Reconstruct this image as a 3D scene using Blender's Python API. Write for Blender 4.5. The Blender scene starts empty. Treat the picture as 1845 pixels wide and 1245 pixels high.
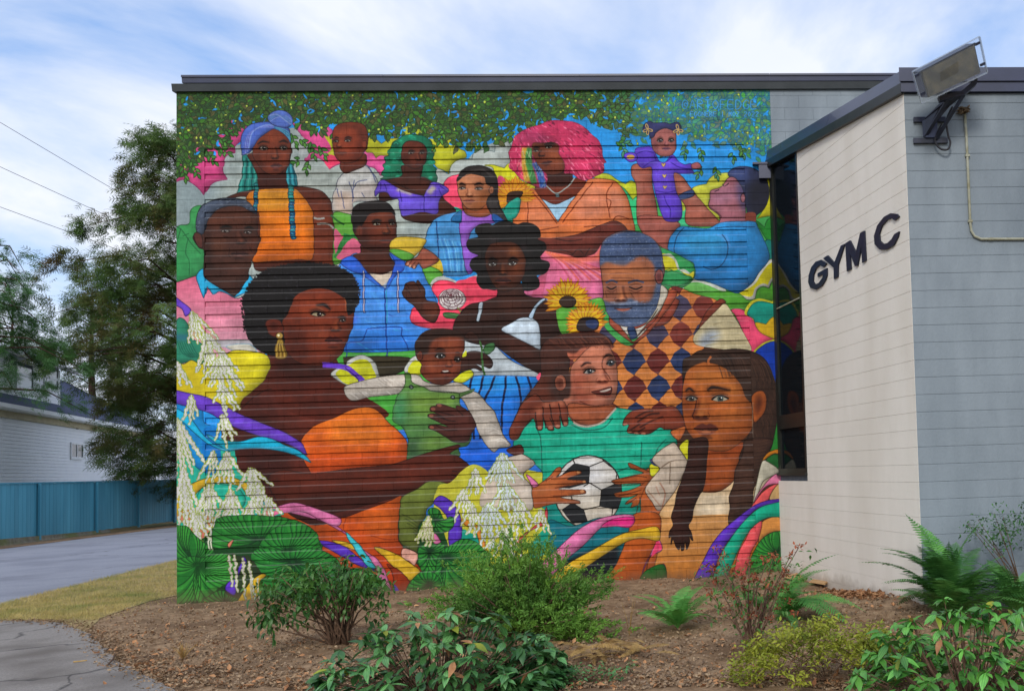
import bpy, math, random
import numpy as np
from mathutils import Vector, Matrix

scene = bpy.context.scene
col = scene.collection
R_ = math.radians

# ------------------------------------------------------------------ camera (lens shift, slight roll)
F, CX, CY = 1757.0, 1480.15, 743.7           # focal length and principal point in photo pixels (1845 wide)
PITCH, YAW, ROLL = 0.0508816, -0.0794496, -0.0345501
GZ = 0.65                                    # world z of the calibration origin
CAM = np.array([8.2540, -15.6557, 1.18456+GZ])
def cam_rot():
    cx,sx,cy,sy,cz,sz = math.cos(PITCH),math.sin(PITCH),math.cos(YAW),math.sin(YAW),math.cos(ROLL),math.sin(ROLL)
    yaw = np.array([[cy,sy,0],[-sy,cy,0],[0,0,1]])
    base = np.array([[1,0,0],[0,0,-1],[0,1,0]])
    pit = np.array([[1,0,0],[0,cx,sx],[0,-sx,cx]])
    rol = np.array([[cz,-sz,0],[sz,cz,0],[0,0,1]])
    return rol@pit@base@yaw
RM = cam_rot()
cd = bpy.data.cameras.new('camera'); cam = bpy.data.objects.new('camera', cd); col.objects.link(cam)
m = np.eye(4); m[:3,0] = RM[0]; m[:3,1] = -RM[1]; m[:3,2] = -RM[2]; m[:3,3] = CAM
cam.matrix_world = Matrix(m.tolist())
cd.sensor_fit = 'HORIZONTAL'; cd.sensor_width = 36; cd.lens = 36*F/1845
cd.shift_x = (922.5-CX)/1845; cd.shift_y = (CY-621.6)/1845
cd.clip_start = .1; cd.clip_end = 2000
scene.camera = cam

# ------------------------------------------------------------------ world, sun, exposure
SUN_EL, SUN_AZ = 33, 190        # degrees; azimuth clockwise from +Y: from behind the camera, to its left
w = bpy.data.worlds.new('World'); scene.world = w; w.use_nodes = True
nt = w.node_tree; nt.nodes.clear()
def N(t, **k):
    n = nt.nodes.new(t)
    for a, b in k.items(): setattr(n, a, b)
    return n
out = N('ShaderNodeOutputWorld'); bg = N('ShaderNodeBackground'); bg.inputs[1].default_value = .1
sky = N('ShaderNodeTexSky', sky_type='NISHITA', sun_disc=False, sun_elevation=R_(SUN_EL), sun_rotation=R_(SUN_AZ), altitude=50, air_density=1.0, dust_density=1.5, ozone_density=1.5)
tc = N('ShaderNodeTexCoord'); sep = N('ShaderNodeSeparateXYZ'); nt.links.new(tc.outputs['Generated'], sep.inputs[0])
zc = N('ShaderNodeMath', operation='MAXIMUM'); nt.links.new(sep.outputs[2], zc.inputs[0]); zc.inputs[1].default_value = 0
za = N('ShaderNodeMath', operation='ADD'); nt.links.new(zc.outputs[0], za.inputs[0]); za.inputs[1].default_value = .12
dx = N('ShaderNodeMath', operation='DIVIDE'); nt.links.new(sep.outputs[0], dx.inputs[0]); nt.links.new(za.outputs[0], dx.inputs[1])
dy = N('ShaderNodeMath', operation='DIVIDE'); nt.links.new(sep.outputs[1], dy.inputs[0]); nt.links.new(za.outputs[0], dy.inputs[1])
cmb = N('ShaderNodeCombineXYZ'); nt.links.new(dx.outputs[0], cmb.inputs[0]); nt.links.new(dy.outputs[0], cmb.inputs[1])
mp = N('ShaderNodeMapping'); nt.links.new(cmb.outputs[0], mp.inputs[0])
mp.inputs['Rotation'].default_value = (0,0,R_(24)); mp.inputs['Scale'].default_value = (1.1,.8,1); mp.inputs['Location'].default_value = (3.4,1.2,0)
n1 = N('ShaderNodeTexNoise'); n1.inputs['Scale'].default_value = 1.25; n1.inputs['Detail'].default_value = 7; n1.inputs['Roughness'].default_value = .55; n1.inputs['Distortion'].default_value = .35
nt.links.new(mp.outputs[0], n1.inputs['Vector'])
cr = N('ShaderNodeValToRGB'); cr.color_ramp.elements[0].position = .34; cr.color_ramp.elements[1].position = .58
nt.links.new(n1.outputs['Fac'], cr.inputs[0])
n2 = N('ShaderNodeTexNoise'); n2.inputs['Scale'].default_value = 2.3; n2.inputs['Detail'].default_value = 4
nt.links.new(mp.outputs[0], n2.inputs['Vector'])
cc = N('ShaderNodeMixRGB'); cc.inputs[1].default_value = (6.6,7.2,8.6,1); cc.inputs[2].default_value = (8.6,8.8,9.2,1)
nt.links.new(n2.outputs['Fac'], cc.inputs[0])
skb = N('ShaderNodeMixRGB', blend_type='ADD'); skb.inputs[0].default_value = 1; skb.inputs[2].default_value = (.9,1.7,3.6,1)
nt.links.new(sky.outputs[0], skb.inputs[1])
mx = N('ShaderNodeMixRGB'); nt.links.new(cr.outputs[0], mx.inputs[0]); nt.links.new(skb.outputs[0], mx.inputs[1]); nt.links.new(cc.outputs[0], mx.inputs[2])
nt.links.new(mx.outputs[0], bg.inputs[0]); nt.links.new(bg.outputs[0], out.inputs[0])

sl = bpy.data.lights.new('sun', 'SUN'); sl.energy = 1.5; sl.angle = R_(12); sl.color = (1,.95,.88)
so = bpy.data.objects.new('sun', sl); col.objects.link(so)
sd = Vector((math.sin(R_(SUN_AZ))*math.cos(R_(SUN_EL)), math.cos(R_(SUN_AZ))*math.cos(R_(SUN_EL)), math.sin(R_(SUN_EL))))
so.rotation_euler = sd.to_track_quat('Z','Y').to_euler()
so.location = (0,-30,40)

vs = scene.view_settings
vs.view_transform = 'Standard'; vs.look = 'None'; vs.exposure = .28; vs.gamma = 1; vs.use_curve_mapping = False
scene.render.engine = 'CYCLES'
scene.cycles.max_bounces = 6; scene.cycles.diffuse_bounces = 3; scene.cycles.glossy_bounces = 3; scene.cycles.transmission_bounces = 4; scene.cycles.transparent_max_bounces = 6
scene.cycles.use_denoising = True

# ------------------------------------------------------------------ helpers
def ray(px, py): return RM.T@np.array([(px-CX)/F, (py-CY)/F, 1.0])
def onY(px, py, Y): d = ray(px,py); return CAM+d*((Y-CAM[1])/d[1])
def onZ(px, py, Z=0.0): d = ray(px,py); return CAM+d*((Z-CAM[2])/d[2])
def onP(px, py, P0, n): d = ray(px,py); return CAM+d*(np.dot(n,np.asarray(P0)-CAM)/np.dot(n,d))
def atd(px, py, dep): return CAM+ray(px,py)*dep
def pix(P): q = RM@(np.asarray(P,float)-CAM); return CX+F*q[0]/q[2], CY+F*q[1]/q[2]

def tag(o, label=None, cat=None, group=None, kind=None):
    for k, v in (('label',label),('category',cat),('group',group),('kind',kind)):
        if v: o[k] = v
    return o
def link(o, parent=None):
    col.objects.link(o)
    if parent is not None: o.parent = parent
    return o
def empty(name, loc=(0,0,0), rz=0):
    o = bpy.data.objects.new(name, None); o.location = tuple(loc); o.rotation_euler = (0,0,rz); o.empty_display_size = .2
    return link(o)
class MB:
    """mesh collector"""
    def __init__(s): s.v, s.f, s.m, s.cur = [], [], [], 0
    def poly(s, pts):
        i = len(s.v); s.v += [tuple(map(float,p)) for p in pts]; s.f.append(tuple(range(i,i+len(pts)))); s.m.append(s.cur); return s
    def box(s, a, b):
        x0,y0,z0 = a; x1,y1,z1 = b
        return s.hexa([(x0,y0,z0),(x1,y0,z0),(x1,y1,z0),(x0,y1,z0)],[(x0,y0,z1),(x1,y0,z1),(x1,y1,z1),(x0,y1,z1)])
    def hexa(s, lo, hi):
        n = len(lo); i = len(s.v); s.v += [tuple(map(float,p)) for p in list(lo)+list(hi)]
        s.f.append(tuple(i+k for k in reversed(range(n)))); s.f.append(tuple(i+n+k for k in range(n)))
        for k in range(n): s.f.append((i+k, i+(k+1)%n, i+n+(k+1)%n, i+n+k))
        s.m += [s.cur]*(n+2); return s
    def beam(s, a, b, w, h, up=(0,0,1)):
        a, b = Vector(a), Vector(b); d = (b-a).normalized(); u = Vector(up); x = d.cross(u)
        if x.length < 1e-4: x = d.cross(Vector((0,1,0)))
        x.normalize(); z = x.cross(d); x *= w/2; z *= h/2
        return s.hexa([a-x-z,a+x-z,a+x+z,a-x+z],[b-x-z,b+x-z,b+x+z,b-x+z])
    def tube(s, pts, r, n=8, cap=True):
        pts = [Vector(p) for p in pts]; rs = r if hasattr(r,'__len__') else [r]*len(pts)
        i0 = len(s.v); prev = None
        for k, p in enumerate(pts):
            d = (pts[min(k+1,len(pts)-1)]-pts[max(k-1,0)]).normalized()
            x = prev if prev is not None else (Vector((1,0,0)) if abs(d.x) < .9 else Vector((0,1,0)))
            x = (x-d*x.dot(d)).normalized(); prev = x; y = d.cross(x)
            for j in range(n):
                a = 2*math.pi*j/n; q = p+(x*math.cos(a)+y*math.sin(a))*rs[k]; s.v.append(tuple(q))
        for k in range(len(pts)-1):
            for j in range(n):
                a = i0+k*n+j; b = i0+k*n+(j+1)%n; s.f.append((a,b,b+n,a+n)); s.m.append(s.cur)
        if cap:
            s.f.append(tuple(i0+j for j in reversed(range(n)))); e = i0+(len(pts)-1)*n; s.f.append(tuple(e+j for j in range(n))); s.m += [s.cur]*2
        return s
    def mesh(s, name, mats, smooth=False):
        me = bpy.data.meshes.new(name); me.from_pydata(s.v, [], s.f)
        for mt in (mats if isinstance(mats,(list,tuple)) else [mats]): me.materials.append(mt)
        if any(s.m): me.polygons.foreach_set('material_index', s.m)
        if smooth: me.polygons.foreach_set('use_smooth', [True]*len(s.f))
        me.update(); return me
    def build(s, name, mats, parent=None, smooth=False):
        return link(bpy.data.objects.new(name, s.mesh(name, mats, smooth)), parent)
def np_mesh(name, V, Fc, mats, mi=None, smooth=False, uv=None):
    """V (n,3), Fc (m,k) numpy -> mesh"""
    V = np.asarray(V,np.float32); Fc = np.asarray(Fc,np.int32); me = bpy.data.meshes.new(name)
    me.vertices.add(len(V)); me.vertices.foreach_set('co', V.ravel())
    k = Fc.shape[1]; me.loops.add(Fc.size); me.loops.foreach_set('vertex_index', Fc.ravel())
    me.polygons.add(len(Fc)); me.polygons.foreach_set('loop_start', np.arange(0,Fc.size,k,dtype=np.int32)); me.polygons.foreach_set('loop_total', np.full(len(Fc),k,np.int32))
    for mt in (mats if isinstance(mats,(list,tuple)) else [mats]): me.materials.append(mt)
    if mi is not None: me.polygons.foreach_set('material_index', np.asarray(mi,np.int32))
    if smooth: me.polygons.foreach_set('use_smooth', np.ones(len(Fc),bool))
    me.update(calc_edges=True); me.validate(); return me

# ------------------------------------------------------------------ materials
def lin(h):
    h = h.lstrip('#'); o = []
    for i in (0,2,4):
        c = int(h[i:i+2],16)/255; o.append(c/12.92 if c <= .04045 else ((c+.055)/1.055)**2.4)
    return (*o,1)
def mat(name, c1, c2=None, scale=6, rough=.7, bump=0, bscale=40, detail=6, spec=.35, metal=0, c3=None, s3=1.2, stretch=None, trans=0, coat=0, per_obj=0, lo=.38, hi=.62):
    m = bpy.data.materials.new(name); m.use_nodes = True; t = m.node_tree; b = t.nodes['Principled BSDF']
    b.inputs['Roughness'].default_value = rough; b.inputs['Specular IOR Level'].default_value = spec; b.inputs['Metallic'].default_value = metal
    b.inputs['Coat Weight'].default_value = coat
    def nn(k, **kw):
        n = t.nodes.new(k)
        for a, v in kw.items(): setattr(n,a,v)
        return n
    geo = nn('ShaderNodeNewGeometry'); vec = geo.outputs['Position']
    if stretch:
        mpn = nn('ShaderNodeMapping'); mpn.inputs['Scale'].default_value = stretch; t.links.new(vec, mpn.inputs[0]); vec = mpn.outputs[0]
    cout = None
    if c2:
        no = nn('ShaderNodeTexNoise'); no.inputs['Scale'].default_value = scale; no.inputs['Detail'].default_value = detail; no.inputs['Roughness'].default_value = .62
        t.links.new(vec, no.inputs['Vector'])
        rp = nn('ShaderNodeValToRGB'); rp.color_ramp.elements[0].position = lo; rp.color_ramp.elements[1].position = hi
        rp.color_ramp.elements[0].color = lin(c1); rp.color_ramp.elements[1].color = lin(c2)
        t.links.new(no.outputs['Fac'], rp.inputs[0]); cout = rp.outputs[0]
        if c3:
            n3 = nn('ShaderNodeTexNoise'); n3.inputs['Scale'].default_value = s3; n3.inputs['Detail'].default_value = 5; t.links.new(vec, n3.inputs['Vector'])
            r3 = nn('ShaderNodeValToRGB'); r3.color_ramp.elements[0].position = .46; r3.color_ramp.elements[1].position = .68; t.links.new(n3.outputs['Fac'], r3.inputs[0])
            mm = nn('ShaderNodeMixRGB'); t.links.new(r3.outputs[0], mm.inputs[0]); t.links.new(cout, mm.inputs[1]); mm.inputs[2].default_value = lin(c3); cout = mm.outputs[0]
    if per_obj:
        oi = nn('ShaderNodeObjectInfo'); hs = nn('ShaderNodeHueSaturation')
        mr = nn('ShaderNodeMapRange'); mr.inputs[3].default_value = 1-per_obj; mr.inputs[4].default_value = 1+per_obj; t.links.new(oi.outputs['Random'], mr.inputs[0]); t.links.new(mr.outputs[0], hs.inputs['Value'])
        if cout: t.links.new(cout, hs.inputs['Color'])
        else: hs.inputs['Color'].default_value = lin(c1)
        cout = hs.outputs[0]
    if cout: t.links.new(cout, b.inputs['Base Color'])
    else: b.inputs['Base Color'].default_value = lin(c1)
    if bump:
        nb = nn('ShaderNodeTexNoise'); nb.inputs['Scale'].default_value = bscale; nb.inputs['Detail'].default_value = 5; t.links.new(vec, nb.inputs['Vector'])
        bp = nn('ShaderNodeBump'); bp.inputs['Strength'].default_value = min(1,bump); bp.inputs['Distance'].default_value = .01*max(1,bump); t.links.new(nb.outputs['Fac'], bp.inputs['Height']); t.links.new(bp.outputs[0], b.inputs['Normal'])
    if trans:
        tr = nn('ShaderNodeBsdfTranslucent'); ms = nn('ShaderNodeMixShader'); ms.inputs[0].default_value = trans
        if cout: t.links.new(cout, tr.inputs[0])
        else: tr.inputs[0].default_value = lin(c1)
        o = t.nodes['Material Output']; t.links.new(b.outputs[0], ms.inputs[1]); t.links.new(tr.outputs[0], ms.inputs[2]); t.links.new(ms.outputs[0], o.inputs[0])
    return m
def leafmat(name, cs, rough=.5, trans=.25, spec=.35, var=.18, scale=9, vein=None):
    """foliage: colour varies per piece (vertex island via position noise) and per object"""
    m = mat(name, cs[0], cs[1], scale=scale, rough=rough, spec=spec, c3=cs[2] if len(cs) > 2 else None, s3=scale*.45, trans=trans, per_obj=var)
    return m

M = {}
M['dirt'] = mat('dirt', '#7c644c','#a0866a', scale=7, rough=.95, bump=1.6, bscale=34, c3='#6c5642', s3=1.1, spec=.1)
M['verge'] = mat('dry_turf', '#94825a','#b09c70', scale=9, rough=.95, bump=1.5, bscale=60, c3='#727a44', s3=1.0, spec=.1)
M['asphalt'] = mat('asphalt', '#888b96','#979aa4', scale=30, rough=.85, bump=.7, bscale=160, c3='#7c7f8a', s3=.6, spec=.3)
M['path'] = mat('path_asphalt', '#86817c','#9c9690', scale=45, rough=.9, bump=1.0, bscale=140, c3='#726c66', s3=.9, spec=.2)
def splash(m, z0, z1, c='#6a5642', amt=.75):
    """rain-splashed soil on the foot of a wall: a ragged band with its own shape"""
    t = m.node_tree; b = t.nodes['Principled BSDF']; geo = t.nodes.new('ShaderNodeNewGeometry'); sp = t.nodes.new('ShaderNodeSeparateXYZ'); t.links.new(geo.outputs['Position'], sp.inputs[0])
    no = t.nodes.new('ShaderNodeTexNoise'); no.inputs['Scale'].default_value = 5; no.inputs['Detail'].default_value = 8; no.inputs['Roughness'].default_value = .7; t.links.new(geo.outputs['Position'], no.inputs['Vector'])
    mr = t.nodes.new('ShaderNodeMapRange'); mr.inputs[1].default_value = z0; mr.inputs[2].default_value = z1; mr.inputs[3].default_value = .62; mr.inputs[4].default_value = -.25; t.links.new(sp.outputs[2], mr.inputs[0])
    ad = t.nodes.new('ShaderNodeMath'); ad.operation = 'ADD'; t.links.new(no.outputs['Fac'], ad.inputs[0]); t.links.new(mr.outputs[0], ad.inputs[1])
    rp = t.nodes.new('ShaderNodeValToRGB'); rp.color_ramp.elements[0].position = .62; rp.color_ramp.elements[1].position = 1.0; rp.color_ramp.elements[1].color = (amt,amt,amt,1); t.links.new(ad.outputs[0], rp.inputs[0])
    src = b.inputs['Base Color'].links[0].from_socket; mx_ = t.nodes.new('ShaderNodeMixRGB'); t.links.new(rp.outputs[0], mx_.inputs[0]); t.links.new(src, mx_.inputs[1]); mx_.inputs[2].default_value = lin(c); t.links.new(mx_.outputs[0], b.inputs['Base Color'])
def cracks(m, scale, w=.012, c='#3c3a3a'):
    t = m.node_tree; b = t.nodes['Principled BSDF']; geo = t.nodes.new('ShaderNodeNewGeometry'); no = t.nodes.new('ShaderNodeTexNoise'); no.inputs['Scale'].default_value = 2.5; t.links.new(geo.outputs['Position'], no.inputs['Vector'])
    mv = t.nodes.new('ShaderNodeMixRGB'); mv.inputs[0].default_value = .35; t.links.new(geo.outputs['Position'], mv.inputs[1]); t.links.new(no.outputs['Color'], mv.inputs[2])
    vo = t.nodes.new('ShaderNodeTexVoronoi'); vo.feature = 'DISTANCE_TO_EDGE'; vo.inputs['Scale'].default_value = scale; t.links.new(mv.outputs[0], vo.inputs['Vector'])
    rp = t.nodes.new('ShaderNodeValToRGB'); rp.color_ramp.elements[0].position = 0; rp.color_ramp.elements[0].color = (.8,.8,.8,1); rp.color_ramp.elements[1].position = w; rp.color_ramp.elements[1].color = (0,0,0,1); t.links.new(vo.outputs['Distance'], rp.inputs[0])
    src = b.inputs['Base Color'].links[0].from_socket; mx_ = t.nodes.new('ShaderNodeMixRGB'); t.links.new(rp.outputs[0], mx_.inputs[0]); t.links.new(src, mx_.inputs[1]); mx_.inputs[2].default_value = lin(c); t.links.new(mx_.outputs[0], b.inputs['Base Color'])
cracks(M['path'], .55); cracks(M['asphalt'], .22, .006, '#5c5c62')
M['ground'] = mat('far_ground', '#6a5c40','#857650', scale=2, rough=1, c3='#5a6238', s3=.2, spec=.1)
M['white_block'] = mat('cream_block_paint', '#e0dace','#e6e0d5', scale=2.2, rough=.6, bump=.4, bscale=70, c3='#dad3c6', s3=1.3, stretch=(1,1,.35))
M['grey_block'] = mat('blue_grey_block_paint', '#79848c','#838e96', scale=2.2, rough=.55, bump=.45, bscale=70, c3='#66717a', s3=1.2, stretch=(1,1,.3))
splash(M['white_block'], .12, .45, '#8a7a66', .5); splash(M['grey_block'], .15, .55, '#6a6050', .5)
M['slate'] = mat('slate_blue_flashing', '#262c44','#2e3450', scale=2, rough=.35, spec=.5, coat=.2)
M['slate2'] = mat('grey_flashing', '#2c3236','#383e42', scale=2, rough=.4, spec=.5)
M['frame'] = mat('dark_bronze_frame', '#181a18','#222420', scale=5, rough=.4, spec=.5)
M['navy'] = mat('navy_letter', '#161a2a','#1c2032', scale=5, rough=.45)
M['core'] = mat('mortar_grey', '#5a6068','#666c74', scale=8, rough=.9)
M['roof_felt'] = mat('roof_felt', '#3a3c40','#46484c', scale=5, rough=.95)
M['teal_fence'] = mat('teal_fence_paint', '#4590a8','#529db4', scale=2.5, rough=.6, stretch=(1,1,.15), c3='#3e879e', s3=.9, bump=.2, bscale=30, per_obj=.08)
M['concrete'] = mat('mossy_concrete', '#6f6a5c','#878070', scale=5, rough=.95, bump=1, bscale=25, c3='#6a7038', s3=1.1)
M['siding'] = mat('white_siding', '#eceef4','#f2f4f8', scale=1.5, rough=.6)
M['house_trim'] = mat('white_trim', '#e4e6ea','#eceef0', scale=2, rough=.5)
M['eave'] = mat('cream_soffit', '#b8a884','#c4b690', scale=2, rough=.7)
M['shingle'] = mat('slate_shingles', '#343c54','#465070', scale=9, rough=.85, bump=.8, bscale=14, stretch=(1,1,4))
M['wire'] = mat('wire_black', '#2a2a30', rough=.6)
M['steel_dark'] = mat('dark_painted_steel', '#1c2030','#282e44', scale=8, rough=.4, spec=.5)
M['steel_blue'] = mat('blue_painted_steel', '#2c3658','#364064', scale=8, rough=.4, spec=.5)
M['pipe'] = mat('weathered_conduit', '#a2a494','#949480', scale=12, rough=.6, c3='#807c60', s3=6)
M['nest'] = mat('mud_nest', '#5a4a38','#7a6850', scale=40, rough=1, bump=2, bscale=60)
M['lens'] = mat('dusty_lamp_lens', '#3c3624','#5a5238', scale=9, rough=.6, c3='#2c2818', s3=5, spec=.6)
M['card'] = mat('brown_cardboard', '#b08a5e','#bf9a6c', scale=8, rough=.95)
M['bark'] = mat('bark', '#3a2c22','#56443a', scale=14, rough=1, bump=1.5, bscale=30, stretch=(1,1,.3))
M['twig'] = mat('twig', '#4c3a2c','#6a5240', scale=20, rough=.95)
M['redtwig'] = mat('reddish_twig', '#5a4032','#786050', scale=20, rough=.9)
M['vib'] = leafmat('viburnum_leaf', ['#42763c','#5c8c50','#2e5e34'], rough=.32, trans=.12, spec=.5, var=.28)
M['vib2'] = leafmat('viburnum_bright_leaf', ['#4a8638','#62a044','#366c30'], rough=.32, trans=.15, spec=.5, var=.28)
M['shrub'] = leafmat('shrub_leaf', ['#4a7a34','#63923f','#36602c'], rough=.42, trans=.25, scale=5)
M['shrubdk'] = leafmat('shrub_dark_leaf', ['#35602c','#4a7a38','#2a4c26'], rough=.42, trans=.2, scale=5)
M['juniper'] = leafmat('juniper_spray', ['#5c8c34','#7fac44','#40692c'], rough=.6, trans=.25, scale=3.2)
M['fern'] = leafmat('fern_frond', ['#549a44','#74b458','#428038'], rough=.5, trans=.25, scale=5, var=.22)
M['ferndk'] = leafmat('dark_fern_frond', ['#48803a','#66a04c','#386a34'], rough=.5, trans=.25, scale=5, var=.3)
M['azalea'] = leafmat('yellow_green_leaf', ['#94a034','#b2b440','#728632'], rough=.5, trans=.3, scale=7)
M['seed'] = leafmat('red_brown_seed_head', ['#84432c','#9c5a3a','#643424'], rough=.8, trans=.1, scale=12)
M['deadleaf'] = leafmat('dead_leaf', ['#9c6c48','#b48a62','#7c5438'], rough=.9, trans=.1, scale=11, var=.3)
M['litter'] = leafmat('leaf_litter', ['#8a6a4c','#b09a7c','#664c36'], rough=.95, trans=.05, scale=23)
M['straw'] = leafmat('dry_straw', ['#9c7c48','#b8985c','#7c5c34'], rough=.95, trans=.1, scale=11)
M['blade'] = leafmat('dry_grass_blade', ['#a29256','#bcaa70','#7c8444'], rough=.9, trans=.15, scale=3)
M['cedar'] = leafmat('cedar_spray', ['#405e2c','#5e783a','#64542f'], rough=.7, trans=.25, scale=1.1, var=.1)
M['cedar2'] = leafmat('hemlock_spray', ['#44703c','#5e8e4c','#34562c'], rough=.7, trans=.25, scale=1.4, var=.1)
M['farleaf'] = leafmat('far_foliage', ['#3c5830','#546e3a','#5c5032'], rough=.8, trans=.2, scale=.8, var=.1)
def veined(name, cs):
    """glossy leaf with three lengthwise veins (across the piece's own width)"""
    m = leafmat(name, cs, rough=.32, trans=.12, spec=.5, var=.38); t = m.node_tree
    tcn = t.nodes.new('ShaderNodeTexCoord'); sp = t.nodes.new('ShaderNodeSeparateXYZ'); t.links.new(tcn.outputs['Generated'], sp.inputs[0])
    wv = t.nodes.new('ShaderNodeMath'); wv.operation = 'MULTIPLY'; wv.inputs[1].default_value = 6.283*4; t.links.new(sp.outputs[1], wv.inputs[0])
    co = t.nodes.new('ShaderNodeMath'); co.operation = 'COSINE'; t.links.new(wv.outputs[0], co.inputs[0])
    mr = t.nodes.new('ShaderNodeMapRange'); mr.inputs[1].default_value = .72; mr.inputs[2].default_value = 1; mr.inputs[3].default_value = 1.0; mr.inputs[4].default_value = 1.75; t.links.new(co.outputs[0], mr.inputs[0])
    b = t.nodes['Principled BSDF']; src = b.inputs['Base Color'].links[0].from_socket
    mu = t.nodes.new('ShaderNodeMixRGB'); mu.blend_type = 'MULTIPLY'; mu.inputs[0].default_value = 1; t.links.new(src, mu.inputs[1]); t.links.new(mr.outputs[0], mu.inputs[2]); t.links.new(mu.outputs[0], b.inputs['Base Color'])
    return m
M['vibv'] = veined('viburnum_veined_leaf', ['#4c7f44','#689a5a','#38683a'])
M['vib2v'] = veined('viburnum_bright_veined_leaf', ['#4f8c3c','#68a648','#3a7232'])
M['clod'] = mat('soil_clod', '#7a6450','#9c866e', scale=14, rough=1, bump=1, bscale=60)
def glassmat(name, tint, rough=.05, alpha=.2):
    m = bpy.data.materials.new(name); m.use_nodes = True; b = m.node_tree.nodes['Principled BSDF']
    b.inputs['Base Color'].default_value = lin(tint); b.inputs['Roughness'].default_value = rough; b.inputs['Specular IOR Level'].default_value = .6
    b.inputs['Alpha'].default_value = alpha
    if alpha < .5: b.inputs['Specular IOR Level'].default_value = .25
    return m
M['glass'] = glassmat('window_glass', '#10161a', .06, 1.0); M['glass'].node_tree.nodes['Principled BSDF'].inputs['IOR'].default_value = 1.12
M['acrylic'] = glassmat('clear_acrylic', '#aab4c0', .15, .09)
M['rim'] = glassmat('acrylic_rim', '#aab4c0', .15, .45)
M['hglass'] = glassmat('house_glass', '#3c4650', .1, 1.0)
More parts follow.
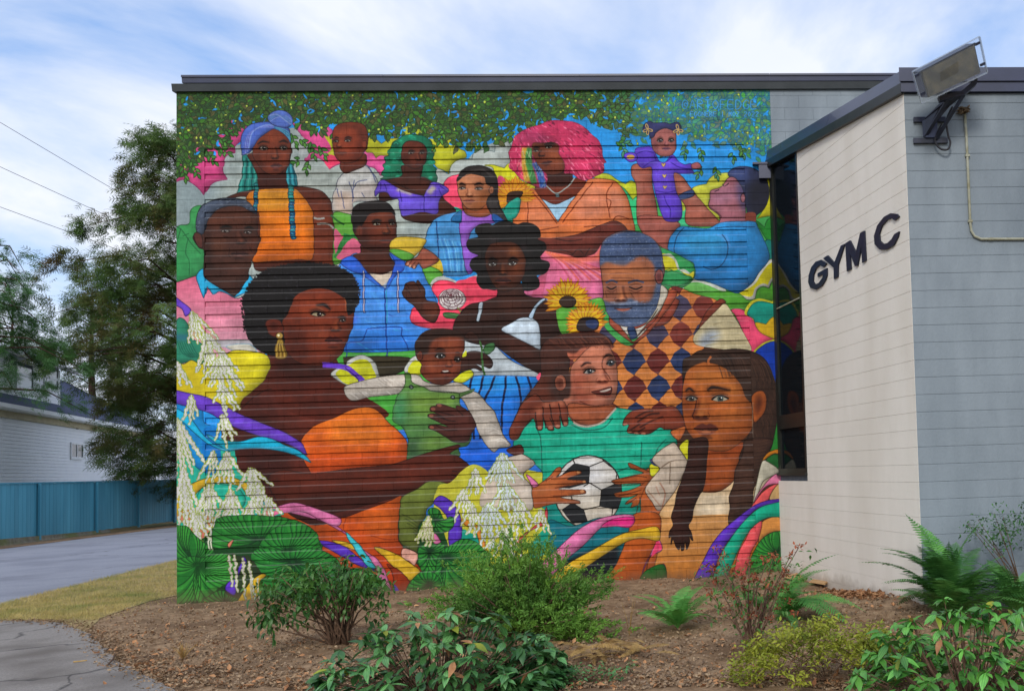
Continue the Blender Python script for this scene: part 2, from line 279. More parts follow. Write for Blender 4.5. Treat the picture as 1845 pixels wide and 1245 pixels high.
# ------------------------------------------------------------------ mural paint
# The mural is flat paint on the block wall.  It is drawn here, shape by shape, into a numpy
# canvas in wall coordinates (nothing is loaded); the blocks pick it up by wall position.
class Paint:
    FR = dict(A1=(310,180,6.15),A2=(580,200,6.15),A3=(860,200,6.15),A4=(1110,200,6.15),
              B1=(310,340,6.15),B2=(590,350,6.15),B3=(830,380,6.15),B4=(1120,380,6.15),
              C1=(310,530,6.15),C2=(590,500,6.15),C3=(820,530,6.15),C4=(1060,520,5.125),
              D1=(310,690,6.15),D2=(590,660,6.15),D3=(860,660,6.15),D4=(1120,600,6.15),
              E1=(310,840,6.15),E2=(590,840,6.15),E3=(830,800,6.15),E4=(1120,790,6.15),
              G1=(310,960,8.786),G2=(440,920,3.727),G3=(900,920,3.727),G4=(1150,900,6.833),P=(0,0,1))
    def __init__(s, w, h, conv, scale):
        s.W, s.H, s.conv, s.k = w, h, conv, scale
        s.a = np.zeros((h, w, 3), np.float32)
        s.clip = None
        s.rng = random.Random(7)
    @staticmethod
    def col(c):
        c = c.lstrip('#')
        return np.array([int(c[i:i+2], 16)/255 for i in (0,2,4)], np.float32)
    def pts(s, fr, t):
        x0, y0, k = s.FR[fr]
        P, C = [], []
        if isinstance(t, str):
            for w in t.split():
                c = w.endswith('c')
                a, b = w.rstrip('c').split(',')
                P.append((x0+float(a)/k, y0+float(b)/k)); C.append(c)
        else:
            for p in t: P.append((x0+p[0]/k, y0+p[1]/k)); C.append(False)
        return np.array(P, float), np.array(C)
    @staticmethod
    def smooth(P, C, closed, n=6):
        N = len(P)
        if N < 3: return P
        if closed:
            m = 0.5*(np.roll(P,-1,0)-np.roll(P,1,0))
        else:
            m = np.zeros_like(P); m[1:-1] = 0.5*(P[2:]-P[:-2]); m[0]=P[1]-P[0]; m[-1]=P[-1]-P[-2]
        m[C] = 0
        i = np.arange(N if closed else N-1); j = (i+1) % N
        # limit tangents to the local segment length
        L = np.linalg.norm(P[j]-P[i], axis=1)
        t = np.linspace(0,1,n,endpoint=False)
        out = []
        for a,b,l in zip(i,j,L):
            ma, mb = m[a].copy(), m[b].copy()
            for v in (ma, mb):
                q = np.hypot(*v)
                if q > 1.2*l: v *= 1.2*l/q
            t_ = t[:,None]; t2=t_*t_; t3=t2*t_
            out.append((2*t3-3*t2+1)*P[a]+(t3-2*t2+t_)*ma+(-2*t3+3*t2)*P[b]+(t3-t2)*mb)
        if not closed: out.append(P[-1:])
        return np.concatenate(out)
    def raster(s, Q):
        """Nonzero-winding mask of polygon Q (canvas px) -> (y0,x0,mask)"""
        x0 = max(int(Q[:,0].min())-1, 0); x1 = min(int(Q[:,0].max())+2, s.W)
        y0 = max(int(Q[:,1].min())-1, 0); y1 = min(int(Q[:,1].max())+2, s.H)
        if x1 <= x0 or y1 <= y0: return None
        T = np.zeros((y1-y0, x1-x0+1), np.int16)
        A = Q; B = np.roll(Q,-1,0)
        sg = np.where(B[:,1] > A[:,1], 1, -1)
        lo = np.minimum(A[:,1],B[:,1]); hi = np.maximum(A[:,1],B[:,1])
        r0 = np.clip(np.ceil(lo-.5).astype(int), y0, y1); r1 = np.clip(np.ceil(hi-.5).astype(int), y0, y1)
        n = np.maximum(r1-r0, 0)
        if n.sum() == 0: return None
        e = np.repeat(np.arange(len(Q)), n)
        r = np.arange(n.sum())-np.repeat(np.cumsum(n)-n, n)+np.repeat(r0, n)
        dy = B[e,1]-A[e,1]
        x = A[e,0]+(r+.5-A[e,1])*(B[e,0]-A[e,0])/dy
        xi = np.clip(np.ceil(x-.5).astype(int), x0, x1)-x0
        np.add.at(T, (r-y0, xi), sg[e])
        return y0, x0, (np.cumsum(T,1)[:,:-1] != 0)
    @staticmethod
    def blur(M, r):
        r = int(max(1, r))
        for _ in range(2):
            for ax in (0,1):
                p = [(0,0),(0,0)]; p[ax] = (r+1, r)
                c = np.cumsum(np.pad(M, p), ax)
                M = (np.take(c, range(2*r+1, c.shape[ax]), ax)-np.take(c, range(0, c.shape[ax]-2*r-1), ax))/(2*r+1)
        return M
    def put(s, R, c, alpha=1.0, soft=0, grad=None):
        if R is None: return
        y0, x0, m = R
        if soft:
            r = max(1, int(soft*s.k)); p = 2*r+2
            ya, xa = max(y0-p,0), max(x0-p,0); yb, xb = min(y0+m.shape[0]+p,s.H), min(x0+m.shape[1]+p,s.W)
            M = np.zeros((yb-ya, xb-xa), np.float32); M[y0-ya:y0-ya+m.shape[0], x0-xa:x0-xa+m.shape[1]] = m
            M = s.blur(M, r)[:yb-ya,:xb-xa].astype(np.float32); y0, x0 = ya, xa
        else: M = m.astype(np.float32)
        if s.clip is not None:
            cy, cx, cm = s.clip
            K = np.zeros_like(M)
            ya, yb = max(y0,cy), min(y0+M.shape[0], cy+cm.shape[0]); xa, xb = max(x0,cx), min(x0+M.shape[1], cx+cm.shape[1])
            if yb <= ya or xb <= xa: return
            K[ya-y0:yb-y0, xa-x0:xb-x0] = cm[ya-cy:yb-cy, xa-cx:xb-cx]
            M = M*K
        v = s.a[y0:y0+M.shape[0], x0:x0+M.shape[1]]
        M = (M*alpha)[...,None]
        if grad is not None:
            t = np.linspace(0,1,M.shape[0],dtype=np.float32)[:,None,None] if grad[1]=='v' else np.linspace(0,1,M.shape[1],dtype=np.float32)[None,:,None]
            cc = s.col(c)*(1-t)+s.col(grad[0])*t
        else: cc = s.col(c)
        v += (cc-v)*M
    def S(s, fr, t, c, line='#1d1410', lw=1.5, soft=0, alpha=1.0, grad=None, closed=True, n=6):
        """filled smooth shape; returns its mask for clipping"""
        P, C = s.pts(fr, t); Q = s.conv(s.smooth(P, C, True, n))
        R = s.raster(Q); s.put(R, c, alpha, soft, grad)
        if line and not soft:
            if s.clip is None: s.volume(R)
            s.ribbon(np.vstack([Q,Q[:1]]), line, lw*.8, .8)
        return R
    def volume(s, R, k=1.0):
        """airbrushed edges: the painter burnt the rims of every form and lit it from the upper left"""
        if R is None: return
        y0, x0, m = R; A = math.sqrt(m.sum())
        if A < 14: return
        r = int(min(26, max(2, A*.09))); q = 2*r+2
        B = s.blur(np.pad(m.astype(np.float32), q), r)
        gy, gx = np.gradient(B); B = B[q:q+m.shape[0], q:q+m.shape[1]]; g = ((gx*.6+gy*.8)*r*1.9)[q:q+m.shape[0], q:q+m.shape[1]]
        f = (1-.34*(1-B)*k+.20*g*k)*1.03
        v = s.a[y0:y0+m.shape[0], x0:x0+m.shape[1]]
        v *= np.where(m, f, 1.0)[...,None].astype(np.float32)
    def ribbon(s, Q, c, w, alpha=1.0, soft=0):
        w = np.broadcast_to(np.asarray(w,float)*s.k/2, (len(Q),))[:,None]
        d = np.gradient(Q, axis=0); L = np.hypot(d[:,0],d[:,1])[:,None]; d = d/np.maximum(L,1e-6)
        nn = np.stack([-d[:,1], d[:,0]],1)
        a, b = Q+nn*w, Q-nn*w
        s.put(s.raster(np.vstack([a, b[::-1]])), c, alpha, soft)
    def L(s, fr, t, c, w=1.5, alpha=1.0, soft=0, taper=False, n=6):
        P, C = s.pts(fr, t); Q = s.conv(s.smooth(P, C, False, n))
        if taper: w = w*np.clip(np.sin(np.linspace(.12,np.pi-.06,len(Q))),.15,1)
        s.ribbon(Q, c, w, alpha, soft)
    def E(s, fr, x, y, rx, ry, c, ang=0, soft=0, alpha=1.0, line=None, lw=1.0):
        t = np.linspace(0,2*math.pi,28,endpoint=False); ca, sa = math.cos(ang), math.sin(ang)
        p = [(x+rx*math.cos(u)*ca-ry*math.sin(u)*sa, y+rx*math.cos(u)*sa+ry*math.sin(u)*ca) for u in t]
        P, C = s.pts(fr, p); Q = s.conv(P); R = s.raster(Q); s.put(R, c, alpha, soft)
        if line: s.ribbon(np.vstack([Q,Q[:1]]), line, lw)
        return R
    # -- pieces of faces
    def eye(s, fr, x, y, w, h, a=0, look=0, iris='#241610', white='#a89e90', lid='#140c08', up=0, sh=.30):
        ca, sa = math.cos(a), math.sin(a)
        f = lambda u, v: (x+u*ca-v*sa, y+u*sa+v*ca)
        s.E(fr, x, y-h*.35, w*.62, h*1.05, lid, a, soft=max(1.2,w/6.15*.09), alpha=min(sh,.42))
        wc = s.col(white)*.80; white = '%02x%02x%02x' % tuple(int(255*q) for q in wc)
        R = s.S(fr, [f(-w/2,h*.1),f(-w*.2,-h*.5),f(w*.15,-h*.52),f(w/2,0),f(w*.2,h*.42),f(-w*.2,h*.45)], white, None)
        old = s.clip; s.clip = R
        s.E(fr, *f(look*w*.22, up*h*.3), h*.6, h*.6, iris)
        s.E(fr, *f(look*w*.22, up*h*.3), h*.28, h*.28, '#050404')
        s.E(fr, *f(look*w*.22+h*.2, up*h*.3-h*.2), h*.12, h*.12, '#e8e8e8')
        s.clip = old
        lw = max(1.2, h/6.15*.34)
        s.L(fr, [f(-w*.55,h*.2),f(-w*.22,-h*.55),f(w*.16,-h*.58),f(w*.56,0)], lid, lw)
        s.L(fr, [f(-w*.42,h*.32),f(0,h*.55),f(w*.46,h*.18)], lid, .8, alpha=.5)
        s.L(fr, [f(-w*.5,-h*.55),f(-w*.1,-h*1.15),f(w*.5,-h*.7)], lid, .9, alpha=.5)
    def brow(s, fr, t, c, w=4): s.L(fr, t, c, w, taper=True); s.L(fr, t, c, w*1.6, alpha=.35, soft=1)
    def nose(s, fr, x, y, w, dk, hl, lean=0, top=None):
        tx, ty = top if top else (x-lean*w*.5, y-w*1.5)
        s.S(fr, [(tx-w*.16,ty),(tx+w*.16,ty),(x+w*.30,y-w*.25),(x+w*.42,y),(x-w*.42,y),(x-w*.30,y-w*.25)], hl, None, soft=w/6.15*.12, alpha=.35)
        sx = -1 if lean >= 0 else 1
        s.L(fr, [(tx+sx*w*.2,ty),(x+sx*w*.28,y-w*.5),(x+sx*w*.5,y-w*.05)], dk, w/6.15*.2, alpha=.55, soft=w/6.15*.07)
        s.E(fr, x, y+w*.08, w*.5, w*.13, dk, soft=w/6.15*.05, alpha=.8)
        for q in (-1,1): s.E(fr, x+q*w*.24, y, w*.15, w*.09, dk, soft=.6, alpha=.95)
        s.E(fr, x, y-w*.2, w*.14, w*.12, hl, soft=w/6.15*.06, alpha=.75)
        for q in (-1,1): s.L(fr, [(x+q*w*.42,y-w*.3),(x+q*w*.54,y-w*.08),(x+q*w*.4,y+w*.06)], dk, 1.1, alpha=.6)
    def mouth(s, fr, x, y, w, h, a, up, lo, dk='#1c0c08', hl=None):
        ca, sa = math.cos(a), math.sin(a)
        f = lambda u, v: (x+u*ca-v*sa, y+u*sa+v*ca)
        s.S(fr, [f(-w/2,0),f(-w*.18,-h*.5),f(0,-h*.36),f(w*.18,-h*.5),f(w/2,0),f(0,h*.1)], up, None, soft=.5)
        s.S(fr, [f(-w*.46,h*.02),f(0,h*.06),f(w*.46,h*.02),f(w*.2,h*.55),f(-w*.2,h*.55)], lo, None, soft=.5)
        s.L(fr, [f(-w*.52,0),f(-w*.15,h*.06),f(0,h*.02),f(w*.15,h*.06),f(w*.52,0)], dk, max(1.1,h/6.15*.16))
        if hl: s.E(fr, *f(0,h*.28), w*.2, h*.12, hl, a, soft=.8, alpha=.6)
        s.E(fr, *f(0,h*.85), w*.3, h*.16, dk, a, soft=1, alpha=.5)
    # -- plants and flowers
    def leaf(s, x, y, l, w, ang, c, line='#1c2a12', lw=.9, mid=None):
        ca, sa = math.cos(ang), math.sin(ang)
        f = lambda u, v: (x+u*ca-v*sa, y+u*sa+v*ca)
        P = np.array([f(0,0),f(l*.22,-w*.42),f(l*.5,-w*.5),f(l*.8,-w*.24),f(l,0),f(l*.8,w*.24),f(l*.5,w*.5),f(l*.22,w*.42)])
        Q = s.conv(P); s.put(s.raster(Q), c)
        if line: s.ribbon(np.vstack([Q,Q[:1]]), line, lw)
        if mid: s.ribbon(s.conv(np.array([f(0,0),f(l*.5,l*.03),f(l*.95,0)])), mid, .7, .8)
    def strand(s, p0, p1, w=5, c='#bdbcb6', edge='#6d7c30', amp=2.4, sag=.15):
        L = math.hypot(p1[0]-p0[0], p1[1]-p0[1]); n = max(6, int(L/1.6))
        t = np.linspace(0,1,n); r = s.rng
        cx = (p0[0]+p1[0])/2 + (p0[0]-p1[0])*sag; cy = (p0[1]+p1[1])/2 - abs(p1[0]-p0[0])*sag
        x = (1-t)**2*p0[0]+2*t*(1-t)*cx+t*t*p1[0]; y = (1-t)**2*p0[1]+2*t*(1-t)*cy+t*t*p1[1]
        ph = r.random()*6.28; per = 11+r.random()*5
        d = np.arange(n)*L/n
        nx, ny = -(p1[1]-p0[1])/L, (p1[0]-p0[0])/L
        wob = amp*np.sin(d/per*6.283+ph)*np.minimum(1,t*4)*.5
        x, y = x+nx*wob, y+ny*wob
        ww = w*1.22*(.74+.36*np.sin(d/per*12.57+ph*2))*(1-.5*t)*np.minimum(1,.35+t*5)
        Q = s.conv(np.stack([x,y],1))
        s.ribbon(Q, edge, ww+1.9); s.ribbon(Q, c, ww)
    def spray(s, top, ends, w=5, c='#bdbcb6', edge='#7d8c34', under='#93a03a'):
        for e in ends:
            s.L('P', [top, ((top[0]+e[0])/2,(top[1]+e[1])/2-4), e], under, 2.2)
        for e in ends: s.strand(top, e, w*(.8+.5*s.rng.random()), c, edge)
    def fan(s, top, half, length, n, w=5, lean=0, **k):
        ends = []; n = max(4,int(n*.62)); w = w*1.12
        for i in range(n):
            u = (i+.5+s.rng.uniform(-.3,.3))/n*2-1
            ends.append((top[0]+lean+u*half*(.8+.3*s.rng.random()), top[1]+length*(1-.35*abs(u)**1.6)*(.72+.33*s.rng.random())))
        s.rng.shuffle(ends); s.spray(top, ends, w, **k)
    def hosta(s, fr, outline, cx, cy, base='#1d5c24', hi='#3a8a34', dk='#0d2c16', n=22, line='#0c2410'):
        R = s.S(fr, outline, base, line, 1.5); s.clip = R
        P, _ = s.pts(fr, outline); P = s.smooth(P, np.zeros(len(P),bool), True, 8)
        x0,y0,k = s.FR[fr]; c = np.array([x0+cx/k, y0+cy/k])
        idx = np.linspace(0, len(P)-1, n, endpoint=False).astype(int)
        for q, i in enumerate(idx):
            e = P[i]; d = e-c; nrm = np.array([-d[1],d[0]])*.12*(1 if d[0] > 0 else -1)
            t = np.linspace(.1,1,14)[:,None]
            Q = s.conv(c+d*t+nrm*(4*t*(1-t)))
            L = np.hypot(*d)
            s.ribbon(Q, hi, np.linspace(.5,L*.13,14), .6, soft=max(.6,L*.012))
        for q, i in enumerate(idx):
            i2 = (i+len(P)//(2*n)) % len(P); e = P[i2]; d = e-c; nrm = np.array([-d[1],d[0]])*.12*(1 if d[0] > 0 else -1)
            t = np.linspace(.05,1,14)[:,None]; Q = s.conv(c+d*t+nrm*(4*t*(1-t)))
            s.ribbon(Q, dk, 1.5, .85)
        s.E('P', c[0], c[1], 7, 7, dk, soft=3, alpha=.8)
        s.clip = None
    def hair(s, fr, R, curves, c, w=1.0, alpha=.7):
        s.clip = R
        for t in curves: s.L(fr, t, c, w, alpha)
        s.clip = None
    def speck(s, R, c, n, r=1.0, alpha=.5):
        if R is None: return
        y0,x0,m = R; old = s.clip
        for _ in range(n):
            i, j = s.rng.randrange(m.shape[0]), s.rng.randrange(m.shape[1])
            if not m[i,j]: continue
            q = max(1,int(r*s.k*(.5+s.rng.random()))); v = s.a[y0+i:y0+i+q, x0+j:x0+j+q]
            v += (s.col(c)-v)*alpha
    def flower(s, fr, x, y, r, n, c, a0=0, a1=6.283, core=None, line='#9a4a1a', inner=.35, asp=.2, hub='#2a1c14'):
        for layer in (0,1):
            for i in range(n):
                a = a0+(a1-a0)*(i+.5*layer)/n; l = r*(.85+.25*s.rng.random())*(1 if layer else 1.02)
                X0,Y0,k = s.FR[fr]
                s.leaf(X0+(x+math.cos(a)*r*inner)/k, Y0+(y+math.sin(a)*r*inner)/k, l*(1-inner)/k, r*asp*2/k, a, c if layer else '#b8801e', line, 1.0)
        if core: s.E(fr, x, y, core[0], core[1], hub, line='#140c08', lw=1.5)

def paint_mural(p):
    S, L, E, rng = p.S, p.L, p.E, p.rng
    X0 = 290
    # ---- grounds
    p.put((0,0,np.ones((p.H,p.W),bool)), '#2a86c6')
    S('P','300,950 700,930 1000,1000 1000,1120 300,1120','#143a1a',None)
    S('P','1120,950 1420,900 1420,1120 1120,1120','#8a4c1c',None)
    S('P','690,640 1000,560 1000,900 690,900','#2a64b0',None)
    S('P','560,640 740,600 760,760 560,760','#3f8a34',None)
    S('P','1180,640 1420,640 1420,920 1180,920','#3a2418',None)
    S('P','820,860 1000,860 1000,1000 820,1000','#a9a636',None)
    S('P','1130,840 1210,840 1210,990 1130,990','#8f4a24',None)
    S('P','410,690 520,680 520,820 410,820','#40190f',None)
    S('P','1080,380 1400,380 1400,560 1080,640','#3c8a46',None)
    S('P','300,330 300,560 700,520 1010,420 1010,300 940,250 860,270 800,330 700,300 560,230 430,260','#8e9996',None)
    S('P','300,330 300,500 380,500 380,300','#77868a',None,soft=12,alpha=.7)
    S('P','430,320 430,480 700,480 700,310','#a3a79c',None,soft=14,alpha=.5)
    # pink cloud, left
    S('A1','-60,905 40,905 130,880 220,920 300,985 350,1050c 400,970 480,905 610,880c 565,790 570,700 600,620 690,580c 700,510 770,440 860,250 660,200 400,250 180,350 -60,500','#bb4578','#6a1c46')
    S('A1','1340,230 1660,250 1850,440 1870,690c 1745,765c 1680,680 1600,640 1470,670 1500,560 1440,400','#bf4a7e','#6a1c46')
    S('A1','1690,400 1760,420 1800,560 1820,640 1775,690c 1720,600 1760,520','#a9ac2c',None)
    S('A1','1430,400 1480,450 1520,560 1480,640 1380,560 1360,460','#9aa09e',None)
    S('A2','20,560 85,640c 140,590 200,560 160,500 40,480','#c43c5c',None)
    # olive and grey clouds in the middle
    S('A2','470,430 560,460 600,520c 640,490 720,490 720,690 640,705c 580,630 470,590','#bf4f84','#5a2040')
    S('A2','480,260 560,280 660,360c 740,310 830,300 900,330 760,480 640,490 600,520c 560,460 480,440','#9c9d26','#4a4a14')
    S('A3','-460,900 -450,640 -320,690 -290,580 -200,530 -60,530c -30,450 80,420 190,450c 200,360 260,320 350,350 390,450 380,640 200,650 100,720 -100,760','#99a09b','#3e4a4a')
    S('A2','870,240 900,190 1000,140 1080,140 1200,180 1290,250 1420,260 1480,320 1510,400 1580,440 1600,510 1520,530 1450,570 1400,685c 1340,650 1270,620 1100,400','#a3a426','#46480f')
    S('A3','80,600 160,590 230,610 300,630c 360,570 430,640 480,760 640,830 600,900 200,900 180,640','#b0b022','#4a4a10')
    S('A2','1560,690 1490,700 1420,720 1350,800 1340,950 1420,1060 1580,1100','#cf4560','#5a1a2a')
    S('A3','230,720 330,800 330,1050 220,1050','#c8466c',None)
    S('A3','200,1080 440,940 480,1100 400,1240 200,1240','#1d8c78','#0c3a34')
    S('A2','1430,1060 1540,1110 1250,1240 1220,1180','#23947c',None)
    # right side hills
    S('A4','840,860 900,820 1000,800c 1040,740 1120,690 1260,680 1240,760 1150,850 1060,880 1040,960 1030,1060 1160,1160 1130,1200c 1000,1080 870,900','#a8aa3c','#3c4420')
    S('A4','650,920 760,1010 740,1100 650,1100','#2a86c6',None)
    S('A4','690,1010 760,980 840,1160 840,1260 700,1260','#3aa874','#17452f')
    S('A4','700,1000 740,980 770,1060 740,1100','#9fa63a',None)
    S('A4','1660,770 1800,840 1840,1180 1700,1160 1560,1190c 1640,1060','#a5a01c','#3c4410')
    S('B4','1470,90 1530,130 1585,180c 1620,90 1760,50 1790,440 1640,360 1500,140','#1d6b24','#0c3014')
    S('B4','1590,330 1700,340 1780,440 1790,560 1610,540','#116058','#08302c')
    S('A3','1350,690 1450,690 1550,760 1640,800c 1700,770 1760,800 1780,930 1720,980c 1640,870 1550,800 1500,770 1300,740','#a6ac2a','#3c4614')
    S('A3','1540,800 1640,870 1720,980c 1775,940 1780,1100 1800,1240 1710,1240 1690,1050 1620,900','#2fa66a','#12402c')
    S('B4','1780,505 1600,560 1520,680 1440,800 1300,880 1255,900 1380,975 1480,965 1500,870 1560,830 1630,850c 1680,760 1790,730','#a9aaa0','#2c3418')
    S('B4','1790,540 1640,580 1550,690 1470,810 1330,890 1290,905 1400,945 1450,930 1480,850 1560,800 1620,815c 1670,730 1790,700','#a8a01a',None)
    S('B4','640,860 660,800 740,750 860,745 960,790 1080,810 1170,880 1300,905 1390,980 1480,970c 1500,880 1560,840 1635,855c 1690,760 1790,740 1800,930 1700,960 1670,1010c 1520,980 1420,1020 1370,1120 1400,1200 1200,1200 900,1000','#4a8836','#1c3a14',grad=('#3a741e','h'))
    S('B4','640,850 700,770 850,745 950,785 1080,810 1160,880 1100,880 900,800 760,790 700,850','#a7aca2',None)
    S('B4','690,850 760,790 880,790 1000,850 1080,880 900,900','#5c9a4c',None)
    S('C4','1320,190 1410,185 1490,240 1560,320 1590,400 1725,460c 1620,500 1550,600 1480,620 1440,430 1360,250','#c04462','#4a1422')
    S('B4','1360,1130 1410,1020 1520,965 1670,1000c 1700,950 1800,900 1810,1240 1500,1240 1440,1180','#a9a42c',None)
    S('B4','1390,1140 1440,1040 1530,995 1675,1025c 1720,970 1810,940 1810,1300 1500,1270 1460,1190','#0f7868','#0a3c34')
    S('C4','1540,310 1640,325c 1700,260 1800,250 1800,490 1725,465 1590,400','#b4921e','#4a4010')
    S('C4','1525,575 1610,500 1710,465 1800,475 1800,520 1620,540 1560,600','#a8a62c',None)
    S('C4','1540,600 1620,515 1710,482 1810,492 1830,1250 1740,1250 1740,900 1640,700','#0a3088','#061a48')
    S('D4','1720,880 1810,960 1840,1240 1840,1560 1640,1560 1660,1100','#1d5f22','#0c2c10')
    # ---- leaf canopy along the top
    def low(x):   # lower edge of the canopy, photo px
        xs=[310,330,360,400,430,470,520,560,600,640,700,760,830,880,930,980,1040,1090,1130,1180,1250,1310,1400]
        ys=[330,318,292,268,232,215,222,240,236,240,248,252,268,268,250,215,212,230,262,258,262,268,305]
        return float(np.interp(x,xs,ys))
    S('P','300,150 1400,150 1400,225 1250,215 1100,205 900,222 760,222 620,225 470,208 400,225 340,280 300,300','#34562c',None,alpha=.95)
    S('P','700,150 1400,150 1400,235 1250,225 1100,215 900,222 760,222 700,215','#2a6a8a',None,soft=14,alpha=.45)
    S('P','990,150 1400,150 1400,260 1250,240 1100,225','#2c7c9c',None,soft=10,alpha=.5)
    for _ in range(95):
        x = rng.uniform(330,1390); y = rng.uniform(165,low(x)-8)
        p.leaf(x,y,rng.uniform(8,17),rng.uniform(4,7),rng.uniform(0,6.28),rng.choice(['#2a82c4','#2676b4','#2b8ad0']),None)
    for _ in range(4300):
        x = rng.uniform(306,1400); u = rng.random(); y = 152+(low(x)-156)*u
        edge = u > .74
        if edge and rng.random() < .34: continue
        if x > 1100 and u > .86 and rng.random() < .5: continue
        if x > 640 and rng.random() < .12: continue
        r = min(1,max(0,(x-1040)/200))
        g = rng.choice([(50,86,32),(60,98,34),(64,90,40),(44,76,36),(76,76,44),(38,68,36),(56,102,34)])
        g = [g[0]*(1-r)+(70+rng.uniform(-14,28))*r, g[1]*(1-r)+(130+rng.uniform(-20,12))*r, g[2]*(1-r)+(88+rng.uniform(-22,24))*r]
        c = '%02x%02x%02x' % tuple(int(v) for v in g)
        ln = '#22301a' if r < .5 else '#28586a'
        p.leaf(x,y,rng.uniform(11,18),rng.uniform(6,9.5),rng.uniform(-.6,3.7),c,ln,1.2,mid=ln if rng.random()<.3 else None)
        if rng.random() < (.09+.12*u)*(1 if x > 420 else .5):
            x += rng.uniform(-8,8); y += rng.uniform(-5,5); a = rng.uniform(0,6.28)
            p.leaf(x,y,rng.uniform(7,15),rng.uniform(2.5,5),a,rng.choice(['#2a8ad0','#2c90d8','#2678b8']),None)
            if rng.random()<.6: p.leaf(x,y,rng.uniform(6,11),rng.uniform(2.5,4.5),a+rng.uniform(.8,1.8),'#2a8ad0',None)
    for _ in range(120):
        x = rng.uniform(315,1385); y = rng.uniform(164,low(x)-2)
        E('P',x,y,rng.uniform(1.2,2.8),rng.uniform(1.2,2.8),rng.choice(['#a9bb48','#b6c258','#98ac40']),line='#33421a',lw=.7)
    def twig(x,y,a,n,l,c='#3d6e2c'):
        for i in range(n):
            q = a+(-.75 if i%2 else .75)*rng.uniform(.6,1.2); d = i*l*.42
            p.leaf(x+math.cos(a)*d,y+math.sin(a)*d,l*rng.uniform(.85,1.2),l*.5,q,rng.choice([c,'#4a7a30','#346428']),'#16260f',1.1)
        p.leaf(x+math.cos(a)*n*l*.42,y+math.sin(a)*n*l*.42,l,l*.46,a,c,'#16260f',1.1)
    for x,y,a,n in [(395,250,.5,4),(405,235,.3,3),(345,290,1.1,5),(330,300,1.4,4),(370,270,.9,5),(395,265,.6,4),(540,250,.7,5),(560,255,1.3,5),(575,262,1.1,4),(600,240,1.2,3),(555,290,1.7,3),(540,285,2.4,3),(525,240,1.2,4),(690,225,.9,3),(640,215,1.2,3),(770,245,1.5,3),(800,235,2.0,4),(785,262,2.2,2),(760,215,1.3,3),(1110,255,.2,4),(1120,262,1.2,3),(1235,262,1.6,3),(1262,265,1.4,3),(1290,300,1.4,3),(1335,262,1.3,3),(1385,285,1.2,4),(1205,262,2.2,3),(1320,275,1.5,2),(1265,300,2.0,3)]:
        r = x > 1100
        twig(x,y,a,n,12,'#3f7a5c' if r else '#3d6e2c')
    # signature
    def word(txt, x, y, h, w, c, lw):
        G = {'A':[[(0,1),(.5,0),(1,1)],[(.2,.62),(.8,.62)]],'R':[[(0,1),(0,0),(.8,.08),(.85,.4),(0,.52),(.9,1)]],'T':[[(0,0),(1,0)],[(.5,0),(.5,1)]],
             'O':[[(.5,0),(.05,.3),(.05,.7),(.5,1),(.95,.7),(.95,.3),(.5,0)]],'F':[[(1,0),(0,0),(0,1)],[(0,.5),(.8,.5)]],'E':[[(1,0),(0,0),(0,1),(1,1)],[(0,.5),(.8,.5)]],
             'D':[[(0,0),(0,1),(.6,.95),(1,.5),(.6,.05),(0,0)]],'G':[[(1,.15),(.5,0),(0,.4),(.1,.85),(.6,1),(1,.8),(1,.55),(.6,.55)]],'N':[[(0,1),(0,0),(1,1),(1,0)]],
             'B':[[(0,0),(0,1),(.8,.95),(.9,.7),(0,.5),(.8,.35),(.7,.05),(0,0)]],'M':[[(0,1),(.1,0),(.5,.6),(.9,0),(1,1)]],'Z':[[(0,0),(1,0),(0,1),(1,1)]],'I':[[(.5,0),(.5,1)]],
             '2':[[(0,.2),(.5,0),(1,.25),(0,1),(1,1)]],'0':[[(.5,0),(.1,.5),(.5,1),(.9,.5),(.5,0)]],'|':[[(.5,-.1),(.5,1.1)]],'@':[[(.9,.9),(.3,1),(0,.5),(.4,0),(1,.2),(.95,.7),(.6,.7),(.35,.5),(.65,.3),(.8,.5)]],' ':[]}
        for ch in txt:
            for st in G.get(ch,[]): L('P',[(x+u*w*.7,y+v*h) for u,v in st],'#2a5a78',lw+1.2,.55,n=3)
            for st in G.get(ch,[]): L('P',[(x+u*w*.7,y+v*h) for u,v in st],c,lw,n=3)
            x += w
    word('@ARTOFEDGE',1229,180,15.5,13.8,'#3f8cc4',1.5)
    word('EGGNEBE | MOZ 2022',1244,201,8,6.9,'#4a94d2',1.1)

    # ---- woman in the turban
    S('A1','790,600 930,700 960,940 950,1010 840,1010 720,1030 760,880 780,760','#1d6a62','#0b2a28')
    R = S('A1','1240,700 1330,720 1390,930 1350,960 1280,930 1250,820','#1c6c74','#0b2a30')
    for i in range(6):
        x = 800+i*27
        L('A1',[(x,640),(x-8+i*4,800),(x-50+i*16,1000)],['#3f9488','#0f3c3c'][i%2],2.6,.8)
    for i in range(4): L('A1',[(1270+i*22,720),(1275+i*26,850),(1290+i*26,940)],['#3f94a0','#0f3a48'][i%2],2.4,.8)
    S('B1','600,110 740,40 900,0 940,-20 1400,-30 1600,0 1700,60 1770,180 1790,420 1790,860 1560,860 1200,870 900,860 880,130','#4a2013','#140806')
    S('B1','1560,250 1640,120 1760,220 1780,420 1780,820 1580,800 1570,500','#6a2f1a',None,soft=3,alpha=.6)
    R = S('A1','840,600 960,560 1300,520 1310,640 1260,800 1260,880 1290,950 1330,990 920,1000 950,930 930,800 870,680','#4a2014','#160a06')
    p.clip = R
    S('A1','940,800 1260,800 1250,960 940,960','#2c120c',None,soft=4,alpha=.75); p.clip = None
    R = S('A1','890,470 930,400 1080,320 1240,340 1310,450 1310,590 1290,700 1230,790 1140,830 1030,800 940,700 890,600','#5e2a1a','#1c0c08')
    p.clip = R
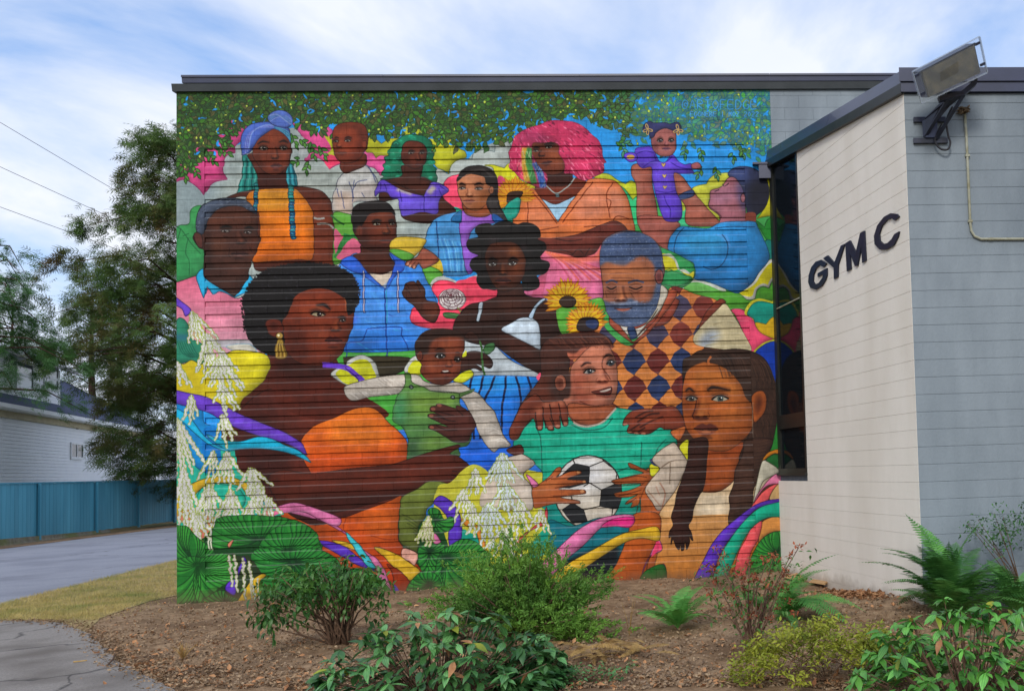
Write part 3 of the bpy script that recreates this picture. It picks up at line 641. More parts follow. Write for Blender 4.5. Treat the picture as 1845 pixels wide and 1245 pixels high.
    S('A1','920,600 1010,620 1040,760 960,740','#3c180e',None,soft=4,alpha=.7)
    S('A1','1060,390 1220,390 1230,450 1080,460','#7a3a24',None,soft=4,alpha=.6)
    E('A1',1010,630,50,40,'#72341f',soft=3,alpha=.6); E('A1',1250,620,30,40,'#703420',soft=3,alpha=.5)
    p.clip = None
    p.eye('A1',1010,532,92,34,.02,.25); p.eye('A1',1232,530,84,34,.0,.2)
    p.brow('A1','945,490 1000,460 1080,468','#1a0d08',3.4); p.brow('A1','1180,468 1240,450 1290,478','#1a0d08',3.4)
    p.nose('A1',1140,640,84,'#24100a','#84442c',-.2,(1130,520))
    p.mouth('A1',1150,725,128,58,.0,'#3a1a1a','#4c2826','#160808','#7a4a44')
    R = S('A1','770,600 765,420 810,320 900,260 1060,240 1180,270 1290,310 1310,400 1310,470 1290,430 1220,360 1130,320 1050,360 960,430 900,520 830,590','#43599e','#171f3c')
    p.clip = R
    for i in range(13):
        f = i/12; L('A1',[(790+f*60,600-f*60),(830+f*60,400-f*40),(960+f*60,310-f*30),(1130,300-f*20)],['#6a80b8','#2c3a80','#5a48a8','#7c98b8'][i%4],2.2,.75)
    for i in range(6): L('A1',[(1130,300),(1220,320+i*8),(1290,360+i*14),(1310,470)],['#5aa0a8','#2c5c88'][i%2],2.2,.8)
    p.clip = None
    R = S('A1','1075,230 1060,190 1100,140 1180,112 1270,130 1330,190 1335,250 1290,300 1200,300 1110,270','#4c62a4','#171f3c')
    p.clip = R
    for i in range(9): L('A1',[(1070,240-i*8),(1160,190-i*12+i*i),(1260,180+i*6),(1330,230+i*6)],['#7c90bc','#3a3f98','#5ba0ac','#33408a'][i%4],2.4,.8)
    p.clip = None
    R = S('B1','820,130 900,10 1330,-10 1400,20 1530,190 1560,280 1560,760 1400,780 1100,800 890,800 950,640 970,560 950,260','#b96e1e','#2a1408',grad=('#b85a14','v'))
    p.clip = R
    S('B1','950,20 1300,20 1300,200 950,220','#c08c2c',None,soft=5,alpha=.6)
    for i in range(5): L('B1',[(960,600+i*35),(1200,590+i*40),(1560,600+i*34)],'#8a4210',1.4,.5)
    p.clip = None
    for x0,x1,y0,y1 in [(1310,1340,-40,550),(930,920,-60,240)]:
        n = 16 if y1 > 300 else 9
        for i in range(n):
            y = y0+(y1-y0)*i/n; x = x0+(x1-x0)*i/n
            E('B1',x,y+16,32 if n>9 else 24,26,['#15506c','#1c6a74','#103c5a'][i%3] if i > n*.3 else ['#1c6a64','#2c8478'][i%2],line='#08202c',lw=1)
            L('B1',[(x-14,y+8),(x+10,y+26)],'#4a9aa8',1.1,.8)
    L('B1','1570,318 1620,330 1690,322','#8c8c86',3.4); L('B1','1600,384 1720,384 1790,436','#8c8c86',3)
    # ---- boy with the short hair and white shirt
    R = S('A2','110,1000 150,840 210,700 330,650 480,590 560,680 620,790 600,960 640,1000 350,1000 340,1100 200,1230 130,1180','#a2a29e','#2a2a38')
    p.clip = R
    S('A2','120,920 340,900 340,1100 200,1220','#b09a8a',None,soft=5,alpha=.8)
    S('A2','350,830 600,800 590,960 350,960','#b4a8a0',None,soft=5,alpha=.7)
    for t in ['330,660 480,600 600,740','350,840 400,780 500,760','300,780 340,920 330,1000','520,620 560,700 600,790','360,760 340,860 350,960','210,880 230,1000 250,1080','160,850 190,950','440,900 470,950']: L('A2',t,'#3c4464',1.6,.8)
    p.clip = None
    R = S('A2','210,540 470,470 480,590 400,640 240,680','#4e2012','#1a0a06')
    R = S('A2','120,320 120,230 160,160 260,125 400,125 480,170 510,270 500,400 460,440 440,500 380,545 280,570 190,550 140,480 120,400','#692c1a','#1c0c08')
    p.clip = R
    S('A2','160,140 420,130 500,240 480,360 420,300 380,210 260,190 170,220','#4c2014',None,soft=3,alpha=.75)
    S('A2','400,330 470,300 480,440 380,540 330,520','#4a1c10',None,soft=4,alpha=.7)
    E('A2',230,420,50,40,'#86402a',soft=3,alpha=.6); E('A2',240,240,70,30,'#84402a',soft=4,alpha=.5)
    E('A2',470,360,28,44,'#7a3824',soft=1.5,alpha=.9); p.clip = None
    L('A2','450,330 490,330 490,400 460,430','#2a1008',1.4,.8)
    p.eye('A2',155,332,52,22,.0,-.3); p.eye('A2',285,326,66,25,.0,-.1)
    p.brow('A2','138,300 160,288 190,300','#240e08',2.6); p.brow('A2','248,300 290,286 335,300','#240e08',3)
    p.nose('A2',190,390,62,'#34130a','#8c4a30',.3,(205,320)); p.mouth('A2',222,455,100,34,.02,'#5a2a20','#6a3a2c','#2a100a')
    # ---- woman with green hair
    R = S('A2','930,720 700,760 640,900 640,1000 760,980 850,980 880,1160 1000,1220 1250,1230 1480,1110 1340,960 1290,840 1200,760 1080,720','#37190f','#120806')
    hairm = S('A2','1000,255 900,270 860,300 790,340 760,400 720,440 740,490 690,510 700,560 670,590 690,640 650,690 680,720 650,755 900,740 1100,720 1250,790 1280,740 1255,680 1270,640 1230,600 1250,560 1230,520 1245,470 1210,430 1220,370 1190,320 1130,275 1060,265','#125f44','#08261c')
    p.clip = hairm
    for _ in range(46):
        x = rng.uniform(660,1260); y = rng.uniform(270,760); a = rng.uniform(20,44)
        E('A2',x,y,a,a*.75,rng.choice(['#0d4c38','#1b7c58','#0a3c2e','#188060']),soft=1.0,alpha=.8); L('A2',[(x-a*.6,y-4),(x,y-a*.5),(x+a*.6,y-2)],'#3aa884',1.6,.55)
    p.clip = None
    S('A2','890,600 1110,600 1090,740 1200,790 1130,930 820,800 700,770 880,710','#3a1a10','#120806')
    R = S('A2','880,430 930,340 1040,330 1130,370 1160,450 1150,540 1110,610 1040,640 960,610 890,560','#4c2114','#140806')
    p.clip = R; S('A2','890,480 960,470 970,620 900,600','#341409',None,soft=3,alpha=.7); E('A2',1040,410,50,20,'#6a3420',soft=3,alpha=.6); E('A2',1010,530,30,26,'#663020',soft=3,alpha=.6); p.clip = None
    p.eye('A2',985,462,62,25,0,.2); p.eye('A2',1105,462,52,24,0,.2)
    p.brow('A2','950,440 985,428 1030,440','#160a06',2.4); p.brow('A2','1080,438 1110,428 1140,440','#160a06',2.4)
    p.nose('A2',1068,535,54,'#200d07','#74402c',-.3,(1055,460)); p.mouth('A2',1072,585,84,30,.0,'#3c1c1a','#5a302a','#160a08')
    R = S('A2','660,760 760,800 880,870 1000,910 1130,940c 1200,800 1280,790 1380,840 1400,890 1300,970 1270,1130 1100,1110 900,1160 860,1080 840,970 770,960 720,900 640,900 590,940 590,860','#5a41ac','#1c1440')
    p.clip = R
    for t in ['830,850 960,890 1000,910','1240,830 1180,910']: L('A2',t,'#aaa288',10,.9,soft=2)
    S('A2','850,950 1280,950 1260,1140 900,1150','#6a58c4',None,soft=6,alpha=.5)
    for t in ['650,790 640,890','690,800 720,890','1300,820 1380,880','1290,850 1330,940','860,870 880,1000','1130,940 1130,1110']: L('A2',t,'#2a1c6a',1.7,.8)
    p.clip = None
    # ---- pink-haired woman
    body = S('A3','640,830 780,760 1080,740 1200,770 1240,1000 1000,1180 700,1000','#522012','#160806')
    p.clip = body; S('A3','780,640 980,640 960,780 800,760','#2c0f08',None,soft=6,alpha=.7); E('A3',900,860,160,50,'#6a2c18',soft=5,alpha=.6); p.clip = None
    R = S('A3','700,960 870,1030 1090,940 900,1230 740,1040','#8fb0c4','#2a1c1c')
    R = S('A3','580,860 500,900 440,960 400,1180 380,1400 900,1450 1300,1480 1600,1420 1740,1350 1720,1180 1660,950 1560,800 1480,760 1250,750 1160,850 1040,1000 890,1225c 780,1060 680,930 620,850','#b8663a','#3a140a')
    p.clip = R
    S('A3','1180,840 1420,820 1420,1160 1050,1180','#bd7a62',None,soft=9,alpha=.75); S('A3','1460,850 1600,900 1660,1150 1480,1160','#b87a66',None,soft=6,alpha=.7)
    S('A3','560,1020 780,1040 850,1250 560,1260','#bd7454',None,soft=6,alpha=.7)
    for t in ['540,930 560,1050 555,1230','1500,790 1430,930 1470,1180','1280,780 1140,960 940,1230','600,880 740,1050 880,1240','1180,1280 1400,1260','1430,960 1480,1000 1460,1080','1500,1200 1560,1160 1680,1190','680,1320 900,1280']: L('A3',t,'#5e2410',1.8,.85)
    p.clip = None
    R = S('B3','580,140 750,240 950,300 1300,250 1650,110 1740,110 1830,180 1860,300 1560,380 1480,480 1380,500 1200,500 940,440 860,380 800,260','#4c211a','#160a08')
    p.clip = R; S('B3','900,260 1300,280 1500,220 1500,330 1000,360','#6a3228',None,soft=4,alpha=.6); p.speck(R,'#7a4a42',120,1,.4)
    for t in ['1040,300 1200,330 1350,310','1100,420 1250,470','1230,490 1300,420 1360,470','1380,490 1430,400']: L('B3',t,'#1c0c0a',1.6,.8)
    p.clip = None
    R = S('B3','900,420 950,440 1180,480 1300,510 1480,470 1560,360 1550,600 1570,760 1570,980 1450,980 930,960 800,950 700,900 760,820 870,720 960,600 880,520','#bf5f78','#3a1420',grad=('#c46a8e','v'))
    p.clip = R
    for i in range(16): L('B3',[(930+i*10,440+i*3),(1080+i*34,560+i*6),(1220+i*44,760)],['#a04458','#d88a9c','#c4563c'][i%3],3,.6)
    for i in range(8): L('B3',[(900+i*8,640),(850+i*12,780),(790+i*16,940)],'#a2485e',2.2,.6)
    S('B3','900,430 1300,500 1500,480 1540,380 1560,520 1200,560','#c86a3c',None,soft=4,alpha=.7)
    p.clip = None
    S('A3','780,560 1000,560 1040,800 740,800','#2c110a',None)
    face = S('A3','590,430 600,320 800,310 920,400 980,560 970,640 900,690 800,700 720,660 650,580 600,500','#5c2c1c','#140806')
    p.clip = face
    S('A3','740,390 900,420 950,600 780,570','#7c4028',None,soft=5,alpha=.7); S('A3','600,340 860,330 880,380 610,380','#23100b',None,soft=4,alpha=.5); E('A3',850,500,50,34,'#8a4a30',soft=4,alpha=.7); p.clip = None
    p.eye('A3',645,435,60,26,.05,-.1); p.eye('A3',790,392,74,27,-.08,.1)
    p.brow('A3','610,405 650,395 690,405','#120806',3); p.brow('A3','740,372 800,352 860,368','#120806',3)
    p.nose('A3',712,490,72,'#190a06','#6e3824',.4,(725,420)); p.mouth('A3',765,565,124,40,-.22,'#3a1a18','#4a2420','#120606')
    hairm = S('A3','880,100 780,110 690,150 580,180 480,230 410,290 380,380 345,450 360,540 350,620 410,670 450,720 500,760 560,790 650,830 740,850 770,790 770,700 690,620 630,520 600,430 620,350 720,350 840,340 900,380 900,460 950,540 970,620 960,680 1050,690 1110,740 1200,765 1310,720 1400,660 1400,580 1425,560 1390,500 1380,410 1340,320 1270,260 1200,190 1100,130 1000,110','#a83052','#4a1026',lw=1)
    p.clip = hairm
    for _ in range(520):
        x = rng.uniform(340,1420); y = rng.uniform(100,840)
        if x < 640: a = 1.3+rng.uniform(-.5,.5)+(x-400)/500*-.6
        else: a = .6+rng.uniform(-.3,.3)+(y-300)/900
        l = rng.uniform(28,80)
        c = rng.choice(['#cc4a70','#d86484','#7c1838','#8c2446','#c23a5c','#e08098','#5e1230'])
        L('A3',[(x,y),(x+math.cos(a)*l*.5,y+math.sin(a)*l*.5-3),(x+math.cos(a)*l,y+math.sin(a)*l)],c,rng.uniform(1.2,3),.75,taper=True)
    S('A3','480,230 640,190 800,320 600,340 430,320','#743050',None,soft=6,alpha=.45)
    for t,c,w in [('470,560 500,640 510,760','#c8405c',12),('530,400 530,560 560,780','#b09030',13),('580,400 570,560 630,800','#2f7a3c',11),('640,560 690,680 730,840','#2c5a9c',12)]:
        L('A3',t,c,w,.9,soft=1)
        for _ in range(26):
            P,_c = p.pts('A3',t); i = rng.random()*(len(P)-1.01); a,b = P[int(i)],P[int(i)+1]; q = a+(b-a)*(i%1)
            L('P',[(q[0]+rng.uniform(-6,6),q[1]-6),(q[0]+rng.uniform(-6,6),q[1]+7)],rng.choice([c,'#1c1c1c','#d8d8b8']),1,.4)
    p.clip = None
    L('A3','760,820 880,910 1020,810 1080,735','#8c9490',2.2); E('A3',886,930,22,16,'#6a8088',line='#24302c',lw=1)
    # ---- ponytail girl
    p.flower('A3',410,960,235,12,'#b8801e',2.6,6.6,None,asp=.125,inner=.15)
    S('A3','330,930 380,890 500,890 470,950 380,980 330,1010','#2c1a10','#120a06')
    S('A3','330,1030 440,950 480,1000 420,1180 260,1180','#1d8c78','#0c3a34')
    R = S('B2','1480,180 1840,210 1880,360 1560,600 1640,700 1560,880 1250,880 1220,700 1040,560 1080,480 1180,280','#3f7bab','#14243c')
    p.clip = R
    for i in range(9): L('B2',[(1230+i*30,460+i*10),(1290+i*26,640),(1330+i*22,860)],['#5a9cc4','#2c5c94','#78b0d0'][i%3],2,.6)
    L('B2','1200,290 1220,500 1240,860','#14305c',2,.9); p.clip = None
    S('B2','1480,180 1830,210 1860,300 1640,360 1560,520 1680,700 1560,880 1490,600','#8b58ae','#2c1840',grad=('#7a50a8','v'))
    S('B2','1440,190 1480,180 1480,300 1390,300 1370,270','#1c5580','#10243c')
    R = S('B2','1500,160 1560,230 1700,250 1810,210 1840,60 1520,60','#7a4024','#1c0c08')
    R = S('A2','1500,760 1540,660 1680,650 1800,700 1860,800 1870,900 1840,1000 1760,1080 1660,1090 1580,1050 1520,940 1500,840','#9a6244','#20100c')
    p.clip = R
    S('A2','1740,900 1860,860 1860,1080 1640,1090 1700,1000','#74401f',None,soft=5,alpha=.7); E('A2',1640,760,80,40,'#ac7658',soft=4,alpha=.6); E('A2',1700,940,40,30,'#ac7252',soft=3,alpha=.5); p.clip = None
    p.eye('A2',1550,852,74,28,.02,-.2); p.eye('A2',1735,856,86,29,.03,-.2)
    p.brow('A2','1515,812 1550,800 1590,818','#1a0e0a',3.4); p.brow('A2','1680,814 1740,798 1790,812','#1a0e0a',3.6)
    p.nose('A2',1636,935,74,'#4a2416','#c08a68',.2,(1625,850)); p.mouth('A2',1630,988,128,44,.02,'#703a2c','#8c5440','#2c140e')
    S('A3','0,600 80,610 160,650 210,720 225,800 225,960 240,1040 290,1160 340,1240 240,1230 150,1130 110,1040 120,960 160,900 150,830 100,800 80,730 0,700 -120,690 -200,760 -230,770 -200,690 -120,620','#1c1716','#0c0a0a')
    E('A3',155,870,26,42,'#9a6244',line='#30180e',lw=1.2); E('A3',155,872,12,24,'#5e3420',soft=1,alpha=.7)
    R = S('A3','110,960 160,930 230,980 250,1050 340,1240 240,1230 150,1130 105,1040','#201c1b','#0a0808')
    for i in range(7): L('A3',[(125+i*16,960),(140+i*14,1060),(200+i*20,1200)],'#4a4442',1,.6)
    for i in range(8): L('A3',[(-180+i*30,740-i*16),(-60+i*24,650),(60+i*20,640+i*14),(150+i*8,740)],'#3a3432',1,.5)
    S('B2','1830,210 1900,240 1980,320 1900,330 1830,280','#1c4a84','#0c1c3c')
    # ---- man lifting the toddler
    R = S('A4','180,600 280,580 390,620 400,800 440,1000 470,1180 520,1230 640,1260 620,1420 400,1420 240,1230 230,900 215,790 170,700','#8a4e40','#2a1410')
    p.clip = R; S('A4','180,650 260,650 300,1000 280,1230 240,1200','#a26a5c',None,soft=5,alpha=.5); p.speck(R,'#6a3830',80,1,.35); p.clip = None
    S('B4','180,60 460,60 640,130 620,200 560,270 520,340 510,430 420,380 330,300 230,240','#8a4e44','#2a1410')
    R = S('A4','590,630 640,660 740,730 850,880 1000,1060 1130,1200 1200,1260 800,1260 770,1060 720,980 660,880','#8a5042','#2a1410')
    p.clip = R; S('A4','680,740 800,860 1000,1080 960,1120 740,900','#a87060',None,soft=5,alpha=.5); p.clip = None
    S('A4','690,930 840,870 860,930 720,980','#2c3a5c','#10141c')
    R = S('A4','1240,680 1300,630 1420,610 1540,640 1640,720 1690,830 1690,960 1640,1080 1560,1150 1530,1180 1460,1160 1440,1060 1380,980 1400,840 1260,730','#262c48','#0c0e18')
    p.clip = R; S('A4','1460,800 1700,780 1700,1180 1480,1180','#14141c',None,soft=8,alpha=.8); S('A4','1260,640 1440,620 1460,780 1300,740','#3c4a78',None,soft=6,alpha=.7); p.clip = None
    R = S('A4','1050,880 1160,840 1240,740 1320,740 1400,860 1430,1040 1440,1160 1450,1300 1140,1300 1150,1170 1030,1060 1040,970','#84535c','#241418')
    p.clip = R; S('A4','1060,900 1300,850 1320,960 1100,1040','#9a6c80',None,soft=6,alpha=.7); S('A4','1340,780 1440,860 1440,1100 1360,1000','#3c4068',None,soft=5,alpha=.7); p.clip = None
    L('A4','1180,800 1200,830 1250,790','#20141c',2,.8); L('A4','1090,890 1140,870','#20141c',2,.8); L('A4','1040,1060 1110,1110 1170,1170','#30181c',2,.6)
    E('A4',1405,960,26,50,'#7a4c54',line='#20141c',lw=1.3); S('B4','1380,20 1480,20 1480,120 1380,110','#6a3428',None)
    R = S('B4','650,170 790,180 960,190 1080,130 1200,110 1470,115 1510,180 1560,280 1620,420 1630,540 1520,680 1440,800 1300,900 1200,880 960,780 800,740 800,580 660,520 520,430 520,340 560,250','#2c76aa','#0e2438',grad=('#1f5f94','v'))
    p.clip = R
    for i in range(10): L('B4',[(1000+i*14,240+i*3),(1080+i*10,280),(1150+i*6,330+i*6)],['#4a98c0','#5a6cb0'][i%2],1.4,.6)
    S('B4','700,250 1100,240 1100,440 700,440','#3a90b8',None,soft=10,alpha=.6)
    for t in ['690,180 620,260 580,400 590,470','1110,250 1170,350 1170,470 1110,590 1000,640 900,610','1030,190 1200,170 1480,175']: L('B4',t,'#0e3050',1.8,.85)
    p.clip = None
    # toddler in purple
    R = S('A4','210,420 300,390 400,400 470,540 540,560 620,480 700,560 760,590 830,580 840,640 860,680 720,690 640,680 650,800 670,900 720,1000 730,1150 690,1210 600,1220 530,1190 470,1040 430,880 400,740 390,620 290,630 230,560','#5238a4','#1c1244')
    p.clip = R; S('A4','420,560 600,560 640,900 460,900','#6448b8',None,soft=6,alpha=.6)
    for t in ['530,930 560,1020 600,1080 600,1180','230,470 320,440 420,460','300,620 380,560 460,540','600,560 700,620 830,640','440,880 560,900 660,880','420,480 450,540 540,560 620,500']: L('A4',t,'#261468',1.7,.85)
    p.clip = None
    S('A4','100,520 90,480 150,455 220,470 230,530 160,560','#5a3cae','#1c1244'); E('A4',160,505,44,24,'#b89048')
    for x,y in [(525,595),(535,717),(540,840)]: S('A4',[(x-24,y-14),(x-10,y-20),(x,y-10),(x+10,y-20),(x+24,y-14),(x+14,y+8),(x,y+22),(x-14,y+8)],'#bda060','#3c2a30',1)
    S('A4','835,590 900,565 940,600 930,630 850,635','#8a4c50','#2a1418')
    R = S('A4','400,250 470,190 560,170 650,210 664,330 660,420 620,480 560,500 480,490 420,440 390,350','#85504c','#241214')
    p.clip = R; E('A4',540,280,90,30,'#985e58',soft=4,alpha=.6); S('A4','400,300 440,300 470,480 420,450','#5c343a',None,soft=3,alpha=.6); p.clip = None
    S('A4','310,150 370,110 420,130 540,125 600,140 680,120 720,170 710,230 660,240 640,220 560,190 500,200 440,240 420,280 380,300 360,250 300,220','#2a2c50','#10121f')
    for x,y in [(350,200),(688,205)]:
        for a in (0.3,1.6,2.7,4.4): E('A4',x+math.cos(a)*30,y+math.sin(a)*34,26,12,'#2a2c50',a,line='#c0a060',lw=1.5)
    p.eye('A4',488,325,64,34,0,.1,iris='#3a3034',white='#9a9098'); p.eye('A4',610,325,60,34,0,.1,iris='#3a3034',white='#9a9098')
    p.nose('A4',556,375,46,'#402028','#a0686a',0,(552,330)); p.mouth('A4',556,408,90,24,0,'#503046','#6a4660','#2a1620')
    # ---- curtain of pattern between turban woman and boy
    S('B2','60,200 180,200 300,260 380,560 360,640 160,740 60,760 70,380','#4f8632','#1a2c10')
    S('B2','80,380 180,470 290,480 380,560 360,640 140,720 80,640','#bd5a74',None)
    for i in range(7): L('B2',[(80+i*12,700-i*20),(150+i*20,540-i*14),(200+i*24,430+i*8)],'#256a30',4.4)
    L('B2','30,220 110,290 180,330','#1c4a20',3)
    # ---- elderly man, left
    S('B1','40,430 90,400 190,380 200,250 260,190 340,200 380,600 360,900 270,970 100,1030 -60,1060 -60,500','#347a44','#1a3a1e',grad=('#2f7a48','v'))
    for t in ['50,410 120,470 210,600 320,720','100,430 60,560','180,540 150,700 190,800 190,960','120,520 190,490']: L('B1',t,'#184a2a',1.8,.7)
    S('B1','150,600 330,760 330,860 200,820','#3f9058',None,soft=8,alpha=.5)
    R = S('B1','-60,1050 60,1030 270,960 360,960 700,1210 860,1110 960,1000 960,1240 960,1900 -60,1900','#bd5c74','#3a1420',grad=('#c09aa4','v'))
    S('B1','270,960 350,880 400,1010 690,1190c 780,1080 830,960 820,920 890,1000 880,1080 800,1150 690,1200c 590,1150 510,1130 450,1165 390,1080c 350,1210c 300,1080','#2c96bc','#0c2c40')
    R = S('B1','280,400 300,230 380,150 500,110 640,100 800,130 900,220 940,300 945,500 975,540 950,640 880,800 850,900 830,1000 690,1190c 540,1100 380,1000 350,940 355,680 300,650 230,540 270,480','#382019','#120a08')
    p.clip = R
    S('B1','400,260 900,260 930,420 600,400 400,420','#4e2a1c',None,soft=8,alpha=.7); S('B1','380,700 860,700 800,1000 500,1060','#3c241c',None,soft=8,alpha=.6)
    S('B1','850,560 950,540 900,760 850,800','#5a2c1c',None,soft=5,alpha=.6); S('B1','420,560 560,540 600,660 440,700','#54301f',None,soft=6,alpha=.5); S('B1','380,440 420,440 440,900 370,900','#1c100d',None,soft=5,alpha=.6)
    p.speck(R,'#5c4a44',500,1.1,.3); p.speck(R,'#140c0a',300,1.2,.3); p.clip = None
    R = S('B1','275,470 265,360 300,230 380,150 500,110 660,100 800,120 890,190 930,270 860,240 760,190 620,190 500,230 420,300 370,420 340,500','#3a4250','#14161c')
    p.clip = R
    for _ in range(150):
        x = rng.uniform(270,930); y = rng.uniform(100,480); a = 2.4 if x < 420 else -.3+rng.uniform(-.3,.3)
        L('B1',[(x,y),(x+math.cos(a)*30,y+math.sin(a)*22)],rng.choice(['#7c8694','#5a6474','#22262e']),1.2,.6)
    p.clip = None
    S('B1','240,520 270,480 330,520 340,640 290,640','#452620','#140a08')
    p.eye('B1',590,465,90,30,.04,-.2,white='#8a8078'); p.eye('B1',840,480,84,30,.05,-.2,white='#8a8078')
    p.brow('B1','520,430 590,408 660,425','#14100e',4); p.brow('B1','790,432 850,418 900,440','#14100e',4)
    p.nose('B1',760,590,110,'#1a0c08','#64382a',-.2,(730,470)); p.mouth('B1',740,715,190,58,.02,'#2c1714','#4a2c26','#100808','#6a463e')
    for t in ['640,650 620,720 650,760','860,640 880,700','560,520 620,530']: L('B1',t,'#1c0e0a',1.8,.6)
    # ---- boy in the blue hoodie
    R = S('B2','140,750 240,690 330,650 460,860 600,1010 720,830 690,640 850,730 1040,790 1120,960 1180,1110 1230,1300 1190,1500 1160,1700 -60,1700 -60,1200','#3a76bc','#10204a')
    hood = R
    R = S('B2','380,560 690,580 680,660 740,760 730,840 620,880 440,870 280,690 360,640','#3a1a10','#120806')
    S('B2','440,870 600,880 740,840 720,920 640,1040c 560,990','#b0a494','#3a2c30')
    S('B2','140,750 250,680 330,720 460,880 620,1030 590,1030 380,890 250,840','#2a56b0','#101c54'); S('B2','690,640 790,700 850,740 840,840 760,880 690,1000 640,1040 720,850 740,740','#2a50aa','#101c54')
    R = S('B2','270,220 300,140 380,90 520,70 660,90 730,180 760,340 760,460 740,580 660,610 520,620 390,570 320,470 280,380','#4a2013','#120806')
    p.clip = R
    S('B2','300,380 420,330 440,560 340,520','#2a110a',None,soft=5,alpha=.7); E('B2',600,230,110,36,'#74381f',soft=6,alpha=.7); E('B2',580,380,60,36,'#6e341c',soft=5,alpha=.6); E('B2',690,390,36,30,'#6e341c',soft=4,alpha=.6)
    S('B2','440,560 740,560 700,620 460,620','#28100a',None,soft=4,alpha=.7); p.clip = None
    R = S('B2','262,260 280,160 360,95 520,65 640,80 720,150 745,230 700,190 560,190 460,210 420,280 380,330 350,400 310,420 275,340','#15100f','#080606')
    E('B2',352,400,40,60,'#53261a',soft=1.5,alpha=.95)
    p.eye('B2',540,322,84,28,0,.3,white='#a49a88'); p.eye('B2',712,320,60,26,0,.35,white='#a49a88')
    p.brow('B2','490,300 550,282 600,295','#0e0806',3.4); p.brow('B2','670,294 715,282 745,295','#0e0806',3.2)
    p.nose('B2',650,425,86,'#1c0c06','#7a4228',-.3,(630,330)); p.mouth('B2',640,510,130,46,0,'#3a1a16','#5a2c24','#120806')
    p.clip = hood
    for t,c,w in [('200,860 360,1000 380,1200','#2456a4',8),('500,1080 560,1180 600,1260','#58a0d8',6),('700,1080 760,1140','#58a0d8',6),('420,1040 520,1120','#4a90d4',6),('900,1000 1000,1100 1060,1200','#4a90d0',8),('820,760 900,860 940,980','#2c64b0',6)]: L('B2',t,c,w,.6,soft=1.4)
    S('C2','170,420 320,420 320,480 200,500','#4038a8',None,soft=6,alpha=.8); S('C2','160,640 900,620 900,900 150,900','#1f5cae',None,soft=12,alpha=.6)
    S('C2','360,90 820,90 900,480 300,480','#4f8ed8',None,soft=12,alpha=.5)
    for _ in range(26):
        x = rng.uniform(180,860); y = rng.uniform(130,880); L('C2',[(x,y),(x+40,y+18),(x+90,y+rng.uniform(20,60))],rng.choice(['#2a62b4','#66a8e0','#1f50a0','#3aa0c8']),2,.55,taper=True)
    p.clip = None
    L('C2','630,110 640,400 660,900','#123070',2.4,.9); L('C2','650,120 660,500','#2c8a9c',2,.7)
    for t in ['440,560 600,545 810,545 820,640 880,740 890,800','440,560 410,640 360,700 220,720 210,880']: L('C2',t,'#12306e',1.8,.9)
    for x in (398,778): L('C2',[(x,-80),(x,150),(x+6,385)],'#16245c',4.2); L('C2',[(x,-80),(x,150),(x+4,380)],'#a4a4b8',2.2)
    S('C2','150,880 900,880 860,1010 700,1080 560,1100 160,980','#2c2618','#120e08')
    # green patches round the hoodie
    S('B2','690,610 760,470 1080,490 1040,600 940,700 860,730','#b59a34','#3a3010')
    S('B2','680,620 760,600 900,640 960,690 850,730','#4e8a34','#1c3a14')
    S('B2','1060,800 1150,720 1230,700 1280,860 1150,1020 1090,880','#a9942c',None); S('B2','1050,820 1150,800 1270,880 1160,1030','#4e8a34','#1c3a14')
    R = S('B2','1040,600 1110,610 1230,720 1070,820 1010,760 970,820 920,800 860,780 870,740 990,690','#7c4434','#1c0e0a')
    for t in ['880,780 930,730','920,800 970,740','965,815 1010,745']: L('B2',t,'#2c140e',1.6,.8)
    for x,y in [(885,765),(915,790),(962,802)]: E('B2',x,y,12,18,'#b08068',.5)
    # red heart with the white rose
    S('C2','1140,90 1180,10 1260,-20 1400,20 1480,80c 1520,20 1680,-40 1860,40 1860,260 1500,340 1460,470 1400,590 1200,570 940,500 950,340 1200,330 1230,240','#a8a9a4',None)
    S('C2','1150,110 1210,40 1290,25 1400,50 1480,105c 1540,40 1700,-20 1860,60 1860,270 1540,330 1450,470 1390,590 1200,570 940,500 950,330 1180,330 1220,240','#cd4258','#5a1420')
    S('B3','-60,800 60,750 170,720 250,850 380,840 410,920 360,980 200,1020 100,1060 0,1110 -60,1110','#cd4258',None)
    for i,(r,q) in enumerate([(150,118),(120,94),(92,70),(64,48),(36,26)]):
        E('C2',1380+i*-4,235-i*10,r,q,['#b4aeaa','#c8c2be','#a69e9e','#c8c2be','#8a7478'][i],line='#5c4448',lw=1.3)
        for k in range(4+i%2):
            a = k*1.5+i*.7; E('C2',1380-i*4+math.cos(a)*r*.7,235-i*10+math.sin(a)*q*.7,r*.36,q*.3,['#c4beba','#aca4a2'][k%2],a+1.57,line='#5c4448',lw=1)
    E('C2',1365,190,18,12,'#4a2428')
    L('C2','1440,330 1500,400 1600,490','#6a7440',3); S('C2','1280,385 1400,385 1520,420 1540,450 1420,450 1310,440','#2f5a2c','#10240f'); L('C2','1290,395 1420,425 1530,445','#16321a',1.2)
    R = S('C2','830,180 840,120 870,60 960,40 1010,110c 985,60 1000,25 1030,60 1080,140 1090,240 1200,270 1240,350 1200,480 1120,480 1040,420 960,310 880,250','#3a1f16','#120806')
    p.clip = R; S('C2','1060,270 1220,300 1220,440 1080,380','#54281a',None,soft=4,alpha=.7); p.clip = None
    for t in ['870,60 900,120','850,110 900,150 930,200','1010,110 1030,160']: L('C2',t,'#140806',1.5,.8)
    # ---- curly girl in the white dress
    S('C3','80,620 110,470 170,480 280,500 430,540 480,600 640,740 900,850 940,870 900,910 500,900 190,900 180,840 90,780','#a9b2b6','#22282c')
    S('B3','0,1110 100,1060 200,1010 360,990 410,900 400,820 680,800 700,900 770,950 900,960 1030,1040 1100,1150 1120,1420 900,1500 400,1500 0,1400','#2b1711','#0e0605')
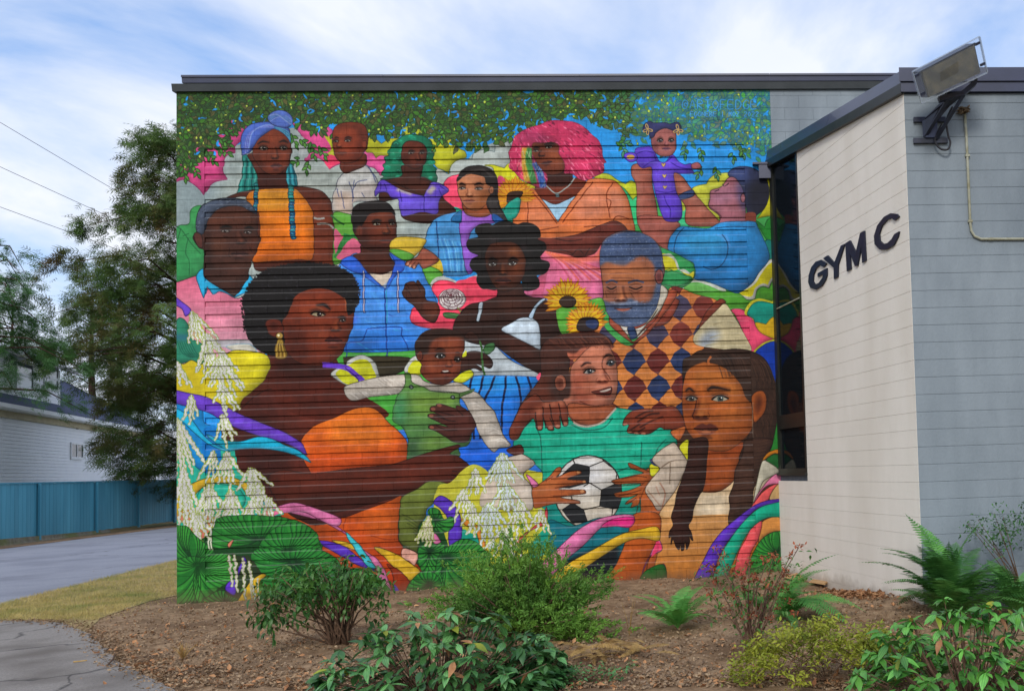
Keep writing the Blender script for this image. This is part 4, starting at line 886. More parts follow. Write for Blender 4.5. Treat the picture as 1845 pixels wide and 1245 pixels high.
    R = S('C3','-20,330 60,200 160,110 300,80 480,20 800,20 1000,60 1140,130 1170,400 1100,600 960,640 1000,900 900,860 700,750 480,590 430,540 280,500 180,520 100,470 0,430','#2a1610','#0e0605')
    p.clip = R; S('C3','300,120 800,60 1100,160 800,200','#3c2016',None,soft=10,alpha=.6); S('C3','520,420 900,600 940,760 600,640','#40221a',None,soft=8,alpha=.5); S('C3','200,300 900,300 940,420 240,420','#180c09',None,soft=10,alpha=.5); p.clip = None
    R = S('C3','510,385 620,310 740,255 860,265 930,350 945,560 930,605 800,540 620,450','#a7b4be','#1c2024')
    p.clip = R; S('C3','600,330 860,280 930,380 640,400','#b8c4cc',None,soft=6,alpha=.6); p.clip = None
    S('C3','960,45 1000,50 900,150 860,260 815,250 860,150','#9cb0c0','#101418'); S('C3','265,95 310,90 290,200 265,295 235,290 250,200','#a4b0b8','#101418')
    hairm = S('B3','420,115 520,105 620,140 700,120 800,140 870,200 880,270 850,310 930,350 940,420 880,500 880,530 970,560 980,620 920,690 840,710 870,770 850,850 750,880 690,860 640,700 360,700 400,860 300,860 230,850 180,780 180,690 130,650 100,590 120,530 200,490 110,450 65,380 90,310 190,280 160,220 190,150 300,130 350,150','#131110','#070606')
    p.clip = hairm
    for _ in range(60): E('B3',rng.uniform(80,960),rng.uniform(120,870),rng.uniform(20,50),rng.uniform(14,36),rng.choice(['#241c1c','#0a0909','#2c2224']),soft=2,alpha=.5)
    p.clip = None
    R = S('B3','270,480 320,370 450,340 600,350 690,450 720,560 700,700 650,800 560,870 470,890 390,850 320,740 280,620','#3a1c10','#100705')
    p.clip = R
    S('B3','520,400 680,440 690,700 600,700','#562a16',None,soft=7,alpha=.75); S('B3','290,460 360,440 380,760 310,700','#200e08',None,soft=5,alpha=.6); E('B3',590,440,60,40,'#84502f',soft=5,alpha=.7); E('B3',610,660,50,40,'#6a3620',soft=5,alpha=.6); p.clip = None
    p.eye('B3',350,585,86,42,.06,0,white='#c8c8c0',up=-.4); p.eye('B3',572,577,92,44,-.02,0,white='#c8c8c0',up=-.4)
    p.brow('B3','305,540 350,520 410,545','#0c0605',3.4); p.brow('B3','520,545 580,515 640,545','#0c0605',3.6)
    p.nose('B3',462,690,96,'#180a06','#7c4428',0,(462,570)); p.mouth('B3',470,770,170,70,.0,'#2a1210','#502820','#0e0605','#7c4a3c')
    # forearm and hands around the rose stem
    R = S('C2','1490,870 1580,810 1700,820 1800,880 1830,960 1800,1000 1740,980 1640,950 1720,1010 1700,1030 1620,1000 1480,1040','#2c1711','#0e0605')
    S('C3','110,470 190,510 250,540 280,500 430,540 480,600 300,640 280,560','#2c1711',None,alpha=0)
    L('C3','170,420 280,540 300,760 330,930','#35582c',3.6); S('C3','310,600 350,550 430,535 430,600 370,660 320,640','#345a34','#122412')
    S('C3','100,460 180,400 260,480 250,545 180,520','#2a1610','#0e0605')
    # blue pleated skirt
    R = S('C3','40,970 200,900 520,895 830,905 930,930 880,1010 800,1170 740,1230 700,1500 640,1900 360,2000 0,1950 -20,1700 200,1100','#2070b8','#0c1c40',grad=('#1c50b4','v'))
    p.clip = R
    S('C3','60,910 700,900 680,1060 200,1060','#2f8cc4',None,soft=8,alpha=.6)
    for a,b,c in [(190,90,960),(310,220,320),(440,300,200),(560,520,480),(670,730,760),(800,860,930)]:
        L('C3',[(a,900),((a+b)/2+12,1050),(b,1230),(b-(a-b)*.2,1600)],'#0c1838',3.8)
    p.clip = None
    S('C3','900,910 940,860 950,930 920,950','#c44a64',None)
    # ---- big woman with the afro
    S('C2','-60,900 120,860 150,740 170,1000 0,960','#3f8432',None); S('C2','-20,930 100,900 160,850 160,980 60,1010','#3f8a34',None)
    R = S('P','498,640 505,690 470,705 445,725 425,745 418,800 430,850 450,880 480,905 520,925 600,940 700,925 780,905 830,870 845,850 835,835 790,850 700,790 640,720 615,690 600,645','#3f1a13','#120806')
    body = R
    p.clip = R
    S('P','510,700 600,690 700,760 640,800 540,770','#5c271a',None,soft=14,alpha=.55); S('P','600,660 640,700 690,740 620,720','#281010',None,soft=8,alpha=.6)
    S('P','470,840 700,850 830,840 700,905 540,905','#4e2218',None,soft=10,alpha=.6); S('P','430,760 470,740 520,800 500,880 450,860','#2a110d',None,soft=10,alpha=.7)
    p.speck(R,'#6a3a30',380,1,.28); p.clip = None
    # neck and shoulders
    R = S('P','488,590 600,640 612,660 620,690 660,715 700,745 660,760 600,760 520,740 490,700','#43190f',None)
    p.clip = R; S('P','500,640 600,650 600,680 520,680','#230d08',None,soft=8,alpha=.7); p.clip = None
    face = S('P','515,540 550,505 600,508 632,540 636,580 626,610 612,640 585,656 545,655 518,635 508,600','#5c2514','#180a06')
    p.clip = face
    S('P','540,535 620,540 622,570 560,575','#702f1a',None,soft=6,alpha=.6); S('P','512,590 545,600 555,650 520,640','#34130b',None,soft=6,alpha=.7); E('P',575,600,18,11,'#85402a',soft=5,alpha=.6); E('P',560,560,26,10,'#7c3820',soft=5,alpha=.5)
    p.clip = None
    hairm = S('P','440,560 436,545 444,525 455,505 478,488 510,477 550,473 590,476 620,486 640,505 645,530 641,550 634,562 626,566 624,548 618,535 590,520 555,520 530,535 520,560 508,580 512,610 505,632 492,640 470,632 452,618 444,600 440,580','#121010','#070606',lw=1)
    p.clip = hairm
    for _ in range(380):
        x = rng.uniform(436,646); y = rng.uniform(473,640); E('P',x,y,rng.uniform(1,3),rng.uniform(.8,2),rng.choice(['#232226','#0a0909','#1c1a20','#2c2a30']),alpha=.5)
    p.clip = None
    P,_c = p.pts('P','508,600 444,600 440,580 436,548 444,525 455,505 478,488 510,477 550,473 590,476 620,486 640,505 645,530 640,552 630,562'); P = p.smooth(P,_c,False,14)
    for _ in range(520):
        q = P[rng.randrange(20,len(P))]; E('P',q[0]+rng.gauss(0,1.6),q[1]+rng.gauss(0,1.4),rng.uniform(.8,1.9),rng.uniform(.8,1.7),'#141112')
    R = S('C1','1040,300 1100,270 1200,290 1230,400 1160,470 1080,440 1040,370','#4e1e12','#180a06'); p.clip=R; E('C1',1120,350,40,50,'#34130b',soft=2,alpha=.7); p.clip=None
    p.eye('C1',1610,215,150,46,.1,.45,white='#b0a282',sh=.5); p.eye('C2',168,470,66,34,.1,.2,white='#a08c84',sh=.6)
    p.brow('C1','1590,120 1680,110 1760,170','#130807',5); p.brow('C2','110,440 160,425 200,450','#130807',3.4)
    L('C1','1590,125 1640,150 1680,170','#8a5a40',2.4,.5,soft=1)
    p.nose('C2',88,575,110,'#240d08','#96502f',-.3,(110,470)); p.mouth('C2',60,690,190,90,.0,'#3a1613','#54241c','#140806','#84503e')
    L('C2','185,220 200,290 205,370','#8a5034',2.4,.6)
    E('C1',1190,455,40,36,'#8c7038',line='#2a1c0c',lw=1.2); E('C1',1180,450,14,14,'#d8d0a8')
    S('C1','1160,500 1220,500 1270,690 1140,690','#7c6024','#2a1c0c')
    for i in range(6): L('C1',[(1170+i*9,510),(1160+i*17,600),(1150+i*23,690)],['#b89a4c','#4a340f'][i%2],1.4,.8)
    # yellow light behind, halo disc
    S('C2','180,990 220,920 330,860 420,860 520,930 570,1090 480,1100 340,1180 220,1190 40,1080 90,1010','#aeb0aa','#34382c'); S('C2','90,1060 250,950 340,905 440,910 500,1000 530,1095 400,1140 230,1180','#b6b826',None)
    L('C2','-60,960 80,970 220,1000 310,1070 390,1140','#5c38a8',9); L('C2','190,990 300,1080 350,1150','#1c1240',1.3)
    S('C2','850,1030 880,940 980,860 1060,940 1040,1060 900,1060','#aeb0aa','#34382c'); S('C2','900,1060 910,960 980,910 1050,970 1040,1060','#b6b826',None)
    S('C2','1490,870 1530,800 1540,860','#b6b826',None); S('C2','1390,1130 1480,1050 1590,1020 1610,1080 1500,1160','#b6b826','#34382c')
    R = S('D2','-60,590 0,640 100,580 300,520 520,460 620,540 760,640 850,740 890,860 890,1010 700,1090 300,1130 0,1190 -230,1140 -420,940 -560,640 -300,480 -100,420','#b8601c','#2a0e06',grad=('#9c3412','v')) if False else None
    R = S('P','548,830 540,800 560,770 600,752 640,735 674,735 700,760 730,790 735,825 715,835 660,842 610,848 570,860','#bb6420','#2a0e06',grad=('#a43a14','v'))
    p.clip = R; S('P','600,760 690,770 700,800 600,800','#c8782a',None,soft=10,alpha=.5)
    for i in range(5): L('P',[(570,800+i*12),(640,790+i*12),(720,800+i*8)],'#8a3410',1.2,.4)
    p.clip = None
    # ---- baby in the green overalls
    R = S('D2','180,230 400,150 600,105 850,80 1000,90 1080,160 1260,200 1400,170 1500,190 1600,260 1680,300 1760,400 1850,500 1950,760 2030,870 1900,900 1830,940 1700,780 1600,560 1450,330 1080,260 860,250 770,300 480,330 440,340 260,370','#a8a095','#2c241f')
    p.clip = R
    for _ in range(34):
        x = rng.uniform(200,860); y = rng.uniform(110,350); L('D2',[(x,y),(x+30,y+18),(x+70,y+50)],rng.choice(['#7c746c','#c4beb4']),1.6,.5)
    for _ in range(20):
        y = rng.uniform(330,880); x = 1500+(y-330)*.75; L('D2',[(x,y),(x+60,y-14),(x+130,y+20)],rng.choice(['#857c74','#c4beb4']),1.6,.5)
    p.clip = None
    R = S('D2','850,80 910,70 940,170 1060,220 1160,270 1450,290 1620,240 1600,280 1470,340 1470,420 1560,520 1600,700 1560,860 1450,900 1460,990 1100,1000 890,1040 890,800 820,660 720,580 760,350 860,190','#4f7038','#182414',grad=('#3c6436','v'))
    p.clip = R
    S('D2','740,380 860,300 840,640 740,600','#2f7050',None,soft=8,alpha=.7); S('D2','940,300 1440,320 1300,480 1000,520','#6c8634',None,soft=10,alpha=.7); S('D2','900,820 1100,820 1050,1000 900,1030','#2a4230',None,soft=8,alpha=.7); S('D2','1150,740 1400,820 1200,940 1000,900','#6c8434',None,soft=9,alpha=.6)
    p.clip = None
    for x,y in [(925,222),(1388,336)]: E('D2',x,y,22,20,'#4c5450',line='#14181a',lw=1.4); E('D2',x,y,8,8,'#8a9490')
    L('D2','1120,260 1450,290 1460,350','#1c2a14',1.6)
    R = S('C2','970,820 970,730 1010,650 1110,580 1250,560 1400,580 1500,640 1520,740 1490,860 1480,960 1470,1040 1400,1120 1300,1180 1180,1170 1080,1110 1030,1040 1040,960 1000,900','#64301e','#180a06')
    p.clip = R
    S('C2','960,840 960,700 1100,570 1300,550 1500,600 1530,720 1480,660 1300,650 1180,680 1130,760 1100,840','#271812',None,soft=2); E('C2',1330,740,110,44,'#7c4028',soft=6,alpha=.7); E('C2',1150,950,60,50,'#7c4228',soft=6,alpha=.7); S('C2','1050,960 1100,1100 1300,1180 1450,1060 1300,1120 1140,1060','#3a170e',None,soft=5,alpha=.7)
    p.clip = None
    E('C2',1022,860,34,54,'#5c2a1a',line='#1c0c08',lw=1.3); E('C2',1020,862,16,30,'#38160e',soft=1.5,alpha=.7)
    p.eye('C2',1250,865,104,54,.06,.2,iris='#2a2420',white='#c4c0ba'); p.eye('C2',1440,905,70,46,.04,.1,iris='#2a2420',white='#b4aea8')
    p.brow('C2','1180,800 1240,780 1300,795','#241009',2.6); p.brow('C2','1410,830 1440,822 1470,840','#241009',2.2)
    p.nose('C2',1345,975,80,'#34130b','#8c4e34',-.3,(1350,900)); p.mouth('C2',1310,1045,110,64,.03,'#4a2018','#6a3428','#1c0806'); S('C2','1270,1030 1320,1022 1345,1032 1300,1042','#b0a8a0',None)
    # woman's hand on the baby's back, and the long forearm
    R = S('D2','1135,480 1150,440 1200,430 1210,410 1260,410 1420,460 1430,430 1480,440 1560,490 1610,560 1640,650 1580,760 1540,830 1400,830 1300,770 1200,710 1120,680 1120,650 1210,640 1330,660 1110,550 1120,520 1200,520 1330,590 1180,500','#40201a','#140806')
    for t in ['1210,490 1400,540','1200,540 1330,590 1420,600','1200,650 1320,700 1440,700','1430,470 1500,540']: L('D2',t,'#180a08',1.8,.8)
    for x,y in [(1170,465),(1240,425),(1145,540),(1150,668)]: E('D2',x,y,26,17,'#85503e',.2,alpha=.8)
    R = S('D2','-200,1180 300,1120 700,1080 900,1020 1100,950 1440,860 1470,880 1350,960 1450,990 1580,1110 1540,1180 1500,1230 1420,1240 1520,1420 1480,1430 1200,1320 800,1430 300,1560 -100,1640 -500,1560 -660,1240 -500,1140','#40190f','#120806')
    p.clip = R; S('D2','-300,1220 600,1180 1300,1080 1300,1160 600,1300 -200,1340','#58261a',None,soft=9,alpha=.6); S('D2','-300,1420 600,1400 1100,1300 600,1500 -200,1600','#2a0f0b',None,soft=10,alpha=.7); p.speck(R,'#74443a',200,1,.28); p.clip = None
    for t in ['1370,1190 1480,1240 1500,1300','1380,1150 1560,1180','1360,1240 1450,1300 1520,1420']: L('D2',t,'#160806',1.6,.8)
    S('D2','1440,1150 1580,1110 1560,1180 1500,1230','#33160f',None)
    # skirt/pants of the afro woman and baby's leg
    R = S('E2','0,560 180,560 400,480 700,370 820,320 800,480 780,640 790,820 840,900 830,1000 1000,1080 1020,1240 700,1400 300,1400 -100,1240 -300,900 -500,560 -620,440 -300,500','#a34a1a','#2a0e06',grad=('#98300f','v'))
    p.clip = R; S('E2','400,500 780,480 760,760 460,760','#b85c20',None,soft=12,alpha=.6); S('E2','-400,620 0,640 100,800 -200,900','#8a3c14',None,soft=10,alpha=.6)
    for t in ['480,760 640,800 790,800','560,880 700,940','200,560 180,700 300,900']: L('E2',t,'#5e1e0a',1.6,.6)
    p.clip = None
    S('E1','1280,500 1440,490 1560,560 1720,620 1560,640 1440,600','#2c120d','#120806')
    R = S('E2','830,330 1000,240 1130,160 1330,190 1240,310 1150,420 1100,470 1080,560 1000,680 1010,900 1000,940 900,900 800,830 790,650 800,460','#55602a','#1a2010',grad=('#4c5422','v'))
    p.clip = R
    for i in range(7): L('E2',[(820+i*30,520+i*50),(900+i*20,560+i*46),(1000,620+i*40)],'#2c3416',2,.6)
    S('E2','1000,220 1280,190 1180,360 960,400','#6f7c34',None,soft=8,alpha=.6); p.clip = None
    S('E2','840,900 1000,960 990,1040 960,1090 900,1040 820,1020','#c09080','#3a1c14')
    # ---- man in the argyle vest
    S('B4','420,400 560,450 700,520 800,600 800,740 640,860 440,830 450,480','#2f8048','#143a20')
    S('B4','440,480 520,480 590,540 620,640 460,640','#b8b22c',None); S('B4','450,480 540,470 600,530 640,640 620,640 580,540 520,500 450,490','#aab0a4',None)
    for i in range(5): L('B4',[(470+i*14,660+i*10),(540+i*18,640+i*16),(620+i*8,700+i*20)],'#14502c',1.5,.8)
    S('B4','660,660 740,690 800,660 790,740 700,700','#b8b22c','#2c3414'); S('B4','640,650 700,640 760,690 720,690','#aab0a4',None)
    S('B4','440,700 560,660 680,700 780,740 640,830 440,800','#2c7c48','#143a20')
    vest = S('P','1076,560 1090,590 1120,618 1140,620 1155,600 1190,560 1200,530 1215,515 1250,528 1290,540 1300,560 1270,620 1262,660 1240,740 1160,752 1100,752 1000,640 1050,560','#5a2c20','#1c0c08')
    p.clip = vest
    u = (38.5, 0); 
    # argyle lattice fitted to the photo
    cx0, cy0, dx, dy = 1142.5, 651.0, 43.0, 48.0
    for i in range(-5,7):
        for j in range(-5,6):
            for q in (0,1):
                sx = 1+.0*j
                cx = cx0+(i+.5*q)*dx+j*1.6; cy = cy0+(j+.5*q)*dy-(i)*.9
                far = max(.0,min(1,(700-cy)/200)); k = 1-.08*far
                c = ['#1f2c4c','#4a1e1e'][(i+j+q)%2] if q == 0 else ['#4a1e1e','#1f2c4c'][(i)%2] if False else None
                if q == 0: c = '#1f2c4c' if (i+j)%2 == 0 else '#53201d'
                if c:
                    S('P',[(cx,cy-dy*.5),(cx+dx*.5,cy),(cx,cy+dy*.5),(cx-dx*.5,cy)],c,None,n=2)
                else:
                    S('P',[(cx-dx*.5,cy),(cx-dx*.28,cy-dy*.26),(cx,cy-dy*.5),(cx+dx*.28,cy-dy*.26),(cx+dx*.5,cy),(cx+dx*.28,cy+dy*.26),(cx,cy+dy*.5),(cx-dx*.28,cy+dy*.26)],'#b4703a','#3a1a10',1.0,n=2)
    S('P','1060,560 1300,520 1290,600 1100,620','#a45a44',None,soft=20,alpha=.25)
    p.clip = None
    S('C4','300,200 700,60 760,200 480,440 330,380','#a8a498',None)
    S('B4','430,820 510,870 600,960 640,1000 500,1240 260,1300 150,1400 100,1250 300,1200 420,960','#7c3a2c','#1c0c08',)
    for i in range(16): L('B4',[(520+i*-14,880+i*28),(600-i*12,930+i*24)],'#4a1c14',1.2,.8)
    S('C4','210,230 300,340 400,480 440,470 640,250 740,20 820,20 780,120 560,400 440,490 390,490 200,330','#8a4430','#24100a')
    S('C4','1040,460 1100,350 1230,150 1270,120 1220,90 1120,170 1040,300 1000,460','#5c2a1e','#1c0c08')
    S('B4','430,820 510,880 480,990 400,1130 320,1210 260,1230 340,1130 410,980','#aca698','#2c2418')
    S('C4','290,330 370,350 420,370 520,330 600,250 640,180 560,300 440,440c 400,400 360,420','#b4b0a6','#2c2418'); S('C4','360,360 420,350 450,440 420,460 390,460','#20304c','#0c121c')
    S('P','1255,620 1250,605 1270,580 1290,560 1306,546 1320,565 1340,600 1352,632 1300,628','#b0a584','#2c2414')
    p.clip = S('P','1255,620 1250,605 1270,580 1290,560 1306,546 1320,565 1340,600 1352,632 1300,628','#b0a584',None)
    S('C4','1020,480 1120,380 1220,420 1060,560','#7c8ca8',None,soft=6,alpha=.7)
    for t in ['1150,330 1260,300 1340,310','1120,450 1230,420 1400,420','1080,520 1200,500 1460,500','1180,240 1260,250 1330,230']: L('C4',t,'#8a7e5e',2,.6)
    p.clip = None
    head = S('B3','1570,1000 1580,900 1560,720 1540,560 1545,440 1580,330 1680,250 1800,215 1900,215 2010,240 2120,300 2200,390 2230,480 2240,560 2260,640 2250,720 2220,800 2200,950 2160,1080 2080,1200 1990,1260 1880,1280 1760,1260 1660,1180 1600,1080','#7c4c38','#1c1214')
    p.clip = head
    S('B3','1530,600 1540,420 1600,310 1720,240 1900,210 2060,250 2200,380 2240,520 2230,760 2170,740 2140,600 2060,510 1960,500 1880,560 1820,600 1720,590 1620,560','#3a4864',None,soft=2)
    S('B3','1560,990 1640,1000 1720,1010 1860,960 1960,1000 2060,1010 2120,960 2180,760 2240,740 2220,1000 2100,1200 1900,1290 1700,1230 1590,1090','#424f68',None,soft=2.4)
    S('B3','1620,620 1900,600 2100,640 2100,780 1640,780','#a2643c',None,soft=8,alpha=.6); S('B3','1600,790 1760,800 1800,990 1620,990','#6c4234',None,soft=5,alpha=.6)
    E('B3',1810,930,60,50,'#a0603c',soft=4,alpha=.7); E('B3',2010,930,60,44,'#94543a',soft=4,alpha=.6)
    y0,x0,m = head
    for _ in range(900):
        x = rng.uniform(1540,2240); y = rng.uniform(220,1270)
        if y < 560 or y > 990 or x > 2140: E('B3',x,y,rng.uniform(4,11),rng.uniform(3,7),rng.choice(['#6e7c94','#283450','#566682','#303c58','#8892a4']),alpha=.5)
    p.clip = None
    for x,w in [(1670,110),(1940,150)]:
        L('B3',[(x-w*.5,835),(x,862),(x+w*.5,832)],'#1c0e0c',2.6); L('B3',[(x-w*.6,790),(x,765),(x+w*.6,785)],'#3c4660',3.4,.9); L('B3',[(x-w*.5,870),(x,895),(x+w*.5,865)],'#3a1c14',1.6,.6); L('B3',[(x-w*.4,815),(x,800),(x+w*.4,812)],'#3a1c14',1.4,.6)
    p.nose('B3',1775,985,130,'#341812','#b8764e',-.2,(1770,830))
    L('B3','1660,1010 1760,1020 1870,1015 1960,1000','#8c94a4',4,.6,soft=1.4); L('B3','1700,1070 1800,1080 1900,1065','#24161c',2.4); S('B3','1720,1080 1800,1074 1880,1076 1800,1110','#8a5044',None,soft=.8)
    for t in ['1650,690 1780,680 1900,690','1660,740 1800,735 1920,745','1600,880 1620,960','1880,900 1930,970']: L('B3',t,'#4c2a1e',1.6,.6)
    E('B4',415,720,46,80,'#7a4440',line='#20100f',lw=1.3); E('B4',412,720,22,46,'#502a2c',soft=1.6,alpha=.7)
    # sunflowers
    S('B3','1400,1000 1560,960 1600,1120 1480,1150 1300,1100','#4e8c34','#1c3a14'); S('C3','1180,220 1260,380 1200,420 1170,400','#4e8c34',None)
    S('C3','1130,60 1380,110 1400,330 1360,420 1170,420','#4e8c34',None)
    p.flower('B3',1185,1000,262,13,'#bf9a22',2.75,6.7,(92,66),asp=.115,inner=.16)
    p.flower('C3',1450,320,235,13,'#bf9a22',2.5,6.5,None,asp=.12,inner=.14); S('C3','1350,330 1400,260 1540,255 1590,310 1560,390 1370,400','#241a18','#100a08')
    S('C3','1450,290 1540,270 1585,320 1540,380 1460,350','#1f2c4c',None)
    # ---- boy with the football
    R = S('C3','940,640 1000,520 1160,440 1400,420 1580,420 1700,480 1740,560 1640,560 1400,580 1340,640 1270,680 1260,830 1200,860 1120,1040 1180,1090 1280,1100 1270,1300 1000,1300 820,1500 640,1480 720,1230 880,1010 950,900','#3a2019','#120806')
    p.clip = R; S('C3','1000,480 1600,440 1640,520 1040,600','#52281c',None,soft=8,alpha=.6); S('C3','900,1000 1060,900 1100,1200 840,1400 700,1400','#55281b',None,soft=8,alpha=.8); S('C3','1080,880 1280,860 1290,1200 1060,1100','#332420',None,soft=6,alpha=.8); p.speck(R,'#6a4a40',160,1,.3); p.clip = None
    S('C3','1240,640 1300,540 1650,520 1740,600 1300,720','#955440',None)
    R = S('C4','0,540 40,490 160,490 225,590 260,700 270,880 250,1000 200,1080 120,1120 160,1230 300,1300 -260,1400 -250,1080 -180,880 -160,720 -60,600','#98604c','#20100b')
    p.clip = R
    S('C4','-160,780 0,800 40,1040 -140,1040','#7a3a2a',None,soft=8,alpha=.7); E('C4',60,590,110,40,'#a86850',soft=6,alpha=.7); E('C4',-20,900,60,50,'#a8664c',soft=6,alpha=.6); S('C4','-220,1060 60,1080 200,1050 120,1160 -200,1180','#6a3020',None,soft=6,alpha=.7); E('C4',180,860,30,60,'#9c5c44',soft=4,alpha=.6)
    p.clip = None
    p.eye('C3',1485,850,122,46,-.12,.1,iris='#2c3236',white='#aaa29a',up=-.1); p.eye('C3',1725,758,88,56,-.12,.05,iris='#242c32',white='#aca69e',up=-.1)
    p.brow('C3','1390,800 1450,755 1510,760','#2a140e',4); p.brow('C3','1640,700 1690,665 1750,675','#20100c',4)
    p.nose('C3',1630,960,130,'#4a2016','#b8745a',-.2,(1620,820)); L('C3','1640,690 1630,800 1700,900 1720,940','#3a1a12',1.8,.7)
    S('C3','1510,1080 1620,1050 1730,1020 1720,1100 1640,1110','#4a2019','#1c0a08'); S('C3','1600,1072 1660,1052 1722,1036 1718,1054 1650,1078','#a89c92',None); L('C3','1560,1110 1680,1130 1730,1110','#6a3428',3,.8)
    L('C3','1380,1180 1520,1230 1700,1220','#4a2016',2.2,.7)
    S('D3','860,20 1000,10 1030,120 1020,330 900,330 850,200','#37221c',None,soft=1.5)
    E('D3',920,175,66,92,'#74402f',line='#20100b',lw=1.5); E('D3',915,180,36,56,'#4a241a',soft=2,alpha=.8); L('D3','880,110 950,130 960,220','#a06a54',2,.7)
    S('C3','1000,520 1200,440 1560,430 1700,500 1760,580 1640,560 1400,590 1330,650 1180,620','#3d211a',None,soft=1)
    for _ in range(40):
        x = rng.uniform(1020,1680); L('C3',[(x,rng.uniform(450,520)),(x+60,rng.uniform(480,560)),(x+110,rng.uniform(540,600))],rng.choice(['#5e3428','#2a140e','#6c4030']),1.3,.5)
    # neck + tee
    S('D3','1030,400 1300,430 1520,420 1540,480 1420,600 1240,650 1080,600 1000,500','#84482f','#1c0c08')
    R = S('D3','620,570 700,540 1000,550 1060,610 1140,650 1260,650 1400,610 1530,460 1540,450 1720,480 1760,500 2000,560 2190,760 2200,900 2080,1030 1860,1140 1810,1240 1800,1660 1700,1800 780,1800 720,1500 720,1180 640,1080 500,980 400,830','#189074','#082c28')
    p.clip = R
    S('D3','700,1300 1000,1500 1700,1500 1700,1900 700,1900','#0c6462',None,soft=20,alpha=.8); S('D3','1100,700 1900,680 1900,860 1000,900','#22a488',None,soft=14,alpha=.6)
    S('D3','450,820 660,780 700,1100 560,1000','#127a60',None,soft=8,alpha=.7)
    for t in ['640,640 700,800 715,1100 720,1300','1040,640 1200,700 1400,670 1500,560','2090,800 2000,900 1960,1040','1820,830 1810,1100','1500,1180 1700,1100']: L('D3',t,'#0a4a3e',2,.8)
    for _ in range(22):
        x = rng.uniform(760,2000); y = rng.uniform(680,1300); L('D3',[(x,y),(x+60,y+20),(x+140,y+rng.uniform(-10,50))],rng.choice(['#0e7a62','#2cb498']),2.4,.4,taper=True)
    p.clip = None
    L('D3','1060,615 1150,655 1260,655 1400,600 1535,455','#a89c90',3.4,.95)
    # hand on the left shoulder
    R = S('D3','360,790 360,680 420,560 500,400 640,300 720,380 760,390 860,380 930,370 970,400 1000,480 1000,640 950,650 910,540 920,670 860,670 800,560 850,690 780,690 730,560 720,690 660,690 620,570 540,640 440,800','#632f20','#160a06')
    p.clip = R; S('D3','400,700 520,440 620,420 560,640 440,760','#4a2016',None,soft=6,alpha=.6)
    for x,y in [(680,490),(760,420),(840,410),(930,400)]: E('D3',x,y,38,40,'#a86850',soft=3,alpha=.7)
    for x,y in [(690,670),(810,672),(890,655),(972,628)]: E('D3',x,y,26,18,'#9a6450',alpha=.9)
    p.clip = None
    for t in ['640,500 650,600 665,690','725,440 730,560 760,680','800,410 820,540 850,640','900,400 920,520 950,640']: L('D3',t,'#1c0a07',2,.85)
    # hand on the right shoulder
    R = S('D4','10,1000 30,940 110,860 250,830 420,830 560,800 640,860 690,960 720,1040 600,1060 480,1060 420,1040 300,1110 160,1110 60,1090 80,1010 20,1020','#632c1c','#160a06')
    p.clip = R
    for t in ['150,930 260,870 350,850','170,980 300,900 420,880','200,1040 340,960 460,920','80,1080 200,1000','150,1110 260,1040']: L('D4',t,'#1e0b07',3,.8,soft=.7)
    for t in ['240,850 400,840 540,860','260,960 400,930']: L('D4',t,'#8a4a34',4,.5,soft=1.4)
    for x,y in [(40,1005),(85,1085),(160,1105),(240,1108)]: E('D4',x,y,26,13,'#94604c',alpha=.9)
    p.clip = None
    S('D4','540,1090 650,1040 710,1040 640,1180','#a85c30','#2a100a')
    # ---- ball
    S('D3','1530,480 1540,1000 1500,1100','#189074',None,alpha=0)
    R = E('E3',1410,520,372,402,'#b4b0a8',line='#141210',lw=2.2)
    p.clip = R
    S('E3','1030,560 1800,560 1800,960 1030,960','#a89c88',None,soft=20,alpha=.5); E('E3',1350,330,260,180,'#c8ccd4',soft=16,alpha=.5)
    for t in ['1260,205 1430,240 1420,420 1200,480 1060,470 1130,320','1540,100 1700,140 1800,220 1810,250 1720,280 1640,230','1560,500 1700,440 1860,460 1860,700 1680,710 1540,680','1120,720 1240,640 1360,720 1410,860 1240,870 1180,800','1030,90 1260,90 1250,160 1100,240','1060,960 1300,930 1400,960 1200,1010']: S('E3',' '.join(w+'c' for w in t.split()),'#191a1c','#0c0c0e',1.2)
    for t in ['1260,205 1240,160','1430,240 1580,180 1540,105','1580,180 1730,285 1720,430 1560,500 1420,420','1220,560 1240,640','1730,285 1860,260','1540,680 1360,720','1680,710 1670,900','1420,425 1360,460','1560,500 1540,680','1410,860 1480,900']: L('E3',t.replace(' ','c ')+'c','#15120f',1.8)
    p.clip = None
    # hands on the ball + sleeves
    S('D3','320,920 470,860 510,920 500,970 420,980','#411d16','#140806')
    R = S('E3','640,110 700,110 820,210 690,330 780,460 800,700 720,720 480,720 350,700 220,690 210,560 280,420 450,180','#a89c90','#241c18')
    p.clip = R; S('E3','300,400 440,300 400,680 240,640','#b4a898',None,soft=6,alpha=.6); S('E3','680,500 800,480 800,700 700,700','#bab0a2',None,soft=4,alpha=.7); p.clip = None
    R = S('E3','790,480 860,440 960,370 1060,260 1110,250 1110,300 1060,360 1200,300 1320,290 1330,320 1180,380 1370,395 1390,420 1340,430 1080,490 1370,500 1380,540 1100,580 1310,620 1320,650 1080,650 960,670 850,700 810,690','#96512c','#20100a')
    p.clip = R; S('E3','820,500 1040,400 1060,470 860,560','#ac6a40',None,soft=5,alpha=.6); S('E3','820,620 1000,620 960,690 830,690','#74381c',None,soft=5,alpha=.7); p.clip = None
    for t in ['1000,380 1180,370','1040,480 1200,450','1020,570 1180,560','940,400 1020,350']: L('E3',t,'#3a180c',1.6,.7)
    E('E3',1345,515,22,18,'#b07c54'); E('E3',1368,410,18,14,'#a8744c'); E('E3',1300,305,18,12,'#a8744c')
